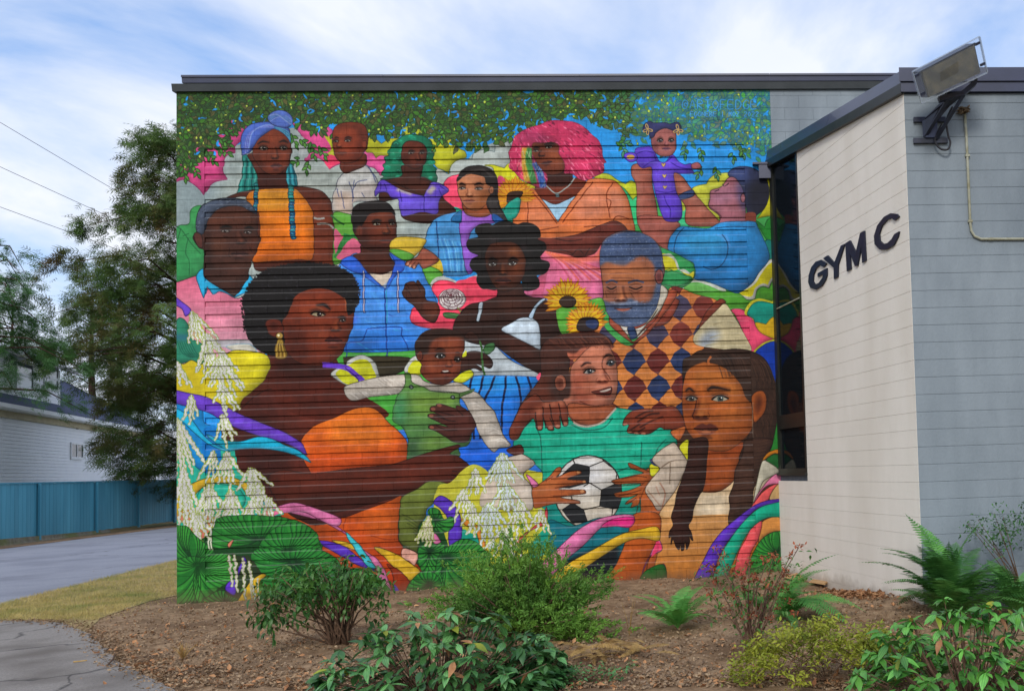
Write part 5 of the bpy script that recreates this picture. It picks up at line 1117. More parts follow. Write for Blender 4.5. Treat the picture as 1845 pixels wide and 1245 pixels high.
    R = S('E4','70,270 100,265 240,330 350,380 350,420 260,540 230,600 180,740 130,960 80,1010 70,1040 250,980 400,960 420,1400 100,1500 -240,1600 -200,1300 60,1060 180,740 100,760 120,700 40,720 70,680 180,610 80,640 -60,640 -80,600 100,560 240,490 100,490 -60,500 -110,460 0,430 180,390 240,370 100,320','#8f4a24','#20100a')
    p.clip = R; S('E4','120,620 320,560 400,780 380,960 140,980','#a0562a',None,soft=10,alpha=.6); p.clip = None
    for t in ['0,440 160,410 280,420','-40,520 140,500 260,480','-40,630 120,590 220,560','60,720 160,650','200,640 200,740']: L('E4',t,'#3a160a',1.6,.8)
    # ---- girl with the plaits
    S('E4','740,10 640,80 690,180 740,230','#b2b026','#2c3010'); S('E4','310,290 360,275 420,320 380,400 320,400','#b2b026','#2c3010')
    S('E4','310,230 350,220 400,300 340,280','#1f2c4c',None)
    R = S('E4','560,40 640,110 720,230 740,260 720,340 600,600 420,790 340,700 260,550 400,360 420,320 340,210','#aa9c8c','#2a1c14')
    p.clip = R
    for t,c in [('420,480 480,600 440,780','#8a5c48'),('280,560 380,680 430,740','#8a6a58'),('540,260 530,500','#6a5a4c'),('440,310 560,240 720,230','#5a4a3c'),('380,520 420,620','#947060')]: L('E4',t,c,2.4,.7)
    p.clip = None
    tee = S('E4','440,780 600,560 760,300 1000,560 1200,460 1500,230 1580,220 1640,270 1760,360 1600,480 1470,720 1440,760 1200,970 1000,1200 940,1500 400,1520 410,1180 400,900','#b4a488','#3a2a1c',grad=('#b07438','v'))
    p.clip = tee; S('E4','820,620 1200,600 1180,900 820,900','#bcb29e',None,soft=12,alpha=.8); S('E4','420,1250 1000,1200 960,1560 420,1560','#9c5a20',None,soft=16,alpha=.8); S('E4','1480,280 1660,260 1600,480 1480,560','#aaa698',None,soft=8,alpha=.7); p.clip = None
    S('G3','1060,30 1120,40 1540,20 1560,80 1440,220 1300,560 1110,560 1090,280 1060,170','#ac8050',None,grad=('#98561c','v'))
    R = S('E4','930,60 1400,40 1360,150 1260,340 1240,460 1100,570 960,590 880,560 930,400','#80401e','#20100a')
    p.clip = R; S('E4','900,60 1400,40 1340,160 960,170','#6e3014',None,soft=6,alpha=.7); S('E4','880,200 980,150 980,560 880,560','#743414',None,soft=6,alpha=.6); p.clip = None
    hairm = S('D4','720,420 690,560 680,640 680,300 760,250 860,190 980,180 1030,195 1100,185 1260,170 1420,190 1560,260 1640,370 1690,520 1740,650 1740,760 1720,960 1680,1180 1640,1300 1500,1500 1300,1400 1440,1000 1400,500 1100,330 820,340','#2c1c15','#0e0806')
    face = S('D4','690,520 740,380 850,315 960,320 1080,350 1200,420 1320,560 1380,700 1450,760 1470,900 1440,1060 1330,1190 1180,1290 1040,1300 900,1260 800,1170 720,1060 680,900 670,700','#8a4a22','#20100a')
    p.clip = face
    S('D4','760,420 1080,370 1280,560 1240,620 900,560 740,600','#a0642f',None,soft=12,alpha=.6); S('D4','680,560 780,560 800,1100 700,1040','#7c3a18',None,soft=8,alpha=.6); S('D4','1330,1000 1470,880 1400,1120 1200,1290 1040,1300','#6a3416',None,soft=12,alpha=.7)
    E('D4',1200,900,110,70,'#aa6430',soft=12,alpha=.6); E('D4',880,1010,60,40,'#8a4420',soft=8,alpha=.5); E('D4',1240,640,80,60,'#a8703a',soft=8,alpha=.4)
    p.clip = None
    S('D4','720,420 760,380 850,335 960,310 1090,350 1200,420 1320,560 1370,700 1440,760 1480,680 1480,400 1300,220 1000,200 800,260','#30211a',None,soft=.6)
    L('D4','990,250 960,300 970,345','#a05a30',4,.9)
    for _ in range(46):
        x = rng.uniform(1050,1650); y0_ = 220+abs(x-1250)*.25; L('D4',[(x-60,y0_-10),(x,y0_+60),(x+60,y0_+230)],rng.choice(['#4a342a','#1a0f0b','#3e2a22']),1.3,.5)
    p.clip = hairm
    for _ in range(60):
        x = rng.uniform(1450,1740); y = rng.uniform(350,1300); L('D4',[(x,y),(x+20,y+50),(x+10,y+110)],rng.choice(['#3e2a20','#140c09']),1.4,.5)
    p.clip = None
    p.eye('D4',775,722,120,52,.02,0,iris='#2c3432',white='#a89e8c'); p.eye('D4',1090,722,172,58,.0,.1,iris='#34403c',white='#aea490')
    p.brow('D4','705,640 750,610 810,650','#22120c',4.6); p.brow('D4','945,630 1010,595 1210,628','#22120c',5.4)
    p.nose('D4',880,925,180,'#3c180c','#a8683a',.25,(900,740)); S('D4','690,700 760,700 770,1120 720,1050','#5c2a14',None,soft=9,alpha=.35); L('D4','830,740 810,840 785,910 800,940','#2a0e08',2,.8)
    p.mouth('D4',935,1055,262,120,.02,'#54281e','#74402a','#20100a','#a0684a'); S('D4','820,1050 880,1000 940,1012 1000,1000 1070,1050 940,1062','#4e241b',None,soft=1.6,alpha=.8); E('D4',935,1130,60,16,'#2a120a',soft=2,alpha=.6)
    R = S('D4','1440,700 1500,640 1570,640 1605,720 1590,850 1530,940 1470,980 1450,850','#8c4820','#1c0c08'); p.clip=R; S('D4','1480,740 1540,690 1570,760 1530,880 1480,900','#4a2010',None,soft=4,alpha=.8); p.clip=None
    L('D4','1455,760 1450,1000 1460,1200','#8c8478',1.3,.5)
    R = S('E4','740,60 780,0 950,0 940,260 930,420 900,560 860,620 800,760 780,880 740,960 770,1030 790,1120 770,1110 740,1050 755,1130 720,1220 700,1120 690,1220 660,1230 650,1120 640,1220 600,1190 570,1110 545,1170 550,1080 525,1090 530,1020 570,950 550,860 590,720 610,600 660,460 730,240','#27130e','#0c0504')
    p.clip = R
    for i in range(24): L('E4',[(560+i*3,940-i*36),(700+i*4,900-i*36),(860-i*2,960-i*40)],'#3e221a',1.3,.5)
    p.clip = None
    R = S('E4','1380,0 1660,0 1640,120 1570,240 1530,330 1500,470 1460,560 1450,680 1420,780 1300,860 1200,950 1180,880 1200,760 1190,640 1240,500 1260,340 1340,160','#33211a','#0c0604')
    p.clip = R
    for i in range(24): L('E4',[(1190+i*8,900-i*38),(1320+i*8,860-i*36),(1460+i*7,880-i*38)],'#4a3428',1.3,.5)
    p.clip = None
    # orange/green arcs by the window, right ribbons
    S('E4','1560,240 1620,150 1740,110 1850,120 1850,250 1780,190 1690,160','#a8681c','#2a1808'); S('E4','1600,240 1700,165 1790,230 1840,360 1730,345','#174a20','#0c2410'); S('E4','1590,235 1750,350 1640,420 1560,480 1480,700 1450,740 1500,460 1550,260','#aaa694','#2c2a1c')
    S('E4','1800,360 1700,390 1610,470 1500,620 1470,700 1560,560 1660,500 1860,490 1860,360','#b86a86','#3a1424'); S('E4','1860,490 1700,500 1580,570 1500,660 1440,760 1600,700 1720,520','#b84c4c','#3a1414')
    S('E4','1720,510 1860,480 1860,680 1640,680','#a5875c','#2a1a0c'); S('G4','1520,270 1760,180 1860,190 1860,420 1700,380 1560,440 1480,520','#a5703a','#2a1a0c')
    S('G4','1320,480 1400,330 1520,260 1480,470 1380,660 1320,1000 1180,1000 1220,680','#bd4c50','#3a1414')
    S('G4','1860,-20 1600,0 1420,70 1240,200 1050,360 920,520 820,700 660,1060 860,1060 990,700 1120,480 1280,300 1480,90 1860,15','#4e2c96','#1c0c3c')
    S('G4','1860,15 1650,40 1480,100 1300,260 1130,480 1010,690 900,1060 1040,1060 1150,800 1230,620 1330,430 1440,300 1600,210 1860,190','#14866a','#083028')
    p.hosta('G4','1860,400 1760,380 1640,400 1520,480 1440,600 1370,760 1320,1000 1500,1100 1860,1100',1700,640,n=20)
    # ---- bottom ribbons, centre
    S('G3','330,60 480,100 700,40 900,120 860,300 700,560 340,560 320,260','#0d5a64','#08282c')
    S('G3','430,340 800,240 680,560 400,560','#101418',None,soft=4)
    S('G3','1070,20 900,20 860,160 780,360 690,500 950,480 1000,330 1070,190','#94481c','#241008')
    S('G3','1060,195 1090,260 1000,310 960,440 1100,350 1100,460 950,470','#b86a90','#3a1428'); S('G3','1020,300 1060,195 1090,250 1060,270','#c43c60',None); S('G3','950,470 980,400 1100,355 1110,470','#1b4a1c','#0c2410')
    S('G3','300,330 400,240 520,130 640,60 780,25 900,28 880,100 760,80 680,110 560,230 440,330 340,440 270,400','#bd6a92','#3a1428'); S('G3','680,105 760,50 900,40 880,105 780,100','#bb2c70','#3a1028')
    S('G3','1060,105 940,120 800,160 640,250 460,350 340,450 380,490 540,400 720,280 860,200 960,180 1070,195','#b8952a','#2a2008')
    # left centre ribbons
    S('G2','470,200 560,200 680,240 790,330 880,400 840,390 720,340 600,270 520,230','#4e2f9c','#1c0c3c'); S('G2','590,195 700,210 760,260 680,240','#b8952a','#2a2008')
    S('G2','280,0 380,0 500,40 640,110 780,240 900,330 960,440 1020,640 980,640 900,430 840,330 760,220 640,130 500,60','#bd6a92','#3a1428')
    S('G2','680,140 740,190 800,260 850,330 885,380 830,370 760,280 700,190','#3aa4ac','#0c2c30')
    S('G2','870,240 960,260 1060,310 1180,405 1100,465 1000,370 930,300','#b8952a','#2a2008'); S('G2','960,350 1110,470 1080,650 1000,650 1000,440','#7a2a10','#240c06'); S('G2','1010,490 1060,580 1000,580','#4e2f9c',None)
    S('E1','1190,430 1300,400 1400,400 1560,450 1850,560 1850,650 1700,620 1500,510 1400,495 1230,510 1110,540 1100,460','#bd6a92','#3a1428')
    # yellow/white spray ground in the centre
    S('E3','-120,420 0,300 120,220 240,250 310,340 220,560 230,690 480,730 800,720 900,700 950,760 960,900 980,1100 900,1240 400,1240 100,1100 -160,1000 -300,700 -250,460','#a9a636',None)
    S('E3','0,950 120,980 220,1000 280,1240 0,1240','#15806c',None); S('E3','960,900 990,1040 900,1240 760,1240 800,1080','#15806c',None)
    S('E3','0,820 120,850 200,920 260,1060 300,1240 230,1240 170,960 60,900','#b8702a','#3a1c0c'); S('E3','950,690 960,830 900,900 760,960 640,1120 560,1180 600,1080 780,930 900,820','#b04048','#3a1414'); S('E3','720,330 780,360 860,440 800,470 760,400','#bd6a92','#3a1428')
    S('E2','1170,400 1240,320 1330,350 1420,440 1470,560 1480,800 1350,870 1340,700 1320,560 1250,460','#4e2f9c','#1c0c3c')
    p.fan((856,842),26,58,9,4.6); p.fan((905,815),40,75,13,5,c='#b8c0c4'); p.fan((880,905),50,90,15,5.2,c='#b8c0c4'); p.fan((935,900),40,80,11,5); p.fan((835,880),36,70,9,4.6); p.fan((912,870),36,66,10,5,c='#b8c0c4'); p.fan((975,915),26,60,7,4.4); p.fan((850,905),30,70,7,4.6); p.fan((910,950),46,70,10,5)
    S('E2','1010,880 1080,850 1200,850 1290,870 1250,960 1240,1100 1180,1180 1040,1140 1000,1000','#174a1c','#0a200c')
    p.hosta('E2','1010,900 1100,850 1240,840 1300,880 1250,980 1200,1100 1160,1170 1040,1150 1000,1020',1130,920,n=16)
    p.hosta('E2','1110,490 1160,450 1240,480 1270,560 1300,580 1360,550 1400,580 1390,660 1310,720 1220,720 1160,660 1140,570',1190,580,n=14)
    S('E2','1150,760 1200,740 1250,830 1180,850','#bd6a92','#3a1428')
    p.hosta('E2','1180,1190 1240,960 1340,880 1490,800 1640,830 1740,920 1800,1000 1760,1400 1200,1500 1140,1380',1280,1000,n=26,hi='#357a30')
    p.hosta('G2','1085,540 1110,480 1180,410 1250,400 1310,450 1340,560 1300,600 1090,600',1245,485,n=18)
    p.fan((772,928),22,64,10,4.6,lean=-8,c='#bcb89e')
    # ---- left-hand flowers, ribbons, teal ground
    S('P','300,615 316,590 330,585 345,600 352,650 330,652 300,650','#2c7a5c','#12382c')
    R = S('C1','20,420 60,270 120,265 180,340 220,480 340,560 350,760 200,740 90,760 20,700','#2a7058','#123c30')
    p.clip = R
    for i in range(7): L('C1',[(60+i*24,520),(110+i*26,640),(210+i*20,700)],'#175040',1.6,.8)
    S('C1','20,440 200,450 200,500 20,500','#2c5a74',None,soft=3,alpha=.7); p.clip = None
    S('C1','360,560 620,590 700,620 960,640 920,600 830,500 500,500 380,480','#a9a4a8',None); S('C1','600,570 720,545 860,550 930,630 680,620','#b4b0a0','#6a94a8')
    S('P','300,655 330,655 345,648 365,655 400,640 425,630 470,635 485,645 485,665 470,690 440,715 420,740 360,735 300,710','#b09c24','#3a3010',grad=('#b8b024','h'))
    S('C1','20,20 110,80 210,170 150,240 110,160 20,100','#6240ac','#1c1240')
    S('P','300,730 316,728 345,742 365,770 400,790 420,800 430,845 460,870 470,905 395,940 300,960','#2a9c86',None)
    S('P','320,720 362,735 368,760 390,770 388,790 395,840 370,850 345,830 325,790 300,760','#1a74ac','#0c3858'); S('P','366,775 392,770 396,845 368,848','#1668a8',None)
    S('D1','-30,70 200,110 380,150 600,260 800,360 1100,480 1280,560 1430,660 1490,790 1380,720 1220,650 900,560 600,440 400,320 -30,190','#5e3ba6','#1c1240')
    S('D1','370,560 560,630 760,640 950,590 1100,610 1240,680 1400,740 1540,870 1440,830 1260,760 1000,720 760,725 620,745 540,700','#1f9ab8','#0c3440'); S('D1','-30,255 100,300 220,400 340,560 480,680 640,745 560,740 400,670 230,530 120,430 -30,370','#24a0c4','#0c3440')
    S('D1','480,640 700,640 740,700 600,720','#1c7480',None,soft=4,alpha=.7)
    S('E1','0,340 100,250 300,150 460,110 640,105 830,185 890,230 840,320 760,220 560,180 420,185 310,250 200,380 120,500 20,560','#b8962e','#3a2a0c'); S('E1','40,560 200,470 480,560 420,700 300,800 150,640','#b86a5c',None)
    S('E1','310,260 420,200 600,200 760,260 800,420 600,540 380,500 260,420','#23967e','#0c3c34')
    S('E1','560,540 700,560 840,520 1100,540 1240,520 1100,460 880,440 620,470','#23967e',None); S('E1','1050,420 1100,480 1200,500 1120,540 1000,530','#c05a80',None)
    p.fan((345,560),34,80,12,5,lean=22); p.fan((372,600),46,100,16,5.4,lean=14); p.fan((395,640),48,85,15,5.6,lean=10); p.fan((318,650),26,60,8,5,lean=12); p.fan((400,690),32,60,9,5.2,lean=10)
    p.fan((318,752),40,130,13,6,lean=14); p.fan((345,710),20,60,6,4.8); p.fan((400,745),26,60,9,5,lean=8); p.fan((408,812),34,80,11,5.4); p.fan((385,810),26,70,6,4.4,lean=-10)
    p.fan((450,842),38,60,12,6,lean=10); p.fan((330,840),36,130,12,6.2,lean=10); p.fan((375,870),40,100,13,5.6); p.fan((415,880),40,90,12,5.6); p.fan((465,870),34,70,10,6.2); p.fan((482,895),26,45,6,5.2,lean=8); p.fan((350,920),30,70,10,5.6,lean=12); p.fan((452,900),22,50,7,5.4)
    # ---- big green leaves, bottom left
    p.hosta('E1','480,600 560,550 680,540 860,530 1080,545 1240,560 1440,620 1560,700 1620,800 1650,900 1400,960 960,860 480,900 440,780',960,800,n=32,hi='#2f7c30')
    p.hosta('E1','40,660 100,650 170,660 260,760 360,840 430,900 480,1000 420,1200 60,1200 20,900',240,1040,n=24)
    p.hosta('E1','960,880 1100,700 1300,620 1480,640 1600,740 1640,880 1660,960 1400,1000 1270,930 1000,960',1270,930,n=26,hi='#2f7c30')
    p.hosta('G1','40,620 90,420 300,360 500,380 700,320 900,330 1030,450 1030,620 900,760 700,900 400,1200 80,1330 30,1100',400,480,n=34,hi='#3f8f38',dk='#0e3414')
    p.hosta('E1','880,960 1000,900 1280,930 1500,900 1700,940 1850,1060 1900,1300 1500,1500 1000,1480 900,1200',1330,1040,n=34,hi='#2f7e34')
    p.hosta('G1','450,1110 560,1000 740,900 900,930 1020,1010 1060,1100 1000,1330 440,1330',860,1080,n=22)
    p.hosta('G2','100,560 140,440 300,420 560,420 760,380 900,440 1000,560 1000,680 60,680',420,400,n=26,hi='#27702c')
    S('G1','100,1240 130,1120 420,1080 380,1240','#14161c',None,soft=3,alpha=.8)
    S('G1','940,310 1040,350 1200,340 1250,400 1420,630 1380,680 1200,800 1060,1000 900,980 840,900 1010,700','#23301c',None)
    S('G1','1120,370 1170,440 1030,690 1000,960 880,920 840,860 900,760 1020,700 1050,560','#5634a8','#1c1240'); S('G1','1220,780 1400,640 1480,660 1400,740 1380,840 1420,920 1330,1060 1300,1330 920,1330','#b8962a','#2a2008')
    for x,y,e in [(445,1005,1080),(430,1000,1066),(455,1010,1085),(420,1000,1056)]: p.strand((x-8,y-2),(x+rng.uniform(-6,8),e),5,'#b4b0a4','#6a7a38')
    for x in (1240,1350): L('G1',[(x,700),(x+10,900),(x+40,1100)],'#a8a892',2.6)
    S('G1','880,170 950,100 970,110 910,220','#b87058','#3a1c14'); L('G1','560,60 590,260','#b4b4a0',2.4); L('G1','600,60 630,260','#b4b4a0',2.4)

    # paint colours are vivid acrylics: slight lift of saturation and contrast over the sketch values
    a = p.a; l = a.mean(2, keepdims=True)
    a[:] = l+(a-l)*1.13
    np.clip(a, 0, 1, out=a); a[:] = a**.96
    # brush streaks in the paint film
    rgn = np.random.default_rng(3)
    def streak(rx, ry):
        n = rgn.standard_normal(a.shape[:2]).astype(np.float32)
        for ax, r in ((1,rx),(0,ry)):
            c = np.cumsum(n, ax); n = c-np.roll(c, r, ax); 
        n[:ry+1] = 0; n[:,:rx+1] = 0; return n/(n.std()+1e-6)
    t = .022*streak(22,2)+.016*streak(4,14)+.05*streak(60,44)
    a *= (1+np.clip(t,-.2,.2))[...,None]; np.clip(a, 0, 1, out=a)
    np.clip(a, 0, 1, out=a)

# ------------------------------------------------------------------ mural image (painted above, in wall coordinates)
PPM, MX0, MX1, MZ0, MZ1 = 225, -.47, 8.98, -.35, 8.15
def wall_uv(P):
    P = np.asarray(P,float); d = np.stack([(P[:,0]-CX)/F,(P[:,1]-CY)/F,np.ones(len(P))],1)@RM
    t = (0-CAM[1])/d[:,1]; X = CAM[0]+t*d[:,0]; Z = CAM[2]+t*d[:,2]
    return np.stack([(X-MX0)*PPM, (MZ1-Z)*PPM],1)
pw, ph = int((MX1-MX0)*PPM), int((MZ1-MZ0)*PPM)
pt = Paint(pw, ph, wall_uv, PPM/112.0); paint_mural(pt)
img = bpy.data.images.new('mural_paint', pw, ph, alpha=False)
buf = np.ones((ph,pw,4),np.float32); buf[...,:3] = pt.a[::-1]
img.pixels.foreach_set(buf.ravel()); img.update(); del buf
def mural_material(edge=False):
    m = bpy.data.materials.new('mural_edge_highlight' if edge else 'mural_paint'); m.use_nodes = True; t = m.node_tree; b = t.nodes['Principled BSDF']
    geo = t.nodes.new('ShaderNodeNewGeometry'); sp = t.nodes.new('ShaderNodeSeparateXYZ'); t.links.new(geo.outputs['Position'], sp.inputs[0])
    u = t.nodes.new('ShaderNodeMapRange'); u.inputs[1].default_value = MX0; u.inputs[2].default_value = MX1; u.clamp = False
    v = t.nodes.new('ShaderNodeMapRange'); v.inputs[1].default_value = MZ0; v.inputs[2].default_value = MZ1; v.clamp = False
    t.links.new(sp.outputs[0], u.inputs[0]); t.links.new(sp.outputs[2], v.inputs[0])
    cb = t.nodes.new('ShaderNodeCombineXYZ'); t.links.new(u.outputs[0], cb.inputs[0]); t.links.new(v.outputs[0], cb.inputs[1])
    im = t.nodes.new('ShaderNodeTexImage'); im.image = img; im.extension = 'EXTEND'; im.interpolation = 'Cubic'; t.links.new(cb.outputs[0], im.inputs[0])
    # brushwork and chalky weathering of the paint film
    n1 = t.nodes.new('ShaderNodeTexNoise'); n1.inputs['Scale'].default_value = 9; n1.inputs['Detail'].default_value = 6; t.links.new(geo.outputs['Position'], n1.inputs['Vector'])
    mr = t.nodes.new('ShaderNodeMapRange'); mr.inputs[1].default_value = .3; mr.inputs[2].default_value = .7; mr.inputs[3].default_value = .86; mr.inputs[4].default_value = 1.14; t.links.new(n1.outputs['Fac'], mr.inputs[0])
    mu = t.nodes.new('ShaderNodeMixRGB'); mu.blend_type = 'MULTIPLY'; mu.inputs[0].default_value = 1; t.links.new(im.outputs[0], mu.inputs[1]); t.links.new(mr.outputs[0], mu.inputs[2])
    n2 = t.nodes.new('ShaderNodeTexNoise'); n2.inputs['Scale'].default_value = 55; n2.inputs['Detail'].default_value = 4; t.links.new(geo.outputs['Position'], n2.inputs['Vector'])
    rp = t.nodes.new('ShaderNodeValToRGB'); rp.color_ramp.elements[0].position = .66; rp.color_ramp.elements[1].position = .82; rp.color_ramp.elements[1].color = (.12,.12,.12,1); t.links.new(n2.outputs['Fac'], rp.inputs[0])
    mw = t.nodes.new('ShaderNodeMixRGB'); t.links.new(rp.outputs[0], mw.inputs[0]); t.links.new(mu.outputs[0], mw.inputs[1]); mw.inputs[2].default_value = (.5,.48,.46,1)
    t.links.new(mw.outputs[0], b.inputs['Base Color'])
    b.inputs['Roughness'].default_value = .62; b.inputs['Specular IOR Level'].default_value = .16
    bp = t.nodes.new('ShaderNodeBump'); bp.inputs['Strength'].default_value = .35; bp.inputs['Distance'].default_value = .006; t.links.new(n2.outputs['Fac'], bp.inputs['Height']); t.links.new(bp.outputs[0], b.inputs['Normal'])
    if edge:                                       # sky-lit highlight along the slot ledges, painted in as a paler mix
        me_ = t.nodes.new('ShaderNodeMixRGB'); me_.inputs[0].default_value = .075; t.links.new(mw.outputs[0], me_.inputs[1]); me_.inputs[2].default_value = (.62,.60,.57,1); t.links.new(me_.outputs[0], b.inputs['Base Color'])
    return m
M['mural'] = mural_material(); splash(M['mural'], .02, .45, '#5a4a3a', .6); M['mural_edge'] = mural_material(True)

# ------------------------------------------------------------------ gym building
gym = empty('gym_building', (4,0,0))
tag(gym, 'block-walled gym building with a large painted mural of people and a cream side bay', 'building')
GM = gym.matrix_basis.inverted()
def part(o, parent=gym):
    """keep world placement of a mesh modelled in world space while parenting it"""
    o.parent = parent
    if parent is gym: o.location = (-4,0,0)
    return o
HB, LB = .2, 8.38484/18
zn = lambda n: (32-n)*HB+GZ                       # world z of joint n
WX0, WX1 = -.415, 8.835
ZTOP = 7.35+GZ+.02
# solid behind the blocks, with the roof and the other walls
core = MB(); core.box((WX0+.01,.052,-.3),(22,16,ZTOP-.02))
mw = core.build('mural_wall', [M['core']]); part(mw)
roof = MB(); roof.box((WX0-.02,-.02,ZTOP),(22,16.2,ZTOP+.05)); part(roof.build('roof', M['roof_felt']))

def block_mesh(name, L, slot, mt, h=HB, z0=0):
    g = .0007; x0, x1 = g, L-g
    if slot:
        zs = h*.62
        pr = [(.050,.001),(.004,.001),(0,.006),(0,zs-.020),(.015,zs-.001),(.023,zs+.003),(.023,h-.003),(.050,h-.001)]
    else:
        pr = [(.050,.0006),(.002,.0006),(0,.0026),(0,h-.0026),(.002,h-.0006),(.050,h-.0006)]
    n = len(pr); V = []; Fs = []
    e = .0016
    for x, ins in ((x0,e),(x0+e,0),(x1-e,0),(x1,e)):
        for (y,z) in pr: V.append((x, y+(ins if y < .049 else 0), z))
    mi = []
    for a in range(3):
        for k in range(n-1): Fs.append((a*n+k, (a+1)*n+k, (a+1)*n+k+1, a*n+k+1)); mi.append(1 if slot and k == 3 else 0)
    Fs.append(tuple(range(n))); Fs.append(tuple(3*n+k for k in reversed(range(n))))
    me = bpy.data.meshes.new(name); me.from_pydata(V, [], Fs); me.materials.append(mt)
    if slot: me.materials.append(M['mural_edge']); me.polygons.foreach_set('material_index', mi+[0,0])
    me.update(); return me
cache = {}
def get_block(L, slot, mt):
    k = (round(L,4), slot, mt.name)
    if k not in cache: cache[k] = block_mesh('block', L, slot, mt)
    return cache[k]
items = []                                        # (x, z, L, slot, material)
for n in range(-5, 37):
    z = zn(n+1)
    if 0 <= n <= 33:
        xs = [WX0, 0.0]
        if n % 2 == 0: xs += [k*LB for k in range(1,19)]
        else: xs += [(k+.5)*LB for k in range(18)]+[18*LB]
        sl_ = [False]+[True]*(len(xs)-2)
        xs.append(WX1)
        for i in range(len(xs)-1): items.append((xs[i], z, xs[i+1]-xs[i], (0 < i < len(xs)-2), M['mural']))
    else:
        xs = [WX0]; x = WX0+(LB if n%2 else LB*.5)
        while x < WX1-.12: xs.append(x); x += LB
        xs.append(WX1)
        for i in range(len(xs)-1): items.append((xs[i], z, xs[i+1]-xs[i], False, M['mural']))
    if n <= 3:                                    # plain blue-grey blocks beyond the mural, above the bay roof
        x = WX1; k = 0
        while x < 14:
            L = LB*(.5 if (k == 0 and n%2) else 1); items.append((x, z, L, False, M['grey_block'])); x += L; k += 1
def parea(it):
    x,z,L = it[0],it[1],it[2]
    a = pix((x,0,z)); b = pix((x+L,0,z+HB)); c = pix((x+L/2,0,z+HB/2))
    if not (-5 < c[0] < 1850) or c[1] < 150 or c[1] > 1075: return 0
    if c[1] > 960 and 480 < c[0] < 1060: return 1
    return abs((b[0]-a[0])*(b[1]-a[1]))
order = sorted(range(len(items)), key=lambda i: -parea(items[i]))
single = set(order[:298])
restV, restF, restM = [], [], []
for i, (x,z,L,slot,mt) in enumerate(items):
    me = get_block(L, slot, mt)
    if z+HB > ZTOP: z_cut = True
    if i in single:
        o = link(bpy.data.objects.new('block', me), mw); o.location = (x,0,z)
    else:
        off = len(restV); restV += [(v.co.x+x, v.co.y, v.co.z+z) for v in me.vertices]
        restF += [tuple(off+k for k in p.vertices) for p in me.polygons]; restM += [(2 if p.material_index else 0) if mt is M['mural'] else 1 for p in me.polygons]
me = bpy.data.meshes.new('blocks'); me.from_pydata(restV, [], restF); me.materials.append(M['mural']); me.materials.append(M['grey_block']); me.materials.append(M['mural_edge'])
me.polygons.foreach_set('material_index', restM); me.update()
tag(link(bpy.data.objects.new('blocks', me), mw), kind='stuff')

# main roof edge: two-step metal flashing in lengths
zt = ZTOP
fl = MB(); fl.hexa([(WX0-.035,-.05,zt-.075),(22,-.05,zt-.075),(22,.1,zt-.075),(WX0-.035,.1,zt-.075)],[(WX0-.035,-.075,zt+.035),(22,-.075,zt+.035),(22,.1,zt+.06),(WX0-.035,.1,zt+.06)])
part(fl.build('roof_drip_edge', M['slate2']))
xx = WX0+.10; k = 0
while xx < 20:
    x2 = xx+3.05; y = -.03+.002*(k%2)
    f = MB(); f.hexa([(xx,y,zt+.066),(x2,y,zt+.066),(x2,.12,zt+.066),(xx,.12,zt+.066)],[(xx,y-.012,zt+.172+.003*(k%2)),(x2,y-.012,zt+.172+.003*(k%2)),(x2,.12,zt+.192),(xx,.12,zt+.192)])
    f.box((xx,y-.03,zt+.147),(x2-.004,y-.0125,zt+.179))
    part(f.build('roof_flashing', M['slate'])); xx = x2+.001; k += 1

# ---- the bay: cream splayed side, blue-grey front
XB, DB, PHI = 10.21793, 4.61653, -.303038
WP0 = np.array([XB,-DB,0]); WN = np.array([math.cos(PHI),-math.sin(PHI),0]); WD = np.array([math.sin(PHI),math.cos(PHI),0])
onW = lambda px, py: onP(px,py,WP0,WN)
LW = DB/math.cos(PHI)                              # length of the splayed side to the mural plane
def wp(s, z, o=0): return WP0+WD*s-WN*o+np.array([0,0,z])      # s from the corner towards the mural wall, o outwards
topz = lambda s: 5.462+GZ+ (6.03-5.462)*(s/LW)     # roof line of the side
SW = LW-1.30                                       # window starts here (s), runs to the mural wall
zsill = 1.048+GZ
bay = MB()
pr_ = [tuple(wp(0,0,-.04)[:2]), (22,-DB+.04), (22,0.04), tuple(wp(LW,0,-.04)[:2])]
pr_ = [tuple((wp(-.0,0,-.03))[:2]), (22,-DB+.03), (22,.03), (wp(LW,0,-.03)[0],.03)]
bay.hexa([(x,y,-.3) for x,y in pr_],[(pr_[0][0],pr_[0][1],topz(0)-.05),(22,-DB+.03,topz(0)-.05),(22,.03,topz(LW)-.05),(pr_[3][0],.03,topz(LW)-.05)])
bw = bay.build('bay_wall', M['core']); part(bw)
g_ = .0010
beads = MB()
cz0 = 4.927+GZ                                     # a measured joint at the corner
k = 0
zs_ = [cz0+HB*j for j in range(8,-40,-1)]
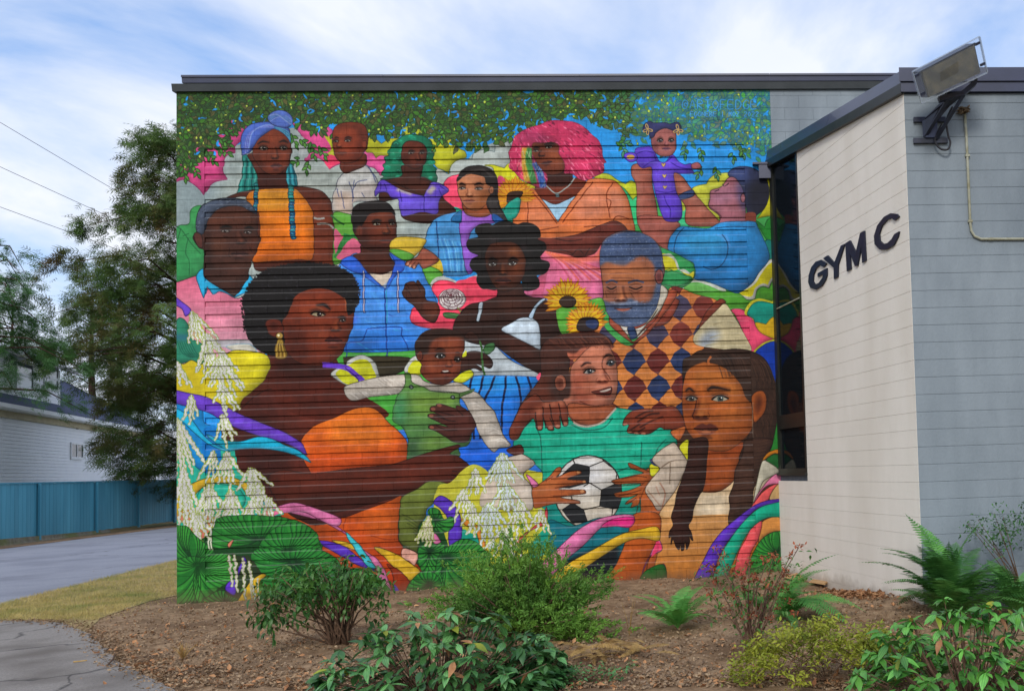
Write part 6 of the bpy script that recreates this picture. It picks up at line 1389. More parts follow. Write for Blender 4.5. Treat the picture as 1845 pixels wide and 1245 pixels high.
for j in range(len(zs_)-1):
    z1, z0 = zs_[j], zs_[j+1]
    if z1 < -.25: break
    # cream side
    s1 = LW if z1 <= zsill+.06 else SW
    tz = lambda q: topz(q)-.02
    sat = lambda zz: (zz-tz(0))/(tz(LW)-tz(0))*LW      # where the roof line reaches height zz
    if z0+.01 < tz(s1):
        a, b = z0+g_, z1-g_
        if tz(0) >= b: pg = [(0,a),(s1,a),(s1,b),(0,b)]
        else:
            pg = [(0,a),(s1,a)] if tz(0) > a else [(sat(a),a),(s1,a)]
            pg += [(s1,min(b,tz(s1)))]
            if tz(s1) > b: pg += [(sat(b),b)]
            if tz(0) > a: pg += [(0,tz(0))]
        f = MB()
        cz_ = sum(q[1] for q in pg)/len(pg)
        inn = [wp(q, z-(.0018 if z > cz_ else -.0018), 0) for q,z in pg]; mid_ = [wp(q, z, -.0022) for q,z in pg]; bk = [wp(q, z, -.028) for q,z in pg]
        n_ = len(pg); f.v = [tuple(p) for p in inn+mid_+bk]
        f.f = [tuple(range(n_))]+[(k,n_+k,n_+(k+1)%n_,(k+1)%n_) for k in range(n_)]+[(n_+k,2*n_+k,2*n_+(k+1)%n_,n_+(k+1)%n_) for k in range(n_)]; f.m = [0]*len(f.f)
        f.build('block_course', M['white_block'], bw)
    # blue-grey front
    if z0 < topz(0)-.05:
        zr = min(z1,topz(0)-.02)
        f = MB(); f.hexa([(22,-DB+.028,z0+g_),(22,-DB+.003,z0+g_),(22,-DB,z0+g_+.005),(22,-DB,zr-g_-.005),(22,-DB+.003,zr-g_),(22,-DB+.028,zr-g_)],
                         [(XB+.004,-DB+.028,z0+g_),(XB+.004,-DB+.003,z0+g_),(XB+.004,-DB,z0+g_+.005),(XB+.004,-DB,zr-g_-.005),(XB+.004,-DB+.003,zr-g_),(XB+.004,-DB+.028,zr-g_)])
        f.build('block_course', M['grey_block'], bw)
        # upright joints show faintly on the front: shallow raised mortar beads
        x = XB+LB*(.5 if j%2 else 1)
        while x < 14:
            beads.box((x-.003,-DB-.0012,z0+.008),(x+.003,-DB+.01,zr-.008)); x += LB

tag(beads.build('mortar_beads', M['grey_block'], bw), kind='stuff')
# bay roof flashing: side (sloping) and front
def band(name, P, Q, prof, mt):
    """profile (out, up) swept from P to Q; out direction given per end"""
    f = MB(); lo = [P[0]+P[1]*o+np.array([0,0,u]) for o,u in prof]; hi = [Q[0]+Q[1]*o+np.array([0,0,u]) for o,u in prof]
    f.hexa(lo,hi); return part(f.build(name, mt))
outw = -WN; outf = np.array([0,-1,0])
mit = (outw+outf); mit = mit/np.dot(mit,outf)
cpt = lambda s: wp(s,topz(s))
prof_lo = [(-.05,-.03),(.055,-.03),(.055,.085),(-.05,.085)]
prof_hi = [(-.05,.086),(.050,.086),(.015,.255),(-.05,.262)]
L3 = [0, LW*.46, LW*.86, LW*1.0]
for i in range(3):
    a, b = L3[i], L3[i+1]
    oa = mit if i == 0 else outw
    band('bay_flashing_face', (cpt(a)-np.array([0,0,0]),oa), (cpt(b),outw), prof_lo, M['frame'])
    band('bay_flashing', (cpt(a),oa), (cpt(b-.006),outw), prof_hi, M['slate'])
e = np.array([22,-DB,topz(0)])
band('bay_flashing_face', (e,outf), (cpt(0),mit), [(-.05,-.015),(.05,-.015),(.05,.10),(-.05,.10)], M['slate'])
band('bay_flashing', (e,outf), (cpt(0),mit), [(-.05,.101),(.075,.101),(.075,.262),(-.05,.268)], M['slate'])
# dark flashing end block against the mural wall
f = MB(); q = wp(LW,topz(LW)); f.box((q[0]-.16,-.10,q[2]-.22),(q[0]+.10,-.005,q[2]+.02)); f.box((q[0]-.26,-.12,q[2]+.005),(q[0]+.1,-.005,q[2]+.035)); part(f.build('flashing_end', M['slate']))
bt = MB(); bt.poly([wp(0,topz(0)+.26,.0),(22,-DB,topz(0)+.26),(22,.02,topz(LW)+.26),(wp(LW,0)[0],.02,topz(LW)+.26)]); part(bt.build('bay_roof', M['roof_felt']))

# window strip between mural and cream wall
win = MB()
def wbox(mb, s0, s1, z0, z1, o0, o1, slope=False):
    zt0 = (topz(s0)-.03) if slope else z1; zt1 = (topz(s1)-.03) if slope else z1
    mb.hexa([wp(s0,z0,o0),wp(s0,z0,o1),wp(s1,z0,o1),wp(s1,z0,o0)],[wp(s0,zt0,o0),wp(s0,zt0,o1),wp(s1,zt1,o1),wp(s1,zt1,o0)])
wf = MB(); s0, s1 = SW, LW-.02
wbox(wf, s0, s0+.05, zsill, 0, -.06, .012, True); wbox(wf, s1-.12, s1, zsill, 0, -.06, .004, True); wbox(wf, s0+.05, s1-.12, zsill, zsill+.07, -.06, .012)
win_o = wf.build('window', M['frame']); part(win_o)
for name, za, zb, mt in [('sill',zsill-.035,zsill+.002,M['frame'])]:
    f = MB(); wbox(f, s0-.005, s1, za, zb, -.05, .04); f.build(name, mt, win_o)
f = MB(); wbox(f, s0+.05, s1-.12, 1.74+GZ, 1.96+GZ, -.05, .010); f.build('transom', M['frame'], win_o)
f = MB(); wbox(f, s0+.05, s1-.12, 3.667+GZ, 3.683+GZ, -.045, -.01); f.build('glazing_bar', M['pipe'], win_o)
for za, zb in [(zsill+.07,1.74+GZ),(1.96+GZ,3.66+GZ)]:
    f = MB(); wbox(f, s0+.05, s1-.12, za, zb, -.045, -.03); f.build('pane', M['glass'], win_o)
f = MB(); wbox(f, s0+.05, s1-.12, 3.69+GZ, 0, -.045, -.03, True); f.build('pane', M['glass'], win_o)

# GYM C letters (cut-out letters fixed to the cream wall)
ORG = (1350,320,3.727)
LET = {'G':'527,575 490,550 455,563 425,600 408,655 405,700 420,738 455,750 495,725 520,685 530,655 530,605 468,640 468,665 505,645 500,670 475,705 450,715 437,695 440,650 455,610 480,585 508,600',
 'Y':'505,540 535,520 580,570 625,455 650,443 605,585 603,665 578,680 577,604','M':'655,440 685,420 725,500 755,370 782,355 792,555 768,570 762,462 735,592 720,592 684,502 692,612 665,628',
 'C':'1016,262 1000,242 960,238 915,262 870,320 848,390 852,445 886,482 930,482 980,452 1008,395 1016,360 985,378 966,412 938,438 910,444 886,422 882,378 900,322 935,282 965,270 985,286'}
sign = empty('wall_sign', tuple(wp(LW*.45, 3.6+GZ, .02)))
tag(sign, 'dark navy GYM C lettering fixed to the cream bay wall', 'sign')
for ch, t in LET.items():
    P = [onW(ORG[0]+float(a.split(',')[0])/ORG[2], ORG[1]+float(a.split(',')[1])/ORG[2]) for a in t.split()]
    f = MB(); A = [p-WN*.024 for p in P]; B = [p-WN*.0015 for p in P]; n = len(P)
    f.v = [tuple(p) for p in A+B]; f.f = [tuple(range(n)), tuple(range(2*n-1,n-1,-1))]+[(k,n+k,n+(k+1)%n,(k+1)%n) for k in range(n)]; f.m = [0]*len(f.f)
    o = f.build('letter', M['navy'], sign); o.matrix_parent_inverse = Matrix.Translation(-sign.location)
    me = o.data
    import bmesh
    bm = bmesh.new(); bm.from_mesh(me); bmesh.ops.triangulate(bm, faces=[q for q in bm.faces if len(q.verts) > 4]); bmesh.ops.recalc_face_normals(bm, faces=bm.faces); bm.to_mesh(me); bm.free()

def keep(o, root):                                 # meshes modelled in world space under a thing's Empty
    o.parent = root; o.matrix_parent_inverse = Matrix.Translation(-Vector(root.location)); return o

# floodlight on its bracket
Z1 = (1350,20,3.727)
zp = lambda u, v, Y: onY(Z1[0]+u/Z1[2], Z1[1]+v/Z1[2], Y)
fw = onY(1675,235,-DB)
flood = empty('floodlight', tuple(fw)); tag(flood, 'large dusty floodlight with a clear cover on a steel wall bracket above the cream corner', 'light')
for (u0,v0,u1,v1) in [(1100,718,1315,748),(1100,858,1328,890)]:
    a, b = zp(u0,v0,-DB), zp(u1,v1,-DB); f = MB(); f.box((a[0],-DB-.045,b[2]),(b[0],-DB-.002,a[2])); keep(f.build('mounting_bar', M['steel_dark']), flood)
a, b = zp(1172,740,-DB), zp(1258,860,-DB); f = MB(); f.box((a[0],-DB-.075,b[2]),(b[0],-DB-.046,a[2])); keep(f.build('bracket_plate', M['steel_blue']), flood)
def bar(name, p, q, w, t, mt): f = MB(); f.beam(p,q,w,t); return keep(f.build(name, mt), flood)
bar('bracket_arm', zp(1185,840,-DB-.06), zp(1350,565,-DB-.46), .05, .012, M['steel_dark'])
bar('bracket_arm', zp(1255,860,-DB-.06), zp(1440,560,-DB-.46), .05, .012, M['steel_dark'])
f = MB(); A = [zp(1165,735,-DB-.06),zp(1290,610,-DB-.3),zp(1370,560,-DB-.46),zp(1420,575,-DB-.46),zp(1340,640,-DB-.3),zp(1170,845,-DB-.06)]
f.hexa([p+np.array([-.006,0,0]) for p in A],[p+np.array([.006,0,.0]) for p in A]); keep(f.build('bracket_gusset', M['steel_dark']), flood)
f = MB(); A = [zp(1265,580,-DB-.44),zp(1420,545,-DB-.48),zp(1530,450,-DB-.5),zp(1520,500,-DB-.46),zp(1440,570,-DB-.44),zp(1275,610,-DB-.42)]
f.hexa([p+np.array([0,-.05,0]) for p in A],[p+np.array([0,.03,0]) for p in A]); keep(f.build('yoke', M['steel_dark']), flood)
YT, YB = -DB-.72, -DB-.58
cov = [zp(1095,408,YT),zp(1540,175,YT),zp(1590,410,YB),zp(1155,615,YB)]
nrm = np.cross(cov[1]-cov[0], cov[3]-cov[0]); nrm /= np.linalg.norm(nrm)
if nrm[1] > 0: nrm = -nrm
def quad_in(u, v): return (cov[0]*(1-u)+cov[1]*u)*(1-v)+(cov[3]*(1-u)+cov[2]*u)*v
def plate(name, u0,u1,v0,v1,o0,o1,mt,taper=0):
    f = MB(); c = [(u0,v0),(u1,v0),(u1,v1),(u0,v1)]; lo = [quad_in(*q)+nrm*o0 for q in c]
    c2 = [(u0+taper,v0+taper*1.6),(u1-taper,v0+taper*1.6),(u1-taper,v1-taper*1.6),(u0+taper,v1-taper*1.6)]; hi = [quad_in(*q)+nrm*o1 for q in c2]
    f.hexa(lo,hi); return keep(f.build(name, mt), flood)
plate('housing', .10,.93,.10,.93,-.24,-.012,M['steel_dark'])
plate('clear_cover', 0,1,0,1,.022,.030,M['acrylic'])
plate('cover_rim', -.005,1.005,-.03,.0,-.01,.035,M['rim']); plate('cover_rim', -.005,1.005,1.0,1.03,-.01,.035,M['rim'])
plate('cover_rim', -.012,.0,.0,1.0,-.01,.035,M['rim']); plate('cover_rim', 1.0,1.012,.0,1.0,-.01,.035,M['rim'])
plate('lens', .115,.915,.12,.95,-.012,.018,M['lens'],.01)
plate('lens_frame', .10,.93,.08,.115,-.01,.0215,M['steel_dark'])
for u, v in [(.035,.14),(.045,.74),(.955,.14),(.965,.74)]: plate('clip', u-.03,u+.035,v-.035,v+.035,-.005,.034,M['steel_dark'])
cab = [zp(1365,640,-DB-.2),zp(1325,730,-DB-.16),zp(1335,830,-DB-.12),zp(1350,880,-DB-.1),zp(1335,925,-DB-.09),zp(1290,925,-DB-.08),zp(1255,890,-DB-.08),zp(1250,850,-DB-.08),zp(1300,740,-DB-.12)]
P = []
for i in range(len(cab)-1):
    for t in np.linspace(0,1,5,endpoint=False):
        p0,p1,p2,p3 = cab[max(i-1,0)],cab[i],cab[i+1],cab[min(i+2,len(cab)-1)]
        P.append(.5*((2*p1)+(-p0+p2)*t+(2*p0-5*p1+4*p2-p3)*t*t+(-p0+3*p1-3*p2+p3)*t**3))
f = MB(); f.tube(P,.012,8); keep(f.build('cable', M['wire'], smooth=True), flood)

# conduit on the blue-grey wall
cnd = empty('conduit', tuple(onY(1750,420,-DB))); tag(cnd, 'thin weathered conduit pipe bending along the blue-grey wall under a mud nest', 'pipe')
yw = -DB-.022
pp = [onY(1738.5,205,yw),onY(1741,240,yw),onY(1745,330,yw),onY(1748,400,yw),onY(1750,415,yw),onY(1756,425,yw),onY(1768,430,yw),onY(1800,430,yw),onY(1900,429.5,yw)]
f = MB(); f.tube(pp,.016,10); keep(f.build('pipe', M['pipe'], smooth=True), cnd)
for px,py in [(1743,280),(1748,398),(1785,430)]:
    c = onY(px,py,yw); f = MB(); f.box((c[0]-.026,yw-.02,c[2]-.012),(c[0]+.026,-DB-.002,c[2]+.012)); keep(f.build('strap', M['pipe']), cnd)
rn = random.Random(3); f = MB(); c = onY(1737,198,-DB-.03)
for k in range(26):
    a = rn.uniform(0,6.28); q = c+np.array([rn.gauss(0,.028),rn.gauss(-.01,.02),rn.gauss(.0,.022)]); d = np.array([math.cos(a)*.045,rn.uniform(-.03,.01),math.sin(a)*.03]); f.tube([q-d,q,q+d],[.004,.012,.004],5)
keep(f.build('mud_nest', M['nest'], smooth=True), cnd)

# ------------------------------------------------------------------ ground, road, path
def gh(x, y):
    """height of the planting bed"""
    h = .03+.085*math.exp(-((x-5)/3.2)**2)*math.exp(-(min(0,y)/1.6)**2) if y < 2 else .0
    d = math.hypot(x-10.2, y+4.2); h += .20*max(0,1-d/3.4)**1.5 if y < 1 else 0
    d2 = math.hypot(x-9.0, y+.5); h += .09*max(0,1-d2/2.2)
    return h
rs = random.Random(11)
gx = np.concatenate([np.linspace(-600,-40,10),np.linspace(-30,-1,30),np.linspace(-.8,14,150),np.linspace(15,40,12),np.linspace(60,600,8)])
gy = np.concatenate([np.linspace(-300,-24,8),np.linspace(-20,-8.2,14),np.linspace(-8,.4,110),np.linspace(1,60,40),np.linspace(80,900,10)])
def bump(x, y): return min(1,max(.12,(x+.2)/1.2))*(.012*math.sin(x*3.1+y*2.3)+.010*math.sin(x*7.3-y*5.1+1.3)+.008*math.sin(x*13.7+y*11.9)+.006*math.sin(x*29+y*23))
nx, ny = len(gx), len(gy)
V = np.array([(x,y,(gh(x,y)+(bump(x,y) if (-3 < x < 14 and -9 < y < .3) else 0)) if -20 < y < 6 and -20 < x < 30 else 0) for y in gy for x in gx])
Fg = np.array([(j*nx+i, j*nx+i+1, (j+1)*nx+i+1, (j+1)*nx+i) for j in range(ny-1) for i in range(nx-1)])
cxy = V[Fg].mean(1); near = ((cxy[:,0] > -9) & (cxy[:,0] < 16) & (cxy[:,1] > -22) & (cxy[:,1] < 5)).astype(int)
me = np_mesh('ground', V, Fg, [M['ground'],M['dirt']], near, smooth=True)
tag(link(bpy.data.objects.new('ground', me)), kind='structure')
G = lambda px, py: onZ(px,py,0.0)
def sheet(name, pts, z, mt, zf=None, n=0):
    f = MB(); f.poly([(p[0],p[1],(zf(p[0],p[1]) if zf else 0)+z) for p in pts]); return tag(f.build(name, mt), kind='structure')
# road: near edge and far edge, carried on both ways
nl, nr, fl_, fr = G(22,1086), G(315,1011), G(22,987), G(315,949.5)
dn = (nr-nl)/np.linalg.norm(nr-nl); df = (fr-fl_)/np.linalg.norm(fr-fl_)
def strip(name, A, B, C, D, z0, z1, mt):
    f = MB(); f.hexa([(*A[:2],z0),(*B[:2],z0),(*C[:2],z0),(*D[:2],z0)],[(*A[:2],z1),(*B[:2],z1),(*C[:2],z1),(*D[:2],z1)]); return tag(f.build(name, mt), kind='structure')
strip('road', nl-dn*24, nr+dn*60, fr+df*50, fl_-df*40, -.3, .028, M['asphalt'])
# dry verge between road and bed
vg = [nl-dn*9, nr+dn*10, G(318,1070)+np.array([.6,3,0]), G(318,1076), G(270,1086), G(230,1100), G(180,1118), G(150,1150), G(22,1150), G(-200,1160)]
vg = [(p[0],p[1],0) for p in vg]
tri = MB()
# gridded verge with a soft crown so that it is not a flat sheet
tag(sheet('verge', vg, .040, M['verge']), kind='structure')
# foot path, front left: asphalt with a rounded edge
pe = [(-140,1110),(22,1117),(60,1117),(92,1118),(122,1124),(150,1136),(172,1152),(192,1172),(215,1190),(245,1206),(287,1226),(330,1250),(380,1290)]
pe2 = []
for i in range(len(pe)-1):
    for t in np.linspace(0,1,9,endpoint=False): pe2.append((pe[i][0]+(pe[i+1][0]-pe[i][0])*t, pe[i][1]+(pe[i+1][1]-pe[i][1])*t))
rj = random.Random(77)
EDGE = [onZ(a,b,.062)+np.array([rj.gauss(0,.018),rj.gauss(0,.018),0]) for a,b in pe2]
pth = EDGE+[np.array([2.2,-16,0]),np.array([-8,-16,0])]
f = MB(); f.hexa([(p[0],p[1],-.1) for p in pth],[(p[0],p[1],.062) for p in pth]); tag(f.build('path', M['path']), kind='structure')
def inpoly(x, y, P):
    c = False; j = len(P)-1
    for i in range(len(P)):
        if (P[i][1] > y) != (P[j][1] > y) and x < (P[j][0]-P[i][0])*(y-P[i][1])/(P[j][1]-P[i][1])+P[i][0]: c = not c
        j = i
    return c
PTH = [(p[0],p[1]) for p in pth]; VG = [(p[0],p[1]) for p in vg]
# brown strip of earth at the foot of the fence
strip('earth_strip', fl_-df*40, fl_+df*60+np.array([0,0,0]), fl_+df*60+np.array([-.9,0,0]), fl_-df*40+np.array([-.9,0,0]), -.1, .045, M['dirt'])

# ------------------------------------------------------------------ teal fence
fa, fb = G(22,983)+np.array([-.6,0,0]), G(315,944)+np.array([-.6,0,0]); fdir = (fb-fa); fL = np.linalg.norm(fdir); fdir /= fL
fence = empty('fence', tuple(fa)); tag(fence, 'teal painted board fence beyond the road, in front of the white house', 'fence')
fnorm = np.array([fdir[1],-fdir[0],0]);  fnorm = fnorm if np.dot(fnorm, CAM-fa) > 0 else -fnorm
fa0 = fa-fdir*6; tot = fL+26
zb, zt_ = .12, 2.08
bd = .26; nb = int(tot/bd); f0 = MB(); f0.box((0,0,0),(bd-.016,.022,zt_-zb)); bme = f0.mesh('board', M['teal_fence'])
ang = math.atan2(fdir[1],fdir[0])
for i in range(nb):
    p = fa0+fdir*(i*bd); o = link(bpy.data.objects.new('board', bme), fence); o.location = Vector((p[0]-fa[0],p[1]-fa[1],zb-fa[2]+.01*math.sin(i*2.1))); o.rotation_euler = (0,0,ang)
pm = MB(); pm.box((-.05,-.02,0),(.05,.0,zt_-.1)); pm.box((-.055,-.075,0),(.055,-.02,zt_-.06)); pme = pm.mesh('post', M['teal_fence'])
sgn = 1 if np.dot(np.array([-fdir[1],fdir[0],0]),fnorm) > 0 else -1
for px, py in [(-40,0),(67,0),(171,0),(247,0),(311,0),(345,0)]:
    d = ray(px,960); A = np.array([[fdir[0],-d[0]],[fdir[1],-d[1]]]); t = np.linalg.solve(A, (CAM-fa)[:2])[0]
    p = fa+fdir*t+fnorm*.0; o = link(bpy.data.objects.new('post', pme), fence); o.location = Vector((p[0]-fa[0]+fnorm[0]*.03,p[1]-fa[1]+fnorm[1]*.03,.05)); o.rotation_euler = (0,0,ang if sgn < 0 else ang+math.pi)
f = MB(); f.beam(fa0+np.array([0,0,zt_+.02]), fa0+fdir*tot+np.array([0,0,zt_+.02]), .09, .05); keep(f.build('top_rail', M['teal_fence']), fence)
f = MB(); q0 = fa0-fnorm*.05; q1 = fa0+fdir*tot*.36-fnorm*.05
f.hexa([q0+fnorm*.22,q1+fnorm*.16,q1-fnorm*.1,q0-fnorm*.1],[q0+fnorm*.2+np.array([0,0,.34]),q1+fnorm*.1+np.array([0,0,.10]),q1-fnorm*.1+np.array([0,0,.10]),q0-fnorm*.1+np.array([0,0,.34])])
cw = f.build('low_wall', M['concrete']); tag(cw, 'low mossy concrete footing wall under the teal fence', 'wall')

# ------------------------------------------------------------------ white house behind the fence
HA, HBp = atd(45,900,43), atd(195,900,55); HA[2] = HBp[2] = 0
hd = HBp-HA; hd /= np.linalg.norm(hd); hn = np.array([hd[1],-hd[0],0]); hn = hn if np.dot(hn,CAM-HA) > 0 else -hn
onH = lambda px, py, o=0: onP(px,py,HA+hn*o,hn)
def hs(P): return float(np.dot(np.asarray(P)-HA,hd))
def hp(s, z, o=0): return HA+hd*s+hn*o+np.array([0,0,z])
house = empty('house', tuple(HA)); tag(house, 'white clapboard house with a slate roof behind the teal fence and trees', 'house')
sA, sB = hs(onH(-60,800)), hs(onH(272,800))
ze = onH(45,745)[2]
def hbox(name, s0, s1, z0, z1, o0, o1, mt, parent=house):
    f = MB(); f.hexa([hp(s0,z0,o0),hp(s0,z0,o1),hp(s1,z0,o1),hp(s1,z0,o0)],[hp(s0,z1,o0),hp(s0,z1,o1),hp(s1,z1,o1),hp(s1,z1,o0)])
    o = f.build(name, mt); o.parent = parent; o.matrix_parent_inverse = Matrix.Translation(-Vector(house.location)) if parent is house else Matrix.Identity(4); return o
wall_h = hbox('wall', sA, sB, 0, ze+.2, -9, -.03, M['siding'])
nbo = 34; bh = ze/nbo
for i in range(nbo):
    z0 = i*bh
    f = MB(); f.hexa([hp(sA,z0,-.03),hp(sA,z0,.026),hp(sB,z0,.026),hp(sB,z0,-.03)],[hp(sA,z0+bh,-.03),hp(sA,z0+bh,.004),hp(sB,z0+bh,.004),hp(sB,z0+bh,-.03)])
    o = f.build('siding_board', M['siding']); o.parent = house; o.matrix_parent_inverse = Matrix.Translation(-Vector(house.location))
# eave: soffit board, gutter, roof
hbox('soffit', sA-.3, sB+.3, ze-.30, ze-.02, .03, .12, M['eave']); hbox('eave_board', sA-.3, sB+.3, ze-.02, ze+.04, -.2, .50, M['house_trim'])
hbox('gutter', sA-.3, sB+.3, ze+.02, ze+.20, .42, .58, M['house_trim'])
f = MB(); f.hexa([hp(sA-.3,ze+.06,.52),hp(sB+.3,ze+.06,.52),hp(sB+.3,ze+3.4,-4.6),hp(sA-.3,ze+3.4,-4.6)],[hp(sA-.3,ze+.18,.52),hp(sB+.3,ze+.18,.52),hp(sB+.3,ze+3.52,-4.6),hp(sA-.3,ze+3.52,-4.6)])
keep(f.build('roof', M['shingle']), house)
# roof dormer storey on the left
s0, s1 = sA, hs(onH(130,700)); zu = ze+2.55
hbox('dormer_wall', s0, s1, ze+.1, zu, -4.4, -.55, M['siding'])
for i in range(15):
    z0 = ze+.25+i*.155; hbox('siding_board', s0, s1+.01, z0, z0+.14, -.55, -.525, M['siding'])
hbox('corner_board', s1-.12, s1+.03, ze+.15, zu, -.56, -.50, M['house_trim'])
f = MB(); f.hexa([hp(s0-.5,zu-.02,0.0),hp(s1+.55,zu-.02,0.0),hp(s1+.55,zu+1.3,-4.5),hp(s0-.5,zu+1.3,-4.5)],[hp(s0-.5,zu+.16,0.0),hp(s1+.55,zu+.16,0.0),hp(s1+.55,zu+1.48,-4.5),hp(s0-.5,zu+1.48,-4.5)])
keep(f.build('dormer_roof', M['house_trim']), house); hbox('dormer_gutter', s0-.5, s1+.55, zu-.1, zu+.05, .01, .12, M['frame'])
def hwin(p0, p1, o, split):
    a, b = onH(*p0,o), onH(*p1,o); sa, sb = hs(a), hs(b); z1, z0 = a[2], b[2]
    wo = hbox('window', sa, sb, z0, z1, o-.06, o+.01, M['hglass'])
    for (x0,x1,y0,y1) in [(sa-.09,sb+.09,z1,z1+.1),(sa-.09,sb+.09,z0-.12,z0),(sa-.1,sa,z0,z1),(sb,sb+.1,z0,z1)]: hbox('frame', x0,x1,y0,y1,o-.03,o+.045,M['house_trim'],wo)
    if split == 'v': m_ = (sa+sb)/2; hbox('sash_bar', m_-.04,m_+.04,z0,z1,o-.03,o+.035,M['house_trim'],wo)
    else: m_ = (z0+z1)/2; hbox('sash_bar', sa,sb,m_-.06,m_+.06,o-.03,o+.035,M['house_trim'],wo)
hwin((128,799),(148,823),.03,'v'); hwin((80,657),(103,702),-.52,'h'); hwin((30,650),(58,700),-.52,'h')
for px,py in [(139,768),(93,872)]:
    c = onH(px,py,.03); hbox('vent', hs(c)-.12,hs(c)+.12,c[2]-.11,c[2]+.11,.0,.07,M['wire'])
# porch and rear house beyond the tree
pc = atd(285,870,58); pc[2] = 0
porch = empty('porch', tuple(pc)); tag(porch, 'white porch railing and wall glimpsed through the tree by the mural edge', 'porch')
f = MB(); f.box((pc[0]-1.2,pc[1]+2.5,0),(pc[0]+6,pc[1]+3,5.2)); keep(f.build('wall', M['siding']), porch)
f = MB(); f.box((pc[0]-.75,pc[1]-.2,1.2),(pc[0]+.75,pc[1]+2.5,1.5)); keep(f.build('deck', M['house_trim']), porch)
for k in range(7): f = MB(); x = pc[0]-.7+k*.2; f.box((x-.045,pc[1]-.18,1.5),(x+.045,pc[1]-.1,2.55)); keep(f.build('baluster', M['house_trim']), porch)
f = MB(); f.box((pc[0]-.8,pc[1]-.22,2.55),(pc[0]+.75,pc[1]-.06,2.65)); keep(f.build('rail', M['house_trim']), porch)
f = MB(); f.tube([(pc[0]+.85,pc[1]-.2,5),(pc[0]+.85,pc[1]-.2,2.2),(pc[0]+1.05,pc[1]-.2,1.7),(pc[0]+1.3,pc[1]-.2,1.5)],.07,8); keep(f.build('downpipe', M['house_trim']), porch)

# ------------------------------------------------------------------ overhead wires
def wire(p0, p1, d0, d1, sag, label, r=.009):
    a, b = atd(*p0,d0), atd(*p1,d1); a = a+(a-b)*1.6; f = MB(); c = (a+b)/2
    f.v, f.f = [], []
    P = [a+(b-a)*t+np.array([0,0,-sag*4*t*(1-t)]) for t in np.linspace(0,1,40)]
    P = [p-c for p in P]; f.tube(P,r,6); o = f.build('power_line', M['wire']); o.location = tuple(c); tag(o, label, 'power line', 'overhead wires at the left')
wire((-60,172),(360,430),34,44,.25,'topmost of the overhead wires crossing the sky at left')
wire((-60,260),(360,462),34,44,.25,'middle overhead wire slanting down towards the tree at left')
wire((-60,338),(360,500),34,44,.25,'lowest of the three overhead wires against the sky at left')
wire((-60,552),(330,690),36,46,.2,'dark service wire running low in front of the house gable',.013)
wire((-60,600),(300,655),36,48,.15,'thin service wire just above the house dormer roof',.008)

# ------------------------------------------------------------------ plants
rg = np.random.default_rng(5)
def leaf_t(w=.4, fold=.12, droop=.15, prof=(0,.62,1,.8,.4,0)):
    """leaf of unit length along +x as quads"""
    n = len(prof); V = []; Fq = []
    for i, p in enumerate(prof):
        t = i/(n-1); z = -droop*t*t
        V += [(t,-w/2*p,z+fold*w*p),(t,0,z),(t,w/2*p,z+fold*w*p)]
    for i in range(n-1):
        a = i*3; Fq += [(a,a+3,a+4,a+1),(a+1,a+4,a+5,a+2)]
    return np.array(V), np.array(Fq)
def frames(d, roll=None, up=(0,0,1)):
    d = np.asarray(d,float); d /= np.linalg.norm(d,axis=1,keepdims=True)
    u = np.broadcast_to(np.array(up,float), d.shape); y = np.cross(u,d); ln = np.linalg.norm(y,axis=1,keepdims=True); y = np.where(ln < 1e-3, np.array([0,1.,0]), y/np.maximum(ln,1e-9)); z = np.cross(d,y)
    if roll is not None:
        c, s = np.cos(roll)[:,None], np.sin(roll)[:,None]; y, z = y*c+z*s, z*c-y*s
    return np.stack([d,y,z],2)                      # columns x,y,z
def scatter(T, Rm_, S, P):
    V, Fq = T; n = len(P)
    W = np.einsum('nij,kj->nki', Rm_, V)*np.asarray(S)[:,None,None]+np.asarray(P)[:,None,:]
    Fo = (Fq[None]+(np.arange(n)*len(V))[:,None,None]).reshape(-1, Fq.shape[1])
    return W.reshape(-1,3), Fo
def cat_np(L):
    V, Fq, o = [], [], 0
    for v, f in L: V.append(v); Fq.append(f+o); o += len(v)
    return np.concatenate(V), np.concatenate(Fq)
def obj_np(name, VF, mats, parent, mi=None, smooth=False, kind=None, loc=None):
    o = bpy.data.objects.new(name, np_mesh(name, VF[0], VF[1], mats, mi, smooth)); link(o, parent)
    if kind: o['kind'] = kind
    return o
def plant(name, px, py, label, cat='shrub', group=None, z=None):
    b = G(px,py); b[2] = gh(b[0],b[1]) if z is None else z
    o = empty(name, tuple(b)); tag(o, label, cat, group); return o, b
def base_at(px, py, Y):
    p = onY(px,py,Y); return np.array([p[0],Y,gh(p[0],Y)])
UNIT = leaf_t

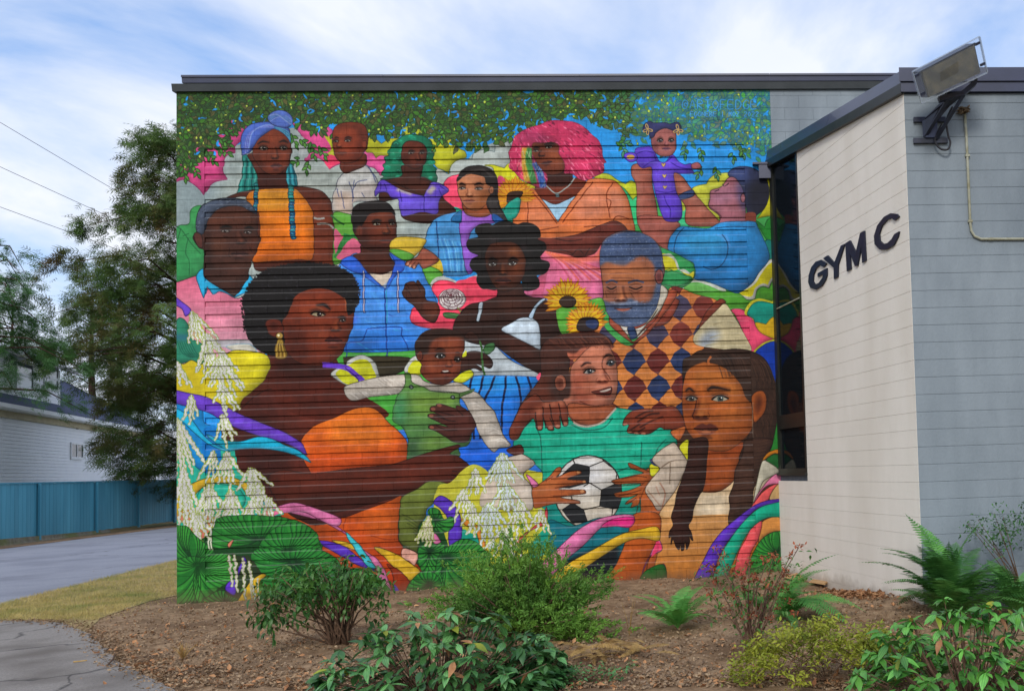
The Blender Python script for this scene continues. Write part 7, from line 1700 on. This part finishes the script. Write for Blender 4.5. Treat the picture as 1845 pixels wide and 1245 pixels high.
# ---- viburnum mounds: each large leaf is a piece
def viburnum(px, py, label, rx, ry, h, tips, mt, seed, leafl=.115, cap=300, mv=None):
    mv = mv or mt
    root, b = plant('viburnum_shrub', px, py, label)
    r = random.Random(seed); meshes = []
    for k in range(3):
        T = leaf_t(.36+.06*k, .10, .16+.1*k, (.05,.55,.92,1,.78,.42,0)); me = np_mesh('leaf', T[0], T[1], mv, smooth=True); meshes.append(me)
    for mm_ in (M['azalea'],M['deadleaf']): T = leaf_t(.38,.16,.3,(.05,.55,.92,1,.78,.42,0)); meshes.append(np_mesh('leaf', T[0], T[1], mm_, smooth=True))
    spots = []; stems = MB()
    for i in range(tips):
        a = r.uniform(0,2*math.pi); q = math.sqrt(r.random()); x, y = math.cos(a)*rx*q, math.sin(a)*ry*q
        z = h*(math.sqrt(max(0,1-q*q))*.82+.16)*r.uniform(.78,1.08)
        spots.append((x,y,z))
        stems.tube([(x*.25,y*.25,0),(x*.7,y*.7,z*.55),(x,y,z)],[.006,.005,.003],5)
    stems.build('stem', M['redtwig'], root)
    cnt = 0; RV = []
    order_ = sorted(spots, key=lambda s: s[1]*1.0-s[2]*.6)
    for (x,y,z) in order_:
        nl_ = r.randint(6,8); a0 = r.uniform(0,6.28); out_ = math.atan2(y,x+1e-6)
        for j in range(nl_):
            a = a0+j*2*math.pi/nl_+r.uniform(-.25,.25); dr = r.uniform(-.15,.75); l = leafl*r.uniform(.55,1.22)
            if j >= nl_-2: dr = r.uniform(-.9,-.3); l *= .75
            d = np.array([math.cos(a)*math.cos(dr), math.sin(a)*math.cos(dr), -math.sin(dr)])
            Rr = frames(d[None], np.array([r.uniform(-.5,.5)]))[0]; zz = z-.012*j*.3
            if cnt < cap:
                o = link(bpy.data.objects.new('leaf', meshes[r.randrange(3) if r.random() > .07 else (3 if r.random() < .7 else 4)]), root)
                m4 = Matrix([[*(Rr[i]*l), (x,y,zz)[i]] for i in range(3)]+[[0,0,0,1]]); o.matrix_basis = m4; cnt += 1
            else: RV.append((Rr,l,(x,y,zz)))
    # lower inner leaves
    n = 620
    for _ in range(n):
        a = r.uniform(0,6.28); q = r.random()**.6; z = h*r.uniform(.05,.7)*math.sqrt(max(.05,1-q*q*.9)); d = np.array([math.cos(a),math.sin(a),r.uniform(-.6,.3)])
        RV.append((frames(d[None],np.array([r.uniform(-.6,.6)]))[0], leafl*r.uniform(.7,1.1), (math.cos(a)*rx*q*.95,math.sin(a)*ry*q*.95,z)))
    T = leaf_t(.4,.1,.2,(.05,.8,1,.5,0))
    obj_np('leaves', scatter(T, np.array([q[0] for q in RV]), [q[1] for q in RV], np.array([q[2] for q in RV])), mt, root, kind='stuff', smooth=True)
    return root
viburnum(790,1262,'low viburnum mound with long veined dark green leaves at the front of the bed',.95,.50,.70,100,M['vib'],1,.135,mv=M['vibv'])
viburnum(950,1240,'smaller leathery green viburnum clump pressed against the larger front mound',.36,.3,.46,26,M['vib'],4,.125,cap=140,mv=M['vibv'])
viburnum(1745,1275,'bright green viburnum mound with glossy ribbed leaves in the right corner',.86,.50,.74,96,M['vib2'],2,.125,mv=M['vib2v'])
viburnum(1640,1215,'small bright viburnum sprig leaning left of the right-hand mound',.30,.26,.40,20,M['vib2'],3,.115,cap=120,mv=M['vib2v'])

# ---- ferns: each frond is a piece
def frond_mesh(mt, seed, arch=.6, npin=30, w=.17):
    r = random.Random(seed); V = []; Fq = []
    def P(t): return np.array([t*(1-.18*arch*t), 0, arch*(.62*t-.86*t*t)])
    for i in range(npin):
        t = .10+.90*i/npin; c = P(t); c2 = P(min(1,t+.02)); tg = (c2-c); tg /= np.linalg.norm(tg)
        L = w*math.sin(math.pi*min(1,(t*.93+.09)))**.75*(1-.25*t)*r.uniform(.9,1.08)
        for sd_ in (-1,1):
            d = np.array([.30,sd_*1.0,-.22+r.uniform(-.1,.1)]); d = d[0]*tg+np.array([0,d[1],d[2]]); d /= np.linalg.norm(d); wd = tg*.0105
            i0 = len(V); V += [c-wd*.8, c+d*L*.5-wd, c+d*L, c+d*L*.5+wd, c+wd*.8, c]
            Fq += [(i0,i0+1,i0+3,i0+4),(i0+1,i0+2,i0+2,i0+3)]
    for i in range(10):
        a, b = P(i/10), P((i+1)/10); i0 = len(V); q = .006*(1-i/10)+.0015
        V += [a+np.array([0,-q,.002]),b+np.array([0,-q*.8,.002]),b+np.array([0,q*.8,.002]),a+np.array([0,q,.002])]; Fq.append((i0,i0+1,i0+2,i0+3))
    V = np.array(V); faces = [f if len(set(f)) == 4 else tuple(dict.fromkeys(f)) for f in Fq]
    me = bpy.data.meshes.new('frond'); me.from_pydata([tuple(v) for v in V], [], faces); me.materials.append(mt); me.update(); return me
def fern(px, py, label, n, L, mt, seed, spread=(0,6.283), lift=(.25,1.0), arch=.7, z=None, base=None):
    root, b = plant('sword_fern', px, py, label, 'fern')
    if base is not None: root.location = tuple(base)
    r = random.Random(seed); ms = [frond_mesh(mt, seed*7+k, arch*(.8+.25*k), 30+k*2, .15+.02*k) for k in range(3)]
    for i in range(n):
        a = spread[0]+(spread[1]-spread[0])*(i+r.uniform(-.3,.3))/n; e = r.uniform(*lift); l = L*r.uniform(.7,1.12)
        o = link(bpy.data.objects.new('frond', ms[r.randrange(3)]), root); o.scale = (l,l,l); o.rotation_euler = (r.uniform(-.3,.3), -e*.80, a); o.location = (0,0,.03)
    return root
fern(1222,1143,'small bright green sword fern standing alone on the bare dirt',20,.72,M['fern'],21,lift=(.35,1.45),arch=.75)
fern(1402,1138,'sword fern with long arching fronds beside the red-brown shrub',14,1.05,M['fern'],22,spread=(-1.3,1.5),lift=(.1,1.25),arch=.95)
fern(1372,1120,'bluish green fern tuft behind the red-brown shrub',9,.6,M['ferndk'],25,lift=(.3,1.2),arch=.8)
fern(1730,1120,'large dark sword fern clump at the foot of the blue-grey corner',44,1.2,M['ferndk'],23,lift=(.35,1.7),arch=.72,base=base_at(1712,1128,-5.35))
fern(1800,1120,'tall dark fern half out of frame beside the blue-grey wall',16,.95,M['ferndk'],24,lift=(.5,1.5),arch=.7,base=base_at(1835,1135,-5.3))

# ---- broadleaf shrub in front of the mural, left of centre
def branchy(root, tips, r, mt, rad=.011, base=((0,0),)):
    f = MB()
    for (x,y,z) in tips:
        bx, by = base[r.randrange(len(base))]
        m_ = (bx+(x-bx)*.35+r.uniform(-.05,.05), by+(y-by)*.35+r.uniform(-.05,.05), z*.5)
        f.tube([(bx,by,0),(bx*.6+m_[0]*.4,by*.6+m_[1]*.4,z*.22),m_,(x,y,z)],[rad,rad*.85,rad*.6,rad*.3],6)
    return f.build('stem', mt, root, smooth=True)
def leafy(root, tips, r, mt, l, n, droop, T, spread=.16, name='foliage', kind='stuff'):
    D, S_, P_, ro = [], [], [], []
    for (x,y,z) in tips:
        for j in range(n):
            a = r.uniform(0,6.283); dr = r.uniform(*droop); d = (math.cos(a)*math.cos(dr),math.sin(a)*math.cos(dr),-math.sin(dr)); D.append(d); S_.append(l*r.uniform(.65,1.15)); ro.append(r.uniform(-.6,.6))
            t = r.uniform(0,1); P_.append((x+r.gauss(0,spread*.4),y+r.gauss(0,spread*.4),z-r.uniform(0,spread)+.03))
    return obj_np(name, scatter(T, frames(np.array(D),np.array(ro)), S_, np.array(P_)), mt, root, kind=kind, smooth=True)
root, b = plant('leafy_shrub', 610,1168,'open leafy shrub with bare brown stems in front of the mural, left of the juniper')
r = random.Random(31)
tips = []
for i in range(88):
    a = r.uniform(0,6.283); q = math.sqrt(r.random()); x = math.cos(a)*.66*q+(-.10); z = r.uniform(.34,1.02)*(1-.22*q*q); y = math.sin(a)*.42*q
    if z < .46 and abs(x) < .34: z += .35
    tips.append((x,y,z))
branchy(root, tips[:42], r, M['twig'], .014, ((0,0),(.05,.02),(-.05,-.03),(.1,0)))
T7 = leaf_t(.42,.12,.3,(.05,.75,1,.75,.3,0))
leafy(root, tips, r, M['shrub'], .085, 17, (-.3,1.0), T7, .15)
leafy(root, [(x-.05,y-.05,z-.1) for x,y,z in tips[:40]], r, M['shrubdk'], .10, 9, (.3,1.3), T7, .15)
# long low bough to the left
f = MB(); f.tube([(-.05,0,.02),(-.35,-.05,.14),(-.62,-.05,.36),(-.86,-.05,.60)],[.012,.01,.008,.004],6); f.tube([(-.3,-.05,.12),(-.55,-.1,.22),(-.72,-.1,.28)],[.008,.006,.003],6); f.build('bough', M['twig'], root, smooth=True)
leafy(root, [(-.88,-.05,.36),(-.80,-.08,.40),(-.72,-.05,.3)], r, M['shrubdk'], .095, 7, (.4,1.3), T7, .1, name='low_foliage')

# ---- juniper
root, b = plant('juniper_shrub', 945,1158,'feathery green juniper shrub in front of the mural, centre of the bed')
r = random.Random(41); f = MB(); D, S_, P_ = [], [], []
Tj = np.array([(0,-.10,0),(.5,-.16,.02),(1,0,0),(.5,.16,.02),(0,.10,0)]), None
Tj = leaf_t(.34,.1,.05,(.5,1,.7,0))
arms = []
for i in range(110):
    a = r.uniform(0,6.283); q = r.uniform(.3,1.0); rx, ry = (1.05 if math.cos(a) < 0 else .95), .7
    x, y = math.cos(a)*rx*q, math.sin(a)*ry*q; z = r.uniform(.15,.55)+(1-q)*.8
    arms.append((x,y,z))
for i in range(16): arms.append((r.uniform(-.25,.28)-.05, r.uniform(-.3,.3), r.uniform(.7,1.12)))
for i in range(10): arms.append((r.uniform(.75,1.1), r.uniform(-.5,.1), r.uniform(.02,.2)))
for (x,y,z) in arms:
    mid = np.array([x*.5,y*.5,z*.42+.1]); e = np.array([x,y,z]); p0 = np.array([r.uniform(-.08,.08),r.uniform(-.05,.05),0])
    if r.random() < .5: f.tube([p0,mid,e],[.016,.010,.003],5)
    for k in range(9):
        t = r.uniform(.35,1.02); c = (1-t)**2*p0+2*t*(1-t)*mid+t*t*e; tg = 2*(1-t)*(mid-p0)+2*t*(e-mid); tg = tg/np.linalg.norm(tg)
        ax = tg*.8+np.array([r.gauss(0,.45),r.gauss(0,.45),r.gauss(.15,.3)]); ax /= np.linalg.norm(ax); c = c+np.array([r.gauss(0,.07),r.gauss(0,.07),r.gauss(0,.06)]); TL = r.uniform(.10,.20)
        for q in range(34):                         # one feathery tuft: side sprigs along a short axis
            u = r.random(); d = ax*.75+np.array([r.gauss(0,.45),r.gauss(0,.45),r.gauss(0,.4)])
            P_.append(c+ax*TL*u+np.array([r.gauss(0,.014),r.gauss(0,.014),r.gauss(0,.012)])); D.append(d); S_.append(r.uniform(.024,.05)*(1.2-.5*u))
f.build('stem', M['twig'], root, smooth=True)
obj_np('foliage', scatter(Tj, frames(np.array(D), rg.uniform(-1.5,1.5,len(D))), S_, np.array(P_)), M['juniper'], root, kind='stuff')

# ---- red-brown dried azalea
root, b = plant('azalea_bush', 1347,1190,'bare-stemmed azalea bush covered with red-brown seed heads, right of the lone fern')
r = random.Random(51); tips = []
for i in range(52):
    a = r.uniform(0,6.283); q = math.sqrt(r.random()); tips.append((math.cos(a)*.44*q+.02, math.sin(a)*.3*q, r.uniform(.42,1.08)*(1-.18*q)))
tips += [(.52,.05,1.0),(.44,.1,.92),(-.26,0,1.02)]
branchy(root, tips[:20]+tips[-3:], r, M['redtwig'], .012, ((0,0),(.06,.01)))
Ts = leaf_t(.5,.2,.2,(.3,1,.7,0))
leafy(root, tips, r, M['seed'], .042, 15, (-1.4,.6), Ts, .06, name='seed_heads')
leafy(root, [t for t in tips if r.random() < .9], r, M['shrub'], .058, 13, (-.4,.9), T7, .26, name='foliage')

# ---- low yellow-green azalea
root, b = plant('low_azalea', 1490,1236,'low yellow-green azalea spreading along the front edge, right of centre')
r = random.Random(61); tips = []
for i in range(170):
    a = r.uniform(0,6.283); q = math.sqrt(r.random()); tips.append((math.cos(a)*.80*q, math.sin(a)*.40*q, (.44*math.sqrt(max(.04,1-q*q))+.05)*r.uniform(.6,1.1)))
branchy(root, tips[:30], r, M['twig'], .005, ((0,0),(.2,.0),(-.2,.03),(.4,0),(-.4,0)))
leafy(root, tips, r, M['azalea'], .05, 30, (-.9,.6), leaf_t(.42,.15,.15,(.1,1,.6,0)), .11)
# ---- dark leafy bush at the right edge
root, b = plant('edge_bush', 1835,1120,'dark small-leaved bush reaching in from the right edge above the ferns'); root.location = tuple(base_at(1850,1120,-5.0))
r = random.Random(71); tips = [(r.uniform(-.62,.3)*(1 if k%3 else .6), r.uniform(-.2,.2), r.uniform(.75,1.2)) for k in range(40)]+[(-.62,0,1.0),(-.5,0,1.03),(-.56,0,.96)]
branchy(root, tips[:9]+tips[-3:], r, M['twig'], .008); leafy(root, tips, r, M['shrubdk'], .05, 16, (-.5,.8), T7, .14)
# ---- ground-cover sprigs at the front
root, b = plant('groundcover_sprigs', 1062,1232,'sprawling small-leaved green groundcover at the bottom edge, right of the viburnum','groundcover')
r = random.Random(81); tips = [(r.uniform(-.42,.36), r.uniform(-.25,.15), r.uniform(.03,.14)) for k in range(46)]
branchy(root, tips[:20], r, M['twig'], .004); leafy(root, tips, r, M['vib'], .05, 7, (-.6,.5), T7, .08)
# ---- brown dead fern heap
root, b = plant('dead_fern_heap', 1098,1192,'heap of dry brown fern fronds on the dirt in front of the juniper','dead fern')
r = random.Random(91); dm = [frond_mesh(M['straw'], 300+k, .25+.15*k, 26, .12) for k in range(3)]
for i in range(40):
    o = link(bpy.data.objects.new('frond', dm[r.randrange(3)]), root); l = r.uniform(.3,.6); o.scale = (l,l,l); o.rotation_euler = (r.uniform(-.5,.5), r.uniform(-.25,.1), r.uniform(0,6.28)); o.location = (r.gauss(0,.22), r.gauss(0,.14), r.uniform(.02,.15))
# ---- dry weed stalks and grass tuft
def stalks(px, py, label, n, h, sp, seed, cat):
    root, b = plant('dry_weed', px, py, label, cat); r = random.Random(seed); f = MB()
    for k in range(n):
        a = r.uniform(0,6.28); t = sp*r.random(); hh = h*r.uniform(.5,1); f.tube([(0,0,0),(math.cos(a)*t*.4,math.sin(a)*t*.4,hh*.55),(math.cos(a)*t,math.sin(a)*t,hh)],[.004,.003,.0012],4)
    f.build('stalk', M['straw'], root)
stalks(1134,1150,'single dry weed stalk upright on the dirt behind the dead fern heap',3,.42,.12,5,'weed')
stalks(330,1192,'tuft of dry pale grass on the dirt near the path edge',34,.17,.16,6,'grass tuft')
stalks(1410,1090,'thin dry red stem rising in front of the right end of the mural',3,.5,.14,8,'weed')

# ---- leaf litter, dry grass
def scatter_ground(name, n, T, mt, size, region, seed, label, cat, flat=.35, z=.012, dens=None):
    r = random.Random(seed); D, S_, P_ = [], [], []
    while len(P_) < n:
        px, py = region(r)
        if py < 900: continue
        p = G(px,py); x, y = p[0], p[1]
        if y > -.03 and x > WX0-.02: continue
        if np.dot(np.array([x,y,0])-WP0, WN) > -.03 and x > 8.7: continue
        if dens and r.random() > dens(x,y,px,py): continue
        D.append((r.gauss(0,1),r.gauss(0,1),r.gauss(0,flat))); S_.append(size*r.uniform(.5,1.3)); P_.append((x,y,gh(x,y)+bump(x,y)+z+r.uniform(0,.015)))
    V_, F_ = scatter(T, frames(np.array(D), np.array([r.uniform(-.9,.9) for _ in D])), S_, np.array(P_))
    o = bpy.data.objects.new(name, np_mesh(name, V_, F_, mt)); link(o); tag(o, label, cat, kind='stuff'); return o
Tl = leaf_t(.55,.25,.25,(.2,1,.6,0))
notpath = lambda x,y,px,py: 0 if (inpoly(x,y,PTH) or inpoly(x,y,VG)) else 1
def litter_d(x,y,px,py):
    if inpoly(x,y,PTH): return .05
    if inpoly(x,y,VG): return .10
    v = .30+.35*(math.sin(x*1.9+y*1.1)*math.sin(y*2.3-x*.7)+.3)
    if px < 420 and py > 1090: v += .35
    if py > 1160: v += .2
    return v
scatter_ground('leaf_litter', 14000, Tl, M['litter'], .038, lambda r: (r.uniform(140,1845), 1245-(r.random()**1.5)*215), 1, 'fine brown leaf litter scattered over the dirt bed', 'leaf litter', dens=litter_d)
scatter_ground('leaf_drift', 800, Tl, M['deadleaf'], .075, lambda r: (r.gauss(1590,46), r.gauss(1087,9)), 2, 'drift of curled brown leaves against the cream wall base', 'fallen leaves', .6, .02)
scatter_ground('mulch_leaves', 1500, Tl, M['deadleaf'], .06, lambda r: (r.uniform(150,1845), 1245-(r.random()**1.4)*200), 3, 'tan and orange fallen leaves strewn across the planting bed', 'fallen leaves', .5, .015, dens=lambda x,y,px,py: litter_d(x,y,px,py)*.8)
def edge_scatter(name, n, T, mt, size, seed, label, cat, sp=.10):
    r = random.Random(seed); D, S_, P_ = [], [], []
    for _ in range(n):
        p = EDGE[r.randrange(8,len(EDGE)-1)]; x, y = p[0]+r.gauss(.04,sp), p[1]+r.gauss(.05,sp); on = inpoly(x,y,PTH)
        D.append((r.gauss(0,1),r.gauss(0,1),r.gauss(0,.3))); S_.append(size*r.uniform(.4,1.3)); P_.append((x,y,(.068 if on else gh(x,y)+bump(x,y)+.012)+r.uniform(0,.01)))
    o = link(bpy.data.objects.new(name, np_mesh(name, *scatter(T, frames(np.array(D), np.array([r.uniform(-.9,.9) for _ in D])), S_, np.array(P_)), mt))); tag(o, label, cat, kind='stuff')
edge_scatter('edge_litter', 2600, Tl, M['litter'], .035, 12, 'dry leaf crumbs drifted along the edge of the asphalt path', 'leaf litter', .11)
Tc = (np.array([(0,-.5,0),(.5,0,0),(0,.5,0),(-.5,0,0),(.05,.02,.42)]), np.array([(0,1,4,4),(1,2,4,4),(2,3,4,4),(3,0,4,4)])[:,:3])
scatter_ground('soil_clods', 7000, Tc, M['clod'], .03, lambda r: (r.uniform(140,1845), 1245-(r.random()**1.3)*215), 4, 'small soil clods and pebbles over the planting bed', 'soil', .12, .0, dens=notpath)
Tb = leaf_t(.10,.0,.35,(1,.7,0))
r = random.Random(9); D, S_, P_ = [], [], []
while len(P_) < 22000:
    px, py = r.uniform(-30,318), r.uniform(1010,1122); p = G(px,py)
    if not inpoly(p[0],p[1],VG) or inpoly(p[0],p[1],PTH): continue
    D.append((r.gauss(0,.55),r.gauss(0,.55),1)); S_.append(r.uniform(.025,.06)); P_.append((p[0],p[1],.05))
for _ in range(5200):
    q = P_[r.randrange(12000)]; x, y = q[0]+abs(r.gauss(0,.5)), q[1]-abs(r.gauss(0,.45))
    if inpoly(x,y,PTH) or x > WX0-.05: continue
    D.append((r.gauss(0,.7),r.gauss(0,.7),.8)); S_.append(r.uniform(.02,.05)); P_.append((x,y,gh(x,y)+.0))
vb = np.array(P_); V_, F_ = scatter(Tb, frames(np.array(D), rg.uniform(0,6,len(D)), up=(1,0,0)), S_, vb)
o = link(bpy.data.objects.new('verge_grass', np_mesh('verge_grass', V_, F_, M['blade']))); tag(o, 'short dry grass along the roadside verge', 'grass', kind='stuff')

# individual fallen leaves that stand out (lobed, curled)
def maple(seed):
    r = random.Random(seed); n = 15; V = [(0,0,.004)]; 
    for i in range(n):
        a = 2*math.pi*i/n; rad = (1.0 if i%3 == 0 else .52)*(1-.25*abs(math.sin(a/2)))*r.uniform(.85,1.1); V.append((rad*math.cos(a),rad*math.sin(a),.22*rad*rad*r.uniform(.2,1.2)))
    return V, [(0,i+1,(i+1)%n+1) for i in range(n)]
lm = []
for k in range(4):
    V_, F_ = maple(k); me = bpy.data.meshes.new('fallen_leaf'); me.from_pydata(V_, [], F_); me.materials.append(M['deadleaf']); me.update(); lm.append(me)
for i, (px,py,lb) in enumerate([(175,1188,'orange-brown curled leaf on the asphalt path near its curved edge'),(186,1213,'yellowish curled leaf on the path beside the dark twig'),(218,1215,'small brown leaf on the path near the bottom edge'),
    (367,1203,'bright orange curled leaf on the dirt right of the dry grass tuft'),(393,1208,'folded brown leaf next to the bright orange one on the dirt'),(468,1203,'large tan leaf on the dirt at the bottom, left of the viburnum'),(573,1185,'orange leaf on the dirt just below the leafy shrub'),
    (818,1121,'orange leaf caught at the left foot of the juniper'),(880,1118,'small orange leaf under the juniper, right of its neighbour'),(1088,1101,'pale curled leaf on bare dirt right of the juniper'),(1106,1128,'reddish leaf on bare dirt behind the dead fern heap'),
    (1238,1155,'brown leaf lying under the lone fern'),(1262,1183,'tan lobed leaf on the dirt below the lone fern'),(1202,1220,'red-orange leaf at the bottom edge right of the groundcover'),(1640,1199,'large rust-coloured leaf under the right viburnum mound'),(1672,1214,'second rust-coloured leaf at the bottom under the right viburnum mound'),
    (1170,1058,'small pale leaf close to the foot of the mural, right of centre')]):
    r = random.Random(i); p = G(px,py); hz = .08 if inpoly(p[0],p[1],PTH) else gh(p[0],p[1])+bump(p[0],p[1])+.02
    o = link(bpy.data.objects.new('fallen_leaf', lm[i%4])); s_ = r.uniform(.042,.07); o.scale = (s_,s_*r.uniform(.7,1),s_); o.rotation_euler = (r.uniform(-.4,.4),r.uniform(-.4,.4),r.uniform(0,6)); o.location = (p[0],p[1],hz)
    tag(o, lb, 'leaf', 'larger fallen leaves on the ground')
f = MB(); a, b_ = G(193,1212), G(207,1190); f.tube([(a[0],a[1],.08),((a[0]+b_[0])/2+.02,(a[1]+b_[1])/2,.085),(b_[0],b_[1],.082)],[.008,.009,.005],6)
o = f.build('twig', M['twig']); tag(o, 'dark bent twig lying on the asphalt path', 'twig')
f = MB(); a, b_ = G(132,1205), G(157,1202); f.tube([(a[0],a[1],.078),(b_[0],b_[1],.078)],[.008,.006],6)
o = f.build('twig', M['straw']); tag(o, 'pale straight twig lying on the asphalt path', 'twig')
for pts, lb in [([(1478,1052),(1505,1055),(1500,1063),(1487,1071),(1458,1066)],'torn flat cardboard piece on the dirt by the cream wall, right one'),([(1412,1058),(1436,1052),(1450,1058),(1440,1064)],'small torn cardboard scrap left of the larger cardboard piece')]:
    P = [G(a,b) for a,b in pts]; c = np.mean(P,0); f = MB(); zz = gh(c[0],c[1])+.045
    f.hexa([(p[0]-c[0],p[1]-c[1],.0) for p in P][::-1],[(p[0]-c[0],p[1]-c[1],.008+.02*((i%2))) for i,p in enumerate(P)][::-1]); o = f.build('cardboard', M['card']); o.location = (c[0],c[1],zz); tag(o, lb, 'cardboard')

# ------------------------------------------------------------------ trees beyond the fence
def spray_t():
    """flat conifer spray, unit length: a stem with side leaflets"""
    V, Fq = [], []
    for i, (t,l) in enumerate([(.0,.40),(.34,.46),(.66,.30)]):
        for s_ in (-1,1):
            i0 = len(V); V += [(t,0,0),(t+.16,s_*.10,.0),(t+.22+l*.35,s_*l,-.06),(t+.12,s_*l*.45,-.02)]; Fq.append((i0,i0+1,i0+2,i0+3))
    i0 = len(V); V += [(0,-.03,0),(1.1,0,-.05),(1.1,.01,-.05),(0,.03,0)]; Fq.append((i0,i0+1,i0+2,i0+3))
    return np.array(V), np.array(Fq)
SP = spray_t()
def conifer(name, base, H, label, limbs, mt, seed, sl=.5, per=60, trunk_r=.3, group='trees behind the fence', flat=.35, dens=2.6):
    """limbs: list of (z0, azimuth, length, rise, droop)"""
    root = empty(name, tuple(base)); tag(root, label, 'tree', group); r = random.Random(seed)
    f = MB(); f.tube([(0,0,0),(.05,.02,H*.35),(-.05,.0,H*.7),(0,0,H)],[trunk_r,trunk_r*.75,trunk_r*.4,.03],10); tr = f.build('trunk', M['bark'], root, smooth=True)
    D, S_, P_ = [], [], []; f = MB()
    for (z0,az,L,rise,dr) in limbs:
        dirh = np.array([math.cos(az),math.sin(az),0]); P0 = np.array([0,0,z0]); C1 = P0+dirh*L*.5+np.array([0,0,rise]); E1 = P0+dirh*L+np.array([0,0,rise*.6-dr])
        f.tube([P0,(P0+2*C1+E1)/4,E1],[.03+.008*L,.018+.003*L,.006],5)
        side = np.array([-dirh[1],dirh[0],0])
        for k in range(max(5,int(L*dens))):
            t = r.random()**.62*.98+.04; c = (1-t)**2*P0+2*t*(1-t)*C1+t*t*E1; wd = .12+.34*L*.34*math.sin(min(1,t)*2.5)
            c = c+side*r.gauss(0,wd)+np.array([0,0,r.gauss(-.05,.34)]); ax = dirh*.85+side*r.gauss(0,.55)+np.array([0,0,r.gauss(-.2,.25)]); cl = r.uniform(.28,.6)*(sl/.5)
            for j in range(int(per*.42)):
                u = r.random(); q = c+ax*cl*(u-.3)+side*r.gauss(0,cl*.30)+np.array([0,0,r.gauss(-.04,cl*.34)]); d = ax+side*r.gauss(0,.6)+np.array([0,0,r.gauss(-.25,.3)])
                P_.append(q); D.append(d); S_.append(sl*.62*r.uniform(.5,1.2))
    f.build('limbs', M['bark'], root, smooth=True)
    obj_np('crown', scatter(SP, frames(np.array(D), rg.normal(0,flat+.3,len(D))), S_, np.array(P_)), mt, root, kind='stuff')
    return root
def whorls(H, z0, z1, n, Lf, seed, rise=(.2,.9), droop=(.3,1.4), az=(0,6.283)):
    r = random.Random(seed); out_ = []
    for i in range(n):
        t = (i+r.random())/n; z = z0+(z1-z0)*t; out_.append((z, r.uniform(*az), Lf(t)*r.uniform(.72,1.15), r.uniform(*rise), r.uniform(*droop)))
    return out_
tb = atd(345,950,44); tb[2] = 0
conifer('cedar_tree', tb, 17.6, 'tall ragged dark cedar rising beside the mural wall at left', whorls(17.6,1.6,17.4,112,lambda t: (3.9 if t < .3 else 5.0 if t < .62 else 5.0-7.5*(t-.62)),101,(-.2,2.4),(.0,1.5)), M['cedar'], 1, .62, 60, .42, dens=5.0)
tb = atd(-22,950,36); tb[2] = 0
conifer('hemlock_tree', tb, 12.0, 'green hemlock reaching in from the left edge in front of the house', whorls(11.4,5.2,11.2,40,lambda t: 3.3*(1-.6*t),102,(.2,.6),(.7,1.8)), M['cedar2'], 2, .40, 66, .22, dens=5.2)
tb = atd(165,950,64); tb[2] = 0
conifer('cedar_tree', tb, 15.0, 'darker cedar standing behind the white house, left of the tall one', whorls(15,3.5,14.6,46,lambda t: 4.0*(1-.7*t)+.3,103,(.4,1.2),(.2,1.0)), M['farleaf'], 3, .70, 38, .35)
tb = atd(215,950,66); tb[2] = 0
conifer('cedar_tree', tb, 16.4, 'distant brownish cedar filling the gap behind the tall cedar', whorls(16.4,3.0,16,50,lambda t: 4.2*(1-.66*t)+.4,104,(.4,1.3),(.2,1.0)), M['farleaf'], 4, .75, 36, .35)
tb = atd(20,950,74); tb[2] = 0
conifer('cedar_tree', tb, 16.5, 'far cedar top showing above the dormer at the left edge', whorls(16.5,4.0,16,40,lambda t: 4.0*(1-.7*t)+.3,105,(.4,1.2),(.2,1.0)), M['farleaf'], 5, .75, 34, .35)
